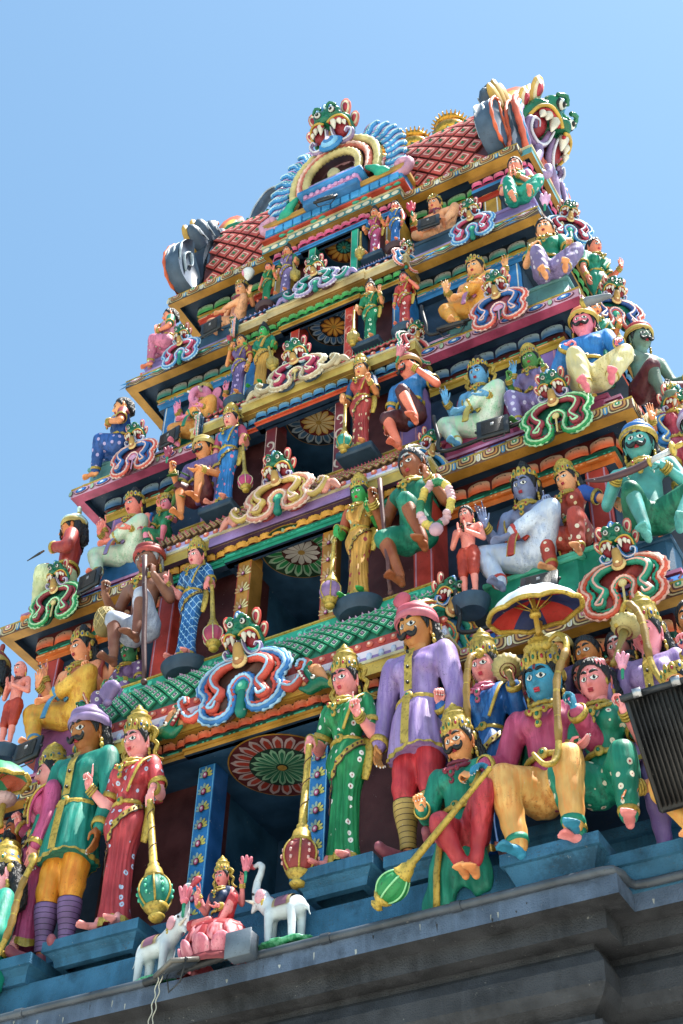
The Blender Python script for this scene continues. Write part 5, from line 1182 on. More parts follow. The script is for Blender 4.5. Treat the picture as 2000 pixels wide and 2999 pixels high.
# goddess on lotus with elephants
lk=figure('goddess_statue','small four-armed goddess in dark blue blouse seated on a red lotus between white elephants',ST_,(.36,-2.62,-6.62),1.26,pose='lalitaM',skin='D07A78',top=('0F2A50','cloth'),bottom=('B83038','cloth'),low='shorts',sleeve=None,arms=('raise_','lap'),arms2=('high','high'),crownk='K',hair='S',face_={'flare':1},head=(.05,0,0),vq=.9)
r=thing('lotus_pedestal','large red and pink lotus pedestal under the small four-armed goddess','pedestal',(.38,-2.66,-7.08))
for z,R,n,c,u in((.30,.35,11,'A02428',1),(.14,.38,10,'C06474',-1)):
    mb=MB()
    for i in range(n):
        t=2*pi*(i+.5*(u<0))/n;o=[];
        V,F=ell((0,0,0),(.105,.04,.15),10,8);T=T_((R*.86*cos(t),R*.86*sin(t)*.75,z+(.03 if u>0 else 0)),(0,0,t+pi/2))@T_((0,0,0),((-.35 if u>0 else .5),0,0));mb.add(xf(T,V),F,mat(c,'cloth','E8A0A8'))
    V,F=lathe([(.24,z-.08),(.30,z),(.32,z+.1),(.28,z+.15),(0,z+.155)],24);mb.add(V*np.array([1,.75,1]),F,mat(c));mb.build('petal_ring',r)
mb=MB();V,F=lathe([(.40,-.02),(.42,.03),(.34,.09),(.30,.12)],24);mb.add(V*np.array([1,.75,1]),F,mat('7A2A2C'));mb.build('foot',r)
flower('pink lotus bud held up left of the small goddess',(.02,-2.78,-6.28),.30,mat('C86878'),stem=.6);flower('pink lotus bud held up right of the small goddess',(.66,-2.66,-6.02),.26,mat('C86878'),stem=.6)
elephant('white elephant with raised trunk standing left of the lotus goddess',(-.42,-2.58,-7.02),.62,pi-.15,'elephants beside the lotus goddess').rotation_euler[1]=.0
elephant('white elephant with raised trunk standing right of the lotus goddess',(1.12,-2.60,-6.96),.62,-.05,'elephants beside the lotus goddess')
# ---- second storey ----
on_base(figure('goddess_statue','green-skinned woman in yellow dotted sari with tall crown',ST_,(1.31,-1.62,-2.00),2.06,skin='2C9A48',top=('D8A048','dots','B8E0C8'),bottom=('D8A048','dots','A03A40'),arms=('macein','point'),crownk='K',group=G1,head=(.05,0,0),face_={'sleeve':mat('A85030')}),.42,.30,.16)
on_base(figure('goddess_statue','woman in blue checked sari with gold crown beside the bare-chested old man',ST_,(-1.28,-1.58,-1.98),2.03,skin='E49490',top=('2468AC','check','A8D0E8'),bottom=('2468AC','check','A8D0E8'),arms=('pointout','mace'),crownk='K',group=G1,head=(.05,0,-.05)),.42,.30,.16)
mace('lilac ribbed mace of the green-skinned woman in yellow',(1.07,-1.86,-1.0),(1.04,-1.86,-2.12),mat('8A6A98'),GOLD,.27,False)
mace('pink ribbed mace of the woman in blue checks',(-.82,-1.80,-.98),(-.68,-1.80,-2.12),mat('A83A58'),CREAM,.27,False)
figure('devotee_statue','gaunt dark-skinned old man in teal wrap lifting a flower garland',ST_,(2.13,-1.66,-1.39),2.90,pose='step',sex='m',skin='8A4E28',top=('0E7A60','cloth','0A5A48'),bottom=('0E7A60','cloth','0A5A48'),low='wrap',sleeve=None,hair='S',face_={'tilak':1,'haircol':mat('2A2E36','hair'),'brow':-.02},arms=('hold','hold'),rz=-.1,head=(.08,-.1,-.1),belt=False,jewel=1)
rod('wooden_staff','long brown staff gripped by the dark-skinned old man in teal','staff',(1.80,-2.02,-.40),(1.93,-1.95,-2.30),.03,mat('5A3430'))
r=thing('flower_garland','white and yellow flower garland hanging from the dark-skinned old man','garland',(2.62,-2.10,-1.27));
for j,(c,n0) in enumerate((('C8A0A8',0),('C8B050',1),('2A7A50',2))):
    mb=MB()
    for i in range(44):
        if (i//4)%3!=n0: continue
        t=2*pi*i/44;V,F=ell((.21*cos(t),rng.normal()*.01,.36*sin(t)),(.055,.055,.05),8,6);mb.add(V*(1+rng.normal(size=V.shape)*.02),F,mat(c))
    mb.build('flowers',r)
mb=MB();mb.add(*ell((0,0,-.42),(.09,.08,.09)),mat('C8A0B0'));mb.build('tassel',r)
figure('devotee_statue','bare-chested brown old man with white loincloth and red cap',ST_,(-2.04,-1.66,-1.33),2.90,pose='perch',sex='m',skin='7A503C',bottom=('A8AEC0','cloth','7A8098'),low='shorts',sleeve=None,hair='S',turb=(mat('8A2C28'),mat('A84038'),None),face_={'tilak':1,'haircol':mat('9A9AA0','hair'),'bangle':0},arms=('hold','hold'),head=(.08,-.05,-.0),belt=False,jewel=1)
rod('wooden_staff','long brown staff held by the bare-chested old man','staff',(-1.74,-2.15,-.35),(-1.56,-2.0,-2.45),.035,mat('4A2C2C'))
mb=MB();V,F=lathe([(0,-.26),(.14,-.24),(.20,-.1),(.20,.05),(.17,.16),(.15,.17)],20,ridge=(10,.03));mb.add(V,F,mat('7A6A3C'));
for g in(-1,1):
    for j in range(10):
        t=np.linspace(0,1.4,9);zz=np.linspace(-.22,.14,9);rr_=np.interp(zz,[-.24,-.1,.05,.16],[.145,.205,.205,.175]);V,F=tube(np.stack([rr_*np.cos(g*t+j*.628),rr_*np.sin(g*t+j*.628),zz],-1),.009,5);mb.add(V,F,mat('A8945C'))
o=mb.build('woven_basket');o.location=(-2.42,-1.95,-1.08);o.scale=(.75,.75,.9);tag(o,'woven straw basket slung beside the bare-chested old man','basket')
for lab,x,z,sh_ in(('pink-skinned boy in orange loincloth praying on a dark round base',2.86,-2.60,'B03820'),('shaven pink boy praying at the left end of the second storey',-4.0,-2.54,'B03820')):
    on_base(figure('praying_boy_statue',lab,ST_,(x,-1.72,z),1.45,sex='m',skin='E08E80',bottom=(sh_,'cloth'),low='shorts',sleeve=None,arms=('pray','pray'),bald='band' if x>0 else True,face_={'bead':('4A1A14',),'bangle':0},head=(.05,0,0),belt=False,hs=1.05,vq=1.1),.30,.24,.18)
G4='four-armed seated gods'
figure('god_statue','slate-blue four-armed god in white dhoti raising an open palm',ST_,(3.52,-1.36,-2.03),2.62,pose='lalita',sex='m',skin='6E7CA0',bottom=('C0C8D8','cloth','98A8C8'),low='dhoti',sleeve=None,arms=('raise_','point'),arms2=('high',None),crownk='D',hair='LT',face_={'sashc':('B0382C',)},scarf=('A8402C','cloth'),hem=mat('B83830'),group=G4,head=(.05,.05,-.05))
figure('god_statue','peach-skinned four-armed god in yellow dhoti with high black hair',ST_,(-3.24,-1.36,-2.12),2.62,pose='lalita',sex='m',skin='E09468',bottom=('D8A83C','cloth','C07A28'),low='dhoti',sleeve=None,arms=('raise_','point'),arms2=('high','high'),crownk='D',hair='LT',face_={'sashc':('4A8CB8',)},scarf=('A83A28','cloth'),group=G4,hem=mat('4A8CB8'),head=(.05,0,-.3))
figure('goddess_statue','seated woman in orange-red starred sari beside the slate-blue god',ST_,(4.04,-1.26,-1.85),2.20,pose='sit',skin='E0A070',top=('A83A28','flower','E0C8A0'),bottom=('A83A28','flower','D8C8B0'),low='dhoti',hair='L',crownk='K',arms=('lap','side'),rz=-.25,face_={'sleeve':mat('1C4A9C')})
figure('goddess_statue','seated woman in purple and green half hidden behind the bare-chested old man',ST_,(-2.48,-1.26,-2.1),2.0,pose='sit',skin='3C8A5C',top=('7A5A90','flower','D8D0D8'),bottom=('7A5A90','flower','D8D0C8'),low='dhoti',hair='L',crownk='K',arms=('lap','lap'))
figure('warrior_statue','teal-skinned moustached warrior in blue turban resting a curved sword',ST_,(5.05,-1.52,-2.26),2.88,pose='corner',sex='m',skin='4A9C98',bottom=('0C6E50','cloth','084A38'),low='wrap',sleeve=None,arms=('chest','chest'),hair='L',turb=(mat('2C6CB4'),GOLD,(.0,.15,.45,.8)),face_={'mous':1.1,'tilak':1},rz=.12,head=(.0,.05,0),belt=False,jewel=1)
r=thing('curved_sword','curved sword with brown scabbard across the chest of the teal-skinned warrior','sword',(5.0,-2.25,-2.02));p=catmull([(-.44,0,.12),(-.2,0,.04),(.1,0,.03),(.32,0,.07)],5);mb=MB();V,F=tube(p,[.015,.05,.055,.05],8,flat=.6);mb.add(V,F,mat('4A2A2E'));mb.build('scabbard',r);mb=MB();V,F=tube([(.32,0,.07),(.45,0,.10),(.58,0,.13)],.045,8,flat=.5);mb.add(V,F,mat('B8BCC0'));mb.build('blade',r);mb=MB();mb.add(*ell((.60,0,.14),(.04,.08,.10)),GOLD);mb.add(*ell((.32,0,.07),(.025,.06,.07)),GOLD);V,F=tube([(.6,0,.14),(.72,0,.17)],.03,8);mb.add(V,F,GOLD);mb.build('hilt',r)
figure('warrior_statue','warrior in ribbed maroon turban seated at the left corner of the second storey',ST_,(-4.72,-1.52,-2.22),2.95,pose='cornerM',sex='m',skin='5A9C94',bottom=('0C6E50','cloth'),low='wrap',sleeve=None,arms=('chest','knee'),hair='L',turb=(mat('8A2C2A'),mat('A8904A'),(.0,.15,.45,.8)),face_={'mous':1},rz=-.7,belt=False)
# ---- third storey ----
on_base(figure('goddess_statue','woman in red gold-spotted sari raising one finger, on the third storey',ST_,(1.12,-1.32,1.02),1.92,skin='D8945C',top=('B03A34','dots','D8C080'),bottom=('B03A34','dots','E0C8A0'),arms=('macein','point'),crownk='K',group=G1,head=(.05,0,0),face_={'sleeve':mat('1C4A7A')}),.36,.26,.13,True)
on_base(figure('goddess_statue','woman in sky blue sari with gold crown beside the man in purple shirt',ST_,(-1.16,-1.30,0.98),2.06,skin='E09484',top=('2C7CC0','dots','D87A90'),bottom=('2C7CC0','dots','D87A90'),arms=('down','mace'),crownk='K',hair='L',group=G1,head=(.05,0,-.05),face_={'sleeve':mat('B84A70')}),.36,.26,.13,True)
mace('green banded mace of the woman in red on the third storey',(1.0,-1.58,1.85),(.98,-1.55,.92),mat('1C8A78'),GOLD,.22,False);mace('pink banded mace of the woman in sky blue',(-.76,-1.52,1.95),(-.62,-1.52,.92),mat('B83C6C'),CREAM,.22,False)
figure('devotee_statue','moustached man in blue shirt and maroon turban smelling a pink flower',ST_,(1.91,-1.34,1.25),2.38,pose='step',sex='m',skin='D8785C',top=('2C74B4','cloth','1C5488'),bottom=('4A1418','cloth'),low='shorts',hair='S',turb=(mat('8A3038'),mat('A87A3C'),None),face_={'mous':1},arms=('down','mouth'),rz=-.15,head=(.05,0,-.3),jewel=False)
figure('devotee_statue','moustached man in purple shirt and yellow turban holding a lotus stem',ST_,(-1.59,-1.34,1.30),2.32,pose='perch',sex='m',skin='D08850',top=('6A5488','cloth','4A3868'),bottom=('5A1418','cloth'),low='shorts',hair='S',turb=(mat('B09A50'),mat('C0A860'),None),face_={'mous':1},arms=('hold','lap'),head=(.05,0,-.1),jewel=False)
flower('pink rose held to the face of the man in blue shirt',(1.93,-1.72,2.30),.30,mat('C87880'),(0,.3,0),leafc='0C7A50',name='rose');flower('dark pink lotus held up by the man in purple shirt',(-1.98,-1.72,2.12),.30,mat('8A2A48'),name='lotus')
figure('god_statue','blue-skinned four-armed god in white and green dhoti with gold halo earrings',ST_,(2.88,-1.10,0.85),2.32,pose='lalita',sex='m',skin='5A9CC8',bottom=('C8D0C0','cloth','8CC8A0'),low='dhoti',sleeve=None,arms=('raise_','lap'),arms2=('high','high'),crownk='D',hair='ST',face_={'flare':1,'sashc':('B8A850',)},scarf=('A83A68','cloth'),group=G4,head=(.05,.05,-.05))
figure('god_statue','rosy-skinned four-armed god in pale green dhoti raising an open palm',ST_,(-2.97,-1.10,0.91),2.34,pose='lalita',sex='m',skin='DC7C6C',bottom=('C4CCB8','cloth','98C0A0'),low='dhoti',sleeve=None,arms=('raise_','lap'),arms2=('high','high'),crownk='D',hair='ST',face_={'sashc':('8474A8',)},scarf=('1C68B0','cloth'),group=G4,head=(.05,0,-.2))
figure('goddess_statue','green-skinned woman in lilac sari seated beside the blue-skinned god',ST_,(3.64,-1.06,0.91),2.05,pose='sit',skin='4A8A40',top=('8474A8','cloth'),bottom=('8474A8','dots','C8C0D8'),low='dhoti',hair='L',crownk='K',arms=('hold','hold'))
figure('child_god_statue','small crowned child god seated beside the man in purple shirt',ST_,(-2.34,-1.12,1.05),1.5,pose='sit',skin='D87C90',top=('1C7A50','cloth'),bottom=('1C7A50','cloth'),low='shorts',hair='S',crownk='K',arms=('knee','knee'),vq=1.4)
figure('warrior_statue','pink-faced moustached warrior in blue coat and orange turban on the right corner',ST_,(4.51,-1.28,0.71),2.58,pose='corner',sex='m',skin='DC7A8C',top=('2C7CC4','cloth','1C5494'),bottom=('D8CC9C','cloth','C0B070'),low='dhoti',sleeve='long',hair='L',turb=(mat('D87A4C'),mat('B8983C'),(.0,.1,.50,.8)),face_={'mous':1},arms=('chest','knee'),rz=.12,head=(.0,.05,0),jewel=False)
figure('warrior_statue','red-shirted warrior in white turban facing out from the left corner with a knife',ST_,(-3.96,-1.28,0.58),2.62,pose='cornerM',sex='m',skin='D88A4C',top=('A83A30','cloth','7A1C1C'),bottom=('C4C89C','cloth','A0A878'),low='dhoti',sleeve='long',hair='L',turb=(mat('B8CCC0'),mat('A89450'),(.0,.1,.50,.8)),face_={'mous':1},arms=('hold','chest'),rz=-.95,head=(.0,.0,-.1),jewel=False)
r=thing('dagger','dark pointed dagger held out by the red-shirted warrior','dagger',(-3.98,-1.95,.74));r.scale=(.6,.6,.6);mb=MB();V,F=cone((-.26,0,-.06),(.10,0,.04),.012,.035,8);mb.add(V,F,mat('1C2024'));mb.build('blade',r);mb=MB();V,F=cone((.10,0,.04),(.22,0,.07),.03,.025,8);mb.add(V,F,mat('4A3428'));mb.build('grip',r)
r=thing('grey_dagger','rounded grey dagger in the hand of the pink-faced warrior','dagger',(4.86,-1.95,1.50));mb=MB();V,F=cone((-.08,0,.03),(.22,0,-.02),.07,.04,10);mb.add(V,F,mat('6A7078'));mb.build('blade',r);mb=MB();mb.add(*ell((-.12,0,.04),(.05,.07,.09)),GOLD);mb.build('guard',r)
figure('warrior_statue','grey-green moustached warrior in red turban seated on the right flank',ST_,(5.0,-.42,1.02),2.62,pose='corner',sex='m',skin='5C7A6C',bottom=('5A1C24','cloth'),low='shorts',sleeve=None,arms=('knee','knee'),hair='S',turb=(mat('A83434'),mat('A8903C'),None),face_={'mous':1},rz=.85,belt=False,jewel=False)
figure('goddess_statue','orange-faced goddess with blue headband raising her palm on the right flank',ST_,(5.32,-.55,-1.45),2.35,skin='DC8A54',top=('B03A50','cloth'),bottom=('B03A50','cloth'),hair='T',crownk='D',arms=('raise_','raise_'),rz=.5)
figure('warrior_statue','grey-green warrior in lilac turban at the far right edge',ST_,(5.62,-1.0,-2.62),2.5,sex='m',skin='6A8A80',top=('B03A50','cloth'),bottom=('B03A50','cloth'),low='tunic',hair='S',turb=(mat('9A7CA8'),mat('B8A8C0'),None),face_={'mous':1},rz=.4,jewel=False)
# ---- fourth storey ----
on_base(figure('goddess_statue','woman in emerald leaf-spotted sari with black topknot raising her hand',ST_,(1.05,-.98,3.76),1.52,skin='DC9868',top=('0F8458','flower','C8E0C0'),bottom=('0F8458','flower','C8E0C0'),arms=('macein','raise_'),hair='T',group=G1,head=(.05,0,0)),.30,.22,.11,True)
on_base(figure('goddess_statue','green-skinned woman in golden yellow sari with black topknot',ST_,(-0.94,-.98,3.74),1.59,skin='2C9A48',top=('0F8468','cloth'),bottom=('C8963C','cloth','A87428'),arms=('pointout','mace'),hair='T',group=G1,head=(.05,0,-.05)),.30,.22,.11)
mace('plain golden mace of the woman in emerald sari',(.86,-1.18,4.50),(.86,-1.18,3.66),mat('A8924A'),GOLD,.20,False);mace('pale golden mace of the green-skinned woman in golden yellow',(-.70,-1.18,4.50),(-.56,-1.18,3.86),mat('A8924A'),GOLD,.20,False)
on_base(figure('dancer_statue','woman in orange-red dotted sari touching her chin, on the fourth storey',ST_,(1.68,-1.04,3.74),1.34,skin='D87860',top=('B83A34','dots','E0C8C0'),bottom=('B83A34','dots','E0C8C0'),arms=('down','mouth'),hair='L'),.28,.2,.12)
on_base(figure('dancer_statue','woman in violet sari holding a red flower to her mouth',ST_,(-1.33,-1.04,3.66),1.57,skin='D08C50',top=('6A5890','cloth'),bottom=('6A5890','dots','B8A0C8'),arms=('mouth','down'),hair='S',face_={'sleeve':mat('8A2A30')}),.28,.2,.12)
flower('small red flower at the mouth of the woman in violet',(-1.42,-1.30,4.95),.18,mat('A83048'))
figure('god_statue','peach-skinned four-armed god in orange dhoti on the fourth storey',ST_,(2.84,-.90,3.59),2.22,pose='lalita',sex='m',skin='E0A468',bottom=('D89838','cloth','C07828'),low='dhoti',sleeve=None,arms=('raise_','lap'),arms2=('high','high'),crownk='D',hair='S',face_={'sashc':('B0709C',)},scarf=('1C5CA0','cloth'),group=G4,head=(.05,.05,-.05))
gp=figure('elephant_headed_god_statue','pink elephant-headed god in orange dhoti raising one hand',ST_,(-2.08,-.9,3.44),2.05,pose='lalita',sex='m',skin='D880A0',bottom=('E09C48','cloth','C87830'),low='dhoti',sleeve=None,arms=('raise_','lap'),arms2=('high','high'),face_={'sashc':('1C8468',)},hem=mat('1C8468'),group=G4,headless=True,fat=1.25)
Hh=2.05;mb=MB();b=[ell((0,-.02,.415),(.085,.085,.095)),ell((0,-.07,.40),(.06,.06,.06))];tr=[(0,-.11,.41),(-.02,-.15,.36),(-.035,-.155,.29),(-.02,-.14,.235),(.02,-.14,.22),(.035,-.145,.25)]
for i in range(5): b.append(cone(tr[i],tr[i+1],.040-.005*i,.036-.005*i))
V,F=remesh([(np.asarray(v)*Hh,f) for v,f in b],.018,3);mb.add(V,F,mat('D880A0'));mb.build('trunk_and_head',gp)
for s_ in(-1,1):
    mb=MB();mb.add(*[ell((s_*.125*Hh,.01*Hh,.41*Hh),(.06*Hh,.015*Hh,.075*Hh))[i] for i in(0,1)],mat('D07890'));mb.build('ear',gp);mb=MB();mb.add(*cone((s_*.045*Hh,-.12*Hh,.37*Hh),(s_*.06*Hh,-.18*Hh,.355*Hh),.014*Hh,.01*Hh),TUSK);mb.build('tusk',gp);mb=MB();mb.add(*ell((s_*.05*Hh,-.115*Hh,.425*Hh),(.012*Hh,.01*Hh,.010*Hh)),LINE);mb.build('eye',gp)
mb=MB();V,F=lathe([(.08*Hh,.47*Hh),(.085*Hh,.49*Hh),(.07*Hh,.53*Hh),(.04*Hh,.56*Hh),(0,.58*Hh)],20,ridge=(10,.03));mb.add(V,F,GOLD);mb.build('crown',gp)
on_base(figure('lady_statue','woman in lilac dotted sari holding a pink lotus on the right corner',ST_,(4.04,-1.0,3.63),2.32,pose='corner',skin='DC9C68',top=('0F8468','cloth','0A6048'),bottom=('8474A0','dots','D0C8D8'),low='dhoti',hair='L',arms=('chest','knee'),rz=.12,head=(.0,.05,0),face_={'sleeve':mat('0F8468')}),.01,.01,.01)
flower('pale pink lotus at the chin of the woman in lilac on the right corner',(4.28,-1.62,4.52),.34,mat('D0A0C4'),(0,.1,0))
figure('lady_statue','woman in deep blue sari facing out from the left corner with a flower',ST_,(-3.64,-1.02,3.59),2.35,pose='cornerM',skin='DC9C64',top=('1C4A90','cloth','0F3068'),bottom=('1C4A90','dots','A898C0'),low='dhoti',hair='S',arms=('hold','chest'),rz=-.95,head=(0,0,0),face_={'sleeve':mat('8A2A30')})
figure('lady_statue','dark-haired woman with flowers in her hair on the right flank of the fourth storey',ST_,(4.52,-.30,3.0),2.0,skin='D87C60',top=('0F8468','cloth'),bottom=('0F8468','cloth'),hair='B',arms=('down','raise_'),rz=1.0)
figure('lady_statue','small crowned goddess in the gap behind the orange turbaned warrior',ST_,(4.50,-.62,1.35),1.75,skin='DC8A54',top=('0F8468','cloth'),bottom=('0F8468','cloth'),hair='T',crownk='D',arms=('raise_','raise_'),rz=.6)
# ---- fifth storey ----
on_base(figure('goddess_statue','woman in pink dotted sari with black topknot on the fifth storey',ST_,(0.97,-.73,6.33),1.37,skin='D88A5C',top=('B84A78','dots','D8C8D8'),bottom=('B84A78','dots','D8C8D8'),arms=('macein','point'),hair='T',group=G1,head=(.05,0,0),face_={'sleeve':mat('1C5A90')}),.26,.2,.10,True)
on_base(figure('goddess_statue','woman in lilac dotted sari leaning beside the woman in green gown',ST_,(-0.78,-.73,6.30),1.42,skin='D88A5C',top=('7E6AA0','dots','C8B8D8'),bottom=('7E6AA0','dots','C8B8D8'),arms=('down','mace'),hair='T',group=G1,head=(.05,.1,0),face_={'sleeve':mat('0F6A50')}),.26,.2,.10,True)
mace('golden mace of the woman in pink on the fifth storey',(.78,-.90,6.98),(.78,-.90,6.22),mat('A8924A'),GOLD,.18,False);mace('golden mace of the woman in lilac on the fifth storey',(-.55,-.90,6.98),(-.46,-.90,6.42),mat('A8924A'),GOLD,.18,False)
on_base(figure('dancer_statue','woman in plain blue gown with long dark hair on the fifth storey',ST_,(1.39,-.8,6.28),1.24,skin='D87860',top=('2468AC','cloth','1C4C88'),bottom=('2468AC','cloth','1C4C88'),arms=('hip','down'),hair='L',sleeve=None,jewel=1),.24,.18,.10,m=mat('3A1C20'))
on_base(figure('dancer_statue','woman in plain green gown raising her hand on the fifth storey',ST_,(-1.11,-.8,6.22),1.14,skin='D8785C',top=('0F7A48','cloth','0A5A38'),bottom=('0F7A48','cloth','0A5A38'),arms=('down','raise_'),hair='S',sleeve=None,jewel=1),.24,.18,.10,m=mat('3A1C20'))
for sx,lab in((1,'reclining crowned god with red lotus on the right of the fifth storey'),(-1,'reclining crowned god with white conch on the left of the fifth storey')):
    figure('god_statue',lab,ST_,(sx*2.12 if sx>0 else -1.92,-.55,6.44),1.9,pose='lalita' if sx<0 else 'lalitaM',sex='m',skin='E0A070',bottom=('DC9C70','cloth'),low='shorts',sleeve=None,arms=('down','raise_') if sx<0 else ('raise_','side'),crownk='D',hair='S',lean=sx*-.15,face_={'bead':('8A3050',)},head=(.05,.08,0),belt=False,group='reclining gods on the fifth storey')
flower('red lotus bud raised beside the reclining god on the right',(1.72,-.85,7.05),.34,mat('B83048'),(0,-.1,0));
r=thing('conch_shell','white conch raised beside the reclining god on the left','conch',(-1.55,-.80,7.35));mb=MB();V,F=lathe([(0,-.16),(.04,-.12),(.09,-.02),(.11,.06),(.08,.13),(0,.17)],16,ridge=(3,.06));mb.add(V,F,mat('C8C8C4'));mb.build('shell',r);mb=MB();mb.add(*ell((-.06,-.06,.02),(.03,.05,.08)),mat('C87890'));mb.build('opening',r)
figure('lady_statue','woman in sea-green dotted sari with palms joined on the right corner',ST_,(3.56,-.7,6.25),1.98,pose='corner',skin='DC9078',top=('2CA088','cloth','0F8468'),bottom=('12947C','flower','D8D8CC'),low='dhoti',hair='S',arms=('pray','pray'),rz=.12,head=(0,.05,0),face_={'sleeve':mat('C87CA0')})
figure('lady_statue','woman in pink dotted sari with palms joined on the left corner',ST_,(-3.23,-.7,6.35),1.95,pose='cornerM',skin='E08C68',top=('C07C98','cloth','A05878'),bottom=('C06A88','flower','A8C8A8'),low='dhoti',hair='S',arms=('pray','pray'),rz=-.95,head=(0,0,0),face_={'sleeve':mat('0F8468')})
# thrones
seat(3.5,-1.2,-2.05,-3.0,.62,'0F8468');seat(-3.22,-1.2,-2.03,-3.0,.62,'8A4A7A');seat(2.82,-.98,.94,.4,.55,'A03A60');seat(-3.0,-.98,.98,.4,.5,'1C5A8C');seat(2.76,-.78,3.6,3.2,.45,'5A8C8A');seat(-2.16,-.78,3.48,3.1,.42,'1C7A68');seat(4.12,-1.15,-1.95,-3.0,.3,'0F8468');seat(3.64,-.95,.98,.4,.3,'A03A60')
for sx in(-1,1):
    seat(sx*2.12,-.5,6.42,6.0,.62,'2A4A60',.3);seat(sx*3.42,-.5,6.32,6.0,.35,'7A68A0',.3);seat(sx*3.9,-.82,3.62,3.2,.35,'5A8C8A',.3);seat(sx*4.3,-1.05,.62,.3,.35,'A04068',.3);seat(sx*4.85,-1.3,-2.3,-2.9,.35,'1E4A68',.3)
# ---- arch ornaments ----
kudu('arch_ornament','widest arch ornament with crocodile heads over the ground doorway',(.02,-2.02,-2.98),.60,('2C74B8','9CC4E0','C84A38','5A3A30','7A6898','C84438','2C6CA8'),wide=1,sz=.9)
kudu('arch_ornament','pink and cream arch ornament on the purple eave above the second doorway',(.06,-1.64,.44),.50,('D08878','E0C0B0','C0A458','A84438','8474B0','C85048','2C8CB0'),wide=2,sz=.78)
kudu('arch_ornament','magenta and blue arch ornament below the fourth storey doorway',(.06,-1.42,3.24),.47,('B8A888','D8D0B8','A83058','3C5878','7AA0A8','C84858','2C8CA0'),wide=3,sz=.66,slot='mace')
kudu('arch_ornament','lilac and turquoise arch ornament below the top doorway',(.07,-1.06,5.86),.40,('9484B8','C8C0D8','1C8A80','5A3848','C0B8A0','C85868','2C8CA0'),wide=2,sz=.68)
for a in((4.72,-1.78,-3.10,.47,('C84C30','E0A898','0F8468','8A2C28','3C7CC0','C86858','3C7CC0'),'mace','right','orange and green arch ornament on the right of the second storey'),
 (-4.72,-1.78,-3.10,.47,('C84C30','E0A898','0F8468','8A2C28','3C7CC0','C86858','3C7CC0'),'mace','left','orange and green arch ornament at the far left of the second storey'),
 (4.06,-1.44,.22,.45,('148A48','A8D8A8','8A2838','0C5A44','A08CB4','C86858','3C8CC0'),'mace','right','green arch ornament with lilac tusks on the right of the third storey'),
 (-3.86,-1.44,.20,.43,('148A48','A8D8A8','8A2838','0C5A44','A08CB4','C86858','3C8CC0'),'mace','left','green arch ornament with lilac tusks on the left of the third storey'),
 (3.28,-1.16,3.20,.42,('C85040','E0B8B0','1C5CA0','8A4458','A09CC0','C86070','3C8CC0'),'fan','right','red and blue arch ornament on the right of the fourth storey'),
 (-3.10,-1.16,3.16,.41,('C85040','E0B8B0','1C5CA0','8A4458','A09CC0','C86070','3C8CC0'),'fan','left','red and blue arch ornament on the left of the fourth storey'),
 (2.84,-.92,5.74,.36,('3C80BC','A8C8DC','B84468','6A5048','4C94C4','B84468','2C8C70'),None,'right','small blue and pink arch ornament on the right of the fifth storey'),
 (-2.68,-.92,5.76,.36,('3C80BC','A8C8DC','B84468','6A5048','4C94C4','B84468','2C8C70'),None,'left','small blue and pink arch ornament on the left of the fifth storey')):
    kudu('arch_ornament',a[7],a[:3],a[3],a[4],slot=a[5],sz=.95)
for k,(x,y,z,s_) in enumerate(((2.52,-1.72,-2.86,.42),(2.18,-1.40,.28,.34),(1.86,-1.12,3.16,.30),(1.60,-.86,5.75,.25))):
    cl=(('C84C38','D8A850','1C8A78','2C6C9C','3C7CC0','C86858','3C7CC0'),('C0A050','E0D0A0','2C84C8','0C4A50','8C78A8','C86858','3C8CC0'),('1C9070','D0B8B8','B84A50','2C4C68','B8B0A8','C06068','C8B890'),('D0685C','E0B8B0','2C84C0','0F4C58','A8A0A8','C85868','C8B890'))[k]
    nm=('second','third','fourth','fifth')[k]
    kudu('flank_ornament','sideways monster-faced ornament right of the %s doorway bay'%nm,(x,y,z),s_,cl,rz=1.05,group='sideways monster ornaments at the bay ends')
    kudu('flank_ornament','sideways monster-faced ornament left of the %s doorway bay'%nm,(-x,y,z),s_,cl,rz=-1.05,group='sideways monster ornaments at the bay ends')
kudu('arch_ornament','blue and gold arch ornament on the right flank below the turquoise goddess',(5.30,-.50,.16),.46,('B89850','D8CC98','2C7CC4','1C4C80','9484B0','C86858','3C8CC0'),rz=.75,wide=0)
kudu('arch_ornament','red and green arch ornament on the right flank of the fourth eave',(4.72,-.40,3.08),.40,('C85040','E0B8B0','1C4A90','0C6A58','9484B0','C86858','3C8CC0'),rz=.75)
kudu('arch_ornament','blue arch ornament on the right flank of the fifth eave',(4.16,-.20,5.72),.36,('2C84C0','A8D0E0','A83048','5A3848','9484B0','C86858','3C8CC0'),rz=.75)
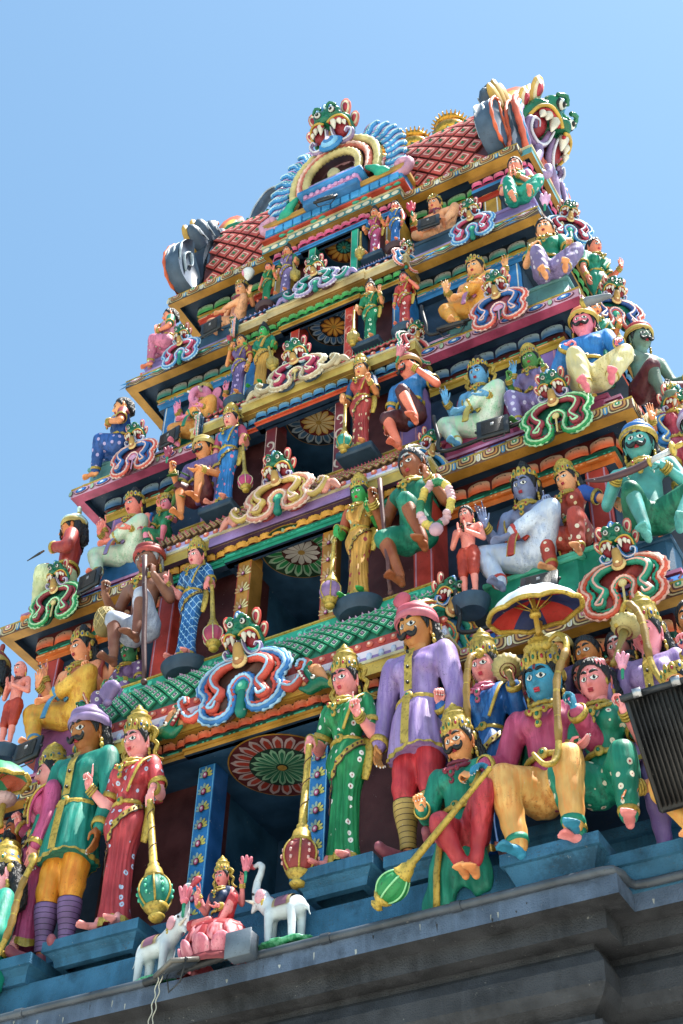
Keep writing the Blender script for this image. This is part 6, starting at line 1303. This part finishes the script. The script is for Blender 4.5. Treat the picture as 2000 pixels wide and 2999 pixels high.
# ---- roof: central gable, end gables, finials ----
tg=thing('roof_gable','large fan-rimmed monster-faced gable at the centre of the red tiled roof','gable',(.12,-.62,9.44));s0=1.0
half=[(0,.92),(-.45,.80),(-.78,.42),(-.88,-.05),(-.84,-.50)];full=half[::-1]+[(-x,z) for x,z in half[1:]]
for nm,sc,y0,r,c,ser in(('rope_rim',1.,-.12,.085,'C8B878',.10),('pink_band',.82,-.16,.075,'D0705C',.04),('inner_rim',.62,-.22,.075,'C8B478',.12)):
    p=catmull([(x*sc,y0,z*sc+(sc-1)*.3) for x,z in full],6);mb=MB();V,F=tube(p,r,8,ser=ser);mb.add(V,F,mat(c))
    if nm=='pink_band': V,F=tube(p+np.array([0,-.06,0]),.03,6,ser=.3);mb.add(V,F,mat('E8B8A8'))
    mb.build(nm,tg)
mb=MB();pl=[(q[0],q[2]) for q in catmull([(x,0,z) for x,z in full],6)]+[(.84,-.75),(-.84,-.75)];V,F=plate(pl[::-1],.12,.12);mb.add(V,F,mat('5A2A28'));V,F=plate([(x*.55,z*.55-.1) for x,z in pl][::-1],.02,-.005);mb.add(V,F,mat('3A0C10'));mb.build('backing',tg)
fans=[(-1.0,-.52),(-1.03,-.34),(-1.03,-.15),(-1.01,.04),(-.97,.22),(-.89,.39),(-.79,.54),(-.66,.68),(-.50,.80)]
for i,(x,z) in enumerate(fans):
    for g in(-1,1):
        n=np.array([x*1.0,z*.9+.25]);n/=np.linalg.norm(n);t=np.array([-n[1],n[0]])
        mb=MB()
        for j,c in enumerate(('2C7CB8','1C9A98','3C8CC8')):
            off=(j-1)*.062;b=np.array([x,z])+t*off
            L=.32+.014*i;q=[b,b+n*L*.45+t*.03,b+n*L*.8+t*.0,b+n*L*1.05+t*.07,b+n*L*1.0+t*.13]
            V,F=tube(catmull([(g*w[0],-.04-.02*j,w[1]) for w in q],4),[.042,.048,.045,.04,.025],8,ser=.08);mb.add(V,F,mat(c));V,F=tube(catmull([(g*w[0],-.075-.02*j,w[1]) for w in q],4),[.010,.016,.015,.010],5);mb.add(V,F,mat('B8D8E0') if j else mat('D090B8'))
        mb.build('feather',tg)
monster(tg,.98,GRN,mat('9480A8'),mat('D07468'),mat('3C7CB0'),z0=1.26,y0=-.34,k=.70)
mb=MB();V,F=cone((0,-.34,.98),(0,-.26,.70),.07,.15);mb.add(V,F,mat('B88850'))
for r_,d,m in((.26,0,mat('2C7CB8')),(.19,.05,mat('7CB4D8')),(.12,.08,mat('2C6CA8')),(.06,.11,mat('E8D0DC'))): V,F=ell((0,-.34-d,.66),(r_,.07,r_*.8),14,6);mb.add(V,F,m)
mb.build('medallion',tg)
for g in(-1,1):
    mb=MB();V,F=remesh([ell((g*.98,-.15,-.72),(.16,.12,.12)),cone((g*.9,-.2,-.62),(g*.72,-.24,-.50),.09,.05),cone((g*1.0,-.15,-.72),(g*1.25,-.1,-.85),.09,.05)],.035,2);mb.add(V,F,mat('1C9878'));mb.build('crocodile_head',tg)
    mb=MB();V,F=tube(catmull([(g*1.15,-.1,-.92),(g*1.42,-.1,-.90),(g*1.50,-.1,-.68),(g*1.32,-.12,-.60),(g*1.26,-.14,-.72)],5),[.05,.09,.09,.07,.05],8,ser=.05);mb.add(V,F,mat('C890A8'));mb.build('side_scroll',tg)
sh=thing('roof_shrine','lilac and blue stepped shrine model inside the central roof gable','shrine',(.12,-.80,8.82))
for nm,b,c in(('base_block',(-.56,-.12,-.30,.56,.30,-.12),'2C6CA0'),('petal_block',(-.56,-.11,-.12,.56,.30,.02),'B880B0'),('shelf',(-.66,-.18,.02,.66,.30,.12),'2C7CB8'),('lilac_block',(-.50,-.08,.12,.50,.30,.34),'9C84B8'),('cap',(-.40,-.04,.34,.40,.25,.42),'8CC0B0')):
    mb=MB();mb.add(*bbox(b[:3],b[3:],.02),mat(c))
    if nm=='petal_block': 
        for i in range(9): mb.add(*ell((-.50+.125*i,-.12,-.05),(.05,.03,.06),8,6),mat('C890B8'))
    mb.build(nm,sh)
mb=MB();mb.add(*ell((0,0,.50),(.13,.10,.14)),mat('C0B488'));mb.build('dome',sh)
mb=MB();mb.add(*bbox((-1.32,-.76,8.22),(1.50,-.1,8.60),.03),mat('2C6CA0'));
for i in range(14): mb.add(*bbox((-1.28+.196*i,-.80,8.30),(-1.11+.196*i,-.74,8.48),.02),mat('3C8CC0'))
mb.add(*bbox((-1.38,-.80,8.56),(1.56,-.1,8.70),.02),OCHRE);mb.add(*bbox((-1.36,-.79,8.20),(1.54,-.1,8.25),.02),mat('A83820'));mb.build('gable_base',tower,True,sharp=30)
for i,x in enumerate((-.85,-.2,.65,1.3)):
    mb=MB()
    for g in(-1,1): V,F=tube(catmull([(0,0,.02),(g*.12,0,.0),(g*.18,0,.08),(g*.10,0,.13),(g*.08,0,.07)],4),[.04,.04,.035,.03],6);mb.add(V,F,mat('2C9A80'))
    mb.add(*ell((0,-.02,.16),(.07,.04,.11)),mat('3C8CB8'));o=mb.build('scroll_finial');o.location=(x,-.74,8.22);tag(o,'small green scroll ornament on the white-dotted eave, number %s from the left below the gable'%('one two three four'.split()[i]),'ornament','green scrolls on the dotted eave')
for i,x in enumerate((-.57,.22,1.03,1.82)):
    ztop=barrel(.5,.5)[2]
    lab=['golden pot finial behind the left side of the central gable','golden pot finial directly behind the central gable face','golden spiked finial just right of the central gable','golden spiked finial between the central gable and the right monster gable'][i]
    r=thing('finial',lab,'finial',(x,YC,ztop+.16),0,'golden pot finials along the roof ridge');r.scale=(.95,.95,.88);M1=mat('D89C38','gold',rough=.22,metal=.85,scale=.6);mb=MB()
    V,F=lathe([(.20,0),(.30,.05),(.28,.12),(.36,.22),(.40,.34),(.36,.46),(.24,.54),(.22,.58)],28);mb.add(V,F,M1);mb.build('pot',r)
    mb=MB();V,F=lathe([(.24,.57),(.34,.60),(.36,.68),(.30,.76),(.20,.80)],28);mb.add(V,F,M1)
    for j in range(28): t=2*pi*j/28;V,F=cone((.33*cos(t),.33*sin(t),.66),(.41*cos(t),.41*sin(t),.72),.03,.012,6);mb.add(V,F,M1)
    mb.build('lotus_collar',r);mb=MB();V,F=lathe([(.20,.79),(.16,.84),(.12,.88),(.07,.93),(.05,1.02),(0,1.12)],20);mb.add(V,F,mat('E8D8A8',rough=.15));mb.build('tip',r)
SLB=mat('3A4E64');SLB2=mat('A8B8C4')
for g,lab in((1,'huge monster-faced gable facing out at the right end of the roof'),(-1,'slate-blue back of the gable at the left end of the roof with fan lobes')):
    r=thing('end_gable',lab,'gable',(g*2.98,YC,8.24),0,'monster gables at the roof ends')
    ft=[(0,2.35),(-.55,2.2),(-.95,1.75),(-1.10,1.15),(-1.02,.55),(-1.12,.10),(-1.10,0)];fl=ft[::-1]+[(-a,b) for a,b in ft[1:]];c=catmull([(x,0,z) for x,z in fl],4);n=len(c)
    mb=MB();xa,xb=(0.,g*.42);A=[(xa,q[0],q[2]) for q in c]+[(xb,q[0],q[2]) for q in c];F=[list(range(n)),list(range(n,2*n))[::-1]]+[[i,(i+1)%n,(i+1)%n+n,i+n] for i in range(n)];mb.add(A,F,SLB);mb.build('body_plate',r)
    mb=MB();V,F=tube(np.array([(g*-.03,q[0]*.80,q[2]*.88) for q in c]),.10,8,ser=.08);mb.add(V,F,SLB2);V,F=tube(np.array([(g*-.05,q[0]*.90,q[2]*.94) for q in c]),.035,6);mb.add(V,F,SLB);mb.build('ribbed_ring',r)
    mb=MB();V,F=tube(np.array([(g*.40,q[0]*1.03,q[2]*1.02) for q in c]),.035,8,ser=.2);mb.add(V,F,mat('C85830'));mb.build('orange_rim',r)
    for i in range(9):
        t=-1.25+2.5*i/8;y=1.14*sin(t);z=1.15+1.28*cos(t)
        mb=MB();nrm=np.array([0,sin(t),cos(t)]);T=frame((g*.14,y,z),nrm,(g,0,0));V,F=ell((0,0,.10),(.20,.17,.34),12,8);mb.add(xf(T,V),F,SLB);V,F=ell((0,.0,.12),(.23,.10,.36),12,8);V=V+np.array([0,-.12,0]);mb.add(xf(T,V),F,mat('B08A38'))
        q=catmull([(-.07,.17,.0),(.0,.175,.12),(.07,.17,.2),(.03,.16,.3)],3);V,F=tube(q,.014,5);mb.add(xf(T,V),F,SLB2);mb.build('fan_lobe',r)
    for s_ in(-1,1):
        pts=catmull([(0,s_*1.0,.05),(0,s_*1.55,.0),(0,s_*1.78,.45),(0,s_*1.62,1.0),(0,s_*1.38,1.22),(0,s_*1.30,.9),(0,s_*1.05,.55)],4,closed=True);m=len(pts)
        mb=MB();A=np.vstack([pts+np.array([g*.05,0,0]),pts+np.array([g*.36,0,0])]);F=[list(range(m)),list(range(m,2*m))[::-1]]+[[i,(i+1)%m,(i+1)%m+m,i+m] for i in range(m)];mb.add(A,F,SLB);V,F=tube(pts+np.array([g*.37,0,0]),.03,6,closed=True,ser=.3);mb.add(V,F,mat('C85830'))
        q=catmull([(g*.03,s_*1.5,.15),(g*.03,s_*1.62,.5),(g*.03,s_*1.45,.75),(g*.03,s_*1.35,.5),(g*.03,s_*1.45,.4)],4);V,F=tube(q,[.02,.05,.04,.02],6,flat=.4);mb.add(V,F,SLB2)
        if s_<0:
            for xx in(.05,.2,.33): 
                q=catmull([(xx*g,-1.70,.3),(xx*g+.03,-1.76,.55),(xx*g-.03,-1.68,.85),(xx*g,-1.62,1.0)],4);V,F=tube(q,[.01,.03,.02,.01],5);mb.add(V,F,SLB2)
        mb.build('side_wing',r)
        mb=MB();q=catmull([(g*.55,s_*.5,.2),(g*.62,s_*.9,.6),(g*.62,s_*1.15,1.1),(g*.6,s_*1.0,1.6)],5)
        for d,cc in((0,'2C84B0'),(.11,'D06048'),(-.11,'8C78A8')): V,F=tube(q+np.array([0,s_*d,0]),.06,8,ser=.12);mb.add(V,F,mat(cc))
        mb.build('rim_scroll',r)
    mb=MB();x_=-g*.28
    V,F=plate([(-.02+.30*sin(t)*(1-.35*cos(t)),.0-.42*cos(t)) for t in np.linspace(0,2*pi,15)[:-1]],.12);V=xf(T_((g*.15,-.15,3.05),(0,.5,0)),V);mb.add(V,F,mat('B05A44'));V,F=plate([(.16*sin(t)*(1-.35*cos(t)),-.30*cos(t)) for t in np.linspace(0,2*pi,15)[:-1]],.16);V=xf(T_((g*.15,-.15,3.02),(0,.5,0)),V);mb.add(V,F,mat('B8923C'))
    V,F=tube(catmull([(-.45*g*-1,-.2,2.75),(-.1*g*-1,-.25,3.05),(.3*g*-1,-.2,2.95),(.6*g*-1,-.15,2.6)],5),[.05,.11,.10,.04],8,ser=.05);mb.add(V,F,mat('12805C'))
    mb.build('crest_scroll',r)
    mb=MB();q=catmull([(-g*.35,-.2,2.6),(-g*.50,-.25,3.15),(-g*.75,-.25,3.60),(-g*1.02,-.25,3.65),(-g*1.10,-.25,3.45),(-g*.95,-.25,3.36)],5)
    if g<0: V,F=tube(q,[.10,.10,.10,.10,.07,.05],8,flat=1.3);mb.add(V,F,SLB);V,F=tube(q+np.array([0,-.13,0]),.02,5);mb.add(V,F,SLB2);mb.build('slate_curl',r)
    # face turned outwards
    mr=bpy.data.objects.new('monster_face',None);S.collection.objects.link(mr);mr.parent=r;mr.location=(g*.48,0,2.05);mr.rotation_euler=(0,0,g*pi/2)
    monster(mr,1.35,GRN,mat('8A709C'),mat('C8A04C'),mat('3C8CB8'),z0=0,y0=-.15,k=.80)
    mb=MB()
    for s_ in(-1,1):
        o=[(s_*(.42+.20*sin(t)*(1-.3*cos(t))),.0+.55-.42*cos(t)) for t in np.linspace(0,2*pi,13)[:-1]]
    V,F=plate([(-.0+.26*sin(t)*(1-.35*cos(t)),.95-.55*cos(t)) for t in np.linspace(0,2*pi,15)[:-1]],.12);mb.add(V,F,mat('B8923C'))
    V,F=plate([(.15*sin(t)*(1-.35*cos(t)),.85-.36*cos(t)) for t in np.linspace(0,2*pi,15)[:-1]],.16,.0);mb.add(V,F,mat('7A3A20'));mb.build('crest_flame',mr)
    mb=MB();V,F=tube(catmull([(g*.2,-.55,2.25),(g*.2,-.75,2.6),(g*.2,-.55,2.95)],5),[.12,.10,.03],8,ser=.12);mb.add(V,F,mat('C87058'));mb.build('red_flame',r)
    mb=MB()
    for s_ in(-1,1): V,F=tube(catmull([(g*.62,s_*.25,1.2),(g*.66,s_*.35,.8),(g*.62,s_*.5,.3),(g*.70,s_*.55,-.1),(g*.82,s_*.5,-.2),(g*.86,s_*.5,0.),(g*.80,s_*.5,.08)],6),[.09,.09,.08,.08,.07,.06,.04],8,ser=.05);mb.add(V,F,mat('9880A8'));V,F=tube(catmull([(g*.55,s_*.1,1.2),(g*.6,s_*.12,.6),(g*.66,s_*.2,-.1)],6),[.09,.09,.05],8,ser=.05);mb.add(V,F,mat('C85840'))
    mb.build('hanging_scroll',r)
# ---- modern fittings ----
FG='black floodlights fixed along the eaves'
for lab,loc,s_,rz,ti in(('black floodlight fixed below the roof shrine',(.16,-1.10,7.98),.40,.15,-.5),('black floodlight in front of the right reclining god',(2.1,-1.0,6.12),.38,.1,-.05),('black floodlight in front of the left reclining god',(-2.02,-1.05,5.75),.42,-.1,.1),
 ('black floodlight before the knees of the orange dhoti god',(2.52,-1.18,3.02),.42,.15,-.8),('black floodlight left of the pink elephant-headed god',(-2.42,-1.22,3.04),.42,-.15,.0),('black floodlight before the blue-skinned god in white and green',(3.22,-1.58,.12),.44,.1,.0),
 ('black floodlight before the rosy-skinned god',(-3.22,-1.55,.10),.44,-.15,.0),('black floodlight partly above the red and blue umbrella',(3.80,-1.95,-3.05),.44,.1,-.3),('black floodlight above the attendant in pink profile',(-3.30,-2.0,-3.12),.46,-.1,-.1)):
    floodlight(lab,loc,s_,rz,ti)
floodlight('grey-framed floodlight tipped down in front of the lotus goddess',(.16,-2.98,-7.28),.42,-.55,-1.25,'5A5650',lens=True,group=None)
r=thing('large_floodlight','large black ribbed floodlight panel on a bracket at the right edge','floodlight',(5.66,-3.3,-6.45));r.scale=(.9,.9,.84);T=T_((0,0,0),(.55,-.05,.05));mb=MB();V,F=bbox((-.62,-.05,-.55),(.8,.06,.62),.03);mb.add(xf(T,V),F,mat('101114',rough=.35));mb.build('housing',r);mb=MB()
for i in range(30): V,F=box((-.58+.046*i,-.085,-.50),(-.568+.046*i,-.05,.58));mb.add(xf(T,V),F,mat('241E1C',rough=.6))
mb.build('cooling_fins',r);mb=MB();V,F=box((-.64,-.10,.60),(.82,.08,.66));mb.add(xf(T,V),F,mat('2A2E34',rough=.3));
for x in(-.5,-.12,.3): V,F=box((x,-.15,.59),(x+.08,-.09,.68));mb.add(xf(T,V),F,mat('A8A8AC',rough=.3,metal=.8))
mb.build('frame',r);mb=MB()
for x,z in((-.28,-.62),(.25,-.5)): V,F=bbox((x-.05,-.1,z-.12),(x+.35,.0,z),.02);mb.add(xf(T,V),F,mat('9A9CA0',rough=.3,metal=.7))
V,F=bbox((.0,-.05,-1.2),(.10,.02,-.4),.02);mb.add(xf(T,V),F,mat('3A3630'));mb.build('bracket',r)
umbrella('red and blue lined umbrella with white top above the crowned kings on the right',(4.02,-2.75,-3.98),.50,mat('A82420'),mat('14285C'),mat('B8C4CC'),None,(3.88,-2.0,-3.72))
umbrella('green and orange painted umbrella cut by the left edge',(-3.12,-2.70,-3.92),.52,mat('B85030'),mat('0F7A50'),mat('0F7A50'),None,(-3.1,-2.0,-3.75))
# conduit pipe along the ledge
c=[(-7.2,-2.36),(-4.62,-2.36),(-4.60,-2.50),(-4.50,-2.72),(-.4,-2.72)];cz=-7.055
def pipe(name,label,pts,r,m): 
    p=np.array(pts);o=p.mean(0);mb=MB();V,F=tube(p-o,r,10);mb.add(V,F,m)
    for i in range(0,len(p)-1):
        L=np.linalg.norm(p[i+1]-p[i])
        if L>1.: 
            for t in(.25,.62): q=p[i]+(p[i+1]-p[i])*t-o;d=(p[i+1]-p[i])/L;V,F=tube([q-d*.05,q+d*.05],r*1.25,10);mb.add(V,F,m)
    ob=mb.build(name,None,True,sharp=40);ob.location=o;return tag(ob,label,'pipe','grey conduit pipes on the ledge')
PM=mat('3E4650',rough=.4)
pipe('conduit_pipe','grey conduit pipe running along the left half of the ledge',[(x,y,cz) for x,y in c],.042,PM);pipe('conduit_pipe','grey conduit pipe running along the right half of the ledge past the corner',[(.75,-2.72,cz),(4.42,-2.72,cz),(4.52,-2.70,cz),(4.56,-2.60,cz),(4.56,-2.45,cz),(4.60,-2.37,cz),(4.72,-2.35,cz),(7.2,-2.35,cz)],.042,PM)
mb=MB();V,F=tube(catmull([(-.40,-2.72,cz),(.0,-2.86,cz-.05),(.35,-2.86,cz-.03),(.62,-2.80,cz+.02),(.74,-2.72,cz+.02)],10),.04,10,ser=.10);mb.add(V-np.array([.2,-2.8,cz]),F,mat('1E2024'));o=mb.build('flexible_hose');o.location=(.2,-2.8,cz);tag(o,'black corrugated hose joining the conduit under the lotus','hose')
r=thing('junction_box','grey junction box on the ledge between the lotus and the right elephant','junction box',(.80,-2.84,-7.02));mb=MB();V,F=bbox((-.14,-.06,-.10),(.14,.10,.16),.02);mb.add(V,F,mat('46505C'));mb.build('box',r);mb=MB();V,F=bbox((-.145,-.075,-.105),(.145,-.058,.165),.01);mb.add(V,F,mat('56626E'));mb.build('lid',r)
mb=MB()
for dx in(0,.04): 
    t=np.linspace(0,1,40);V,F=tube(np.stack([dx+.05*t*0-.1*t+.012*np.sin(t*40+dx*30),-.03-0*t,-1.0*t+.0],-1),.006,5);mb.add(V,F,mat('B8B4A4'))
o=mb.build('hanging_string');o.location=(-.02,-2.98,-7.2);tag(o,'pair of frayed pale strings dangling over the dark mouldings','string')
for k,(x0,x1,y,z) in enumerate(((2.75,4.2,-1.72,-3.16),(2.4,3.6,-1.42,.24),(2.1,2.9,-1.12,3.12))):
    nm=('second','third','fourth')[k];mb=MB();p=catmull([(x0-.05,y-.1,z+.75),(x0+.02,y-.12,z+.3),(x0+.1,y-.06,z+.04),(x1,y-.06,z+.06)],6);o_=p.mean(0);V,F=tube(p-o_,.028,8);mb.add(V,F,mat('0C0D10'));o=mb.build('cable');o.location=o_;tag(o,'thick black cable lying on the right eave below the %s storey gods'%nm,'cable','black cables on the eaves')
r=thing('sapling','green sapling sprouting beside the man in purple shirt','plant',(-1.78,-1.62,1.02));mb=MB();V,F=tube(catmull([(0,0,0),(.03,-.02,.35),(-.02,-.03,.75)],5),.010,6);mb.add(V,F,mat('5A4A30'));mb.build('stem',r)
for i in range(9):
    a=i*2.4;z=.25+.06*i;mb=MB();T=T_((0,-.02,z),(.2,.6,a));V,F=ell((.12,0,0),(.11,.035,.008),10,5);mb.add(xf(T,V),F,mat('3C6A2C'));mb.build('leaf',r)
# ---------------- ground ----------------
mb=MB();g=300.;mb.add([(-g,-g,-15.4),(g,-g,-15.4),(g,g,-15.4),(-g,g,-15.4)],[(0,1,2,3)],mat('B8B4A6','concrete',rough=.8,scale=.2))
o=mb.build('ground',None,False);o['kind']='structure'
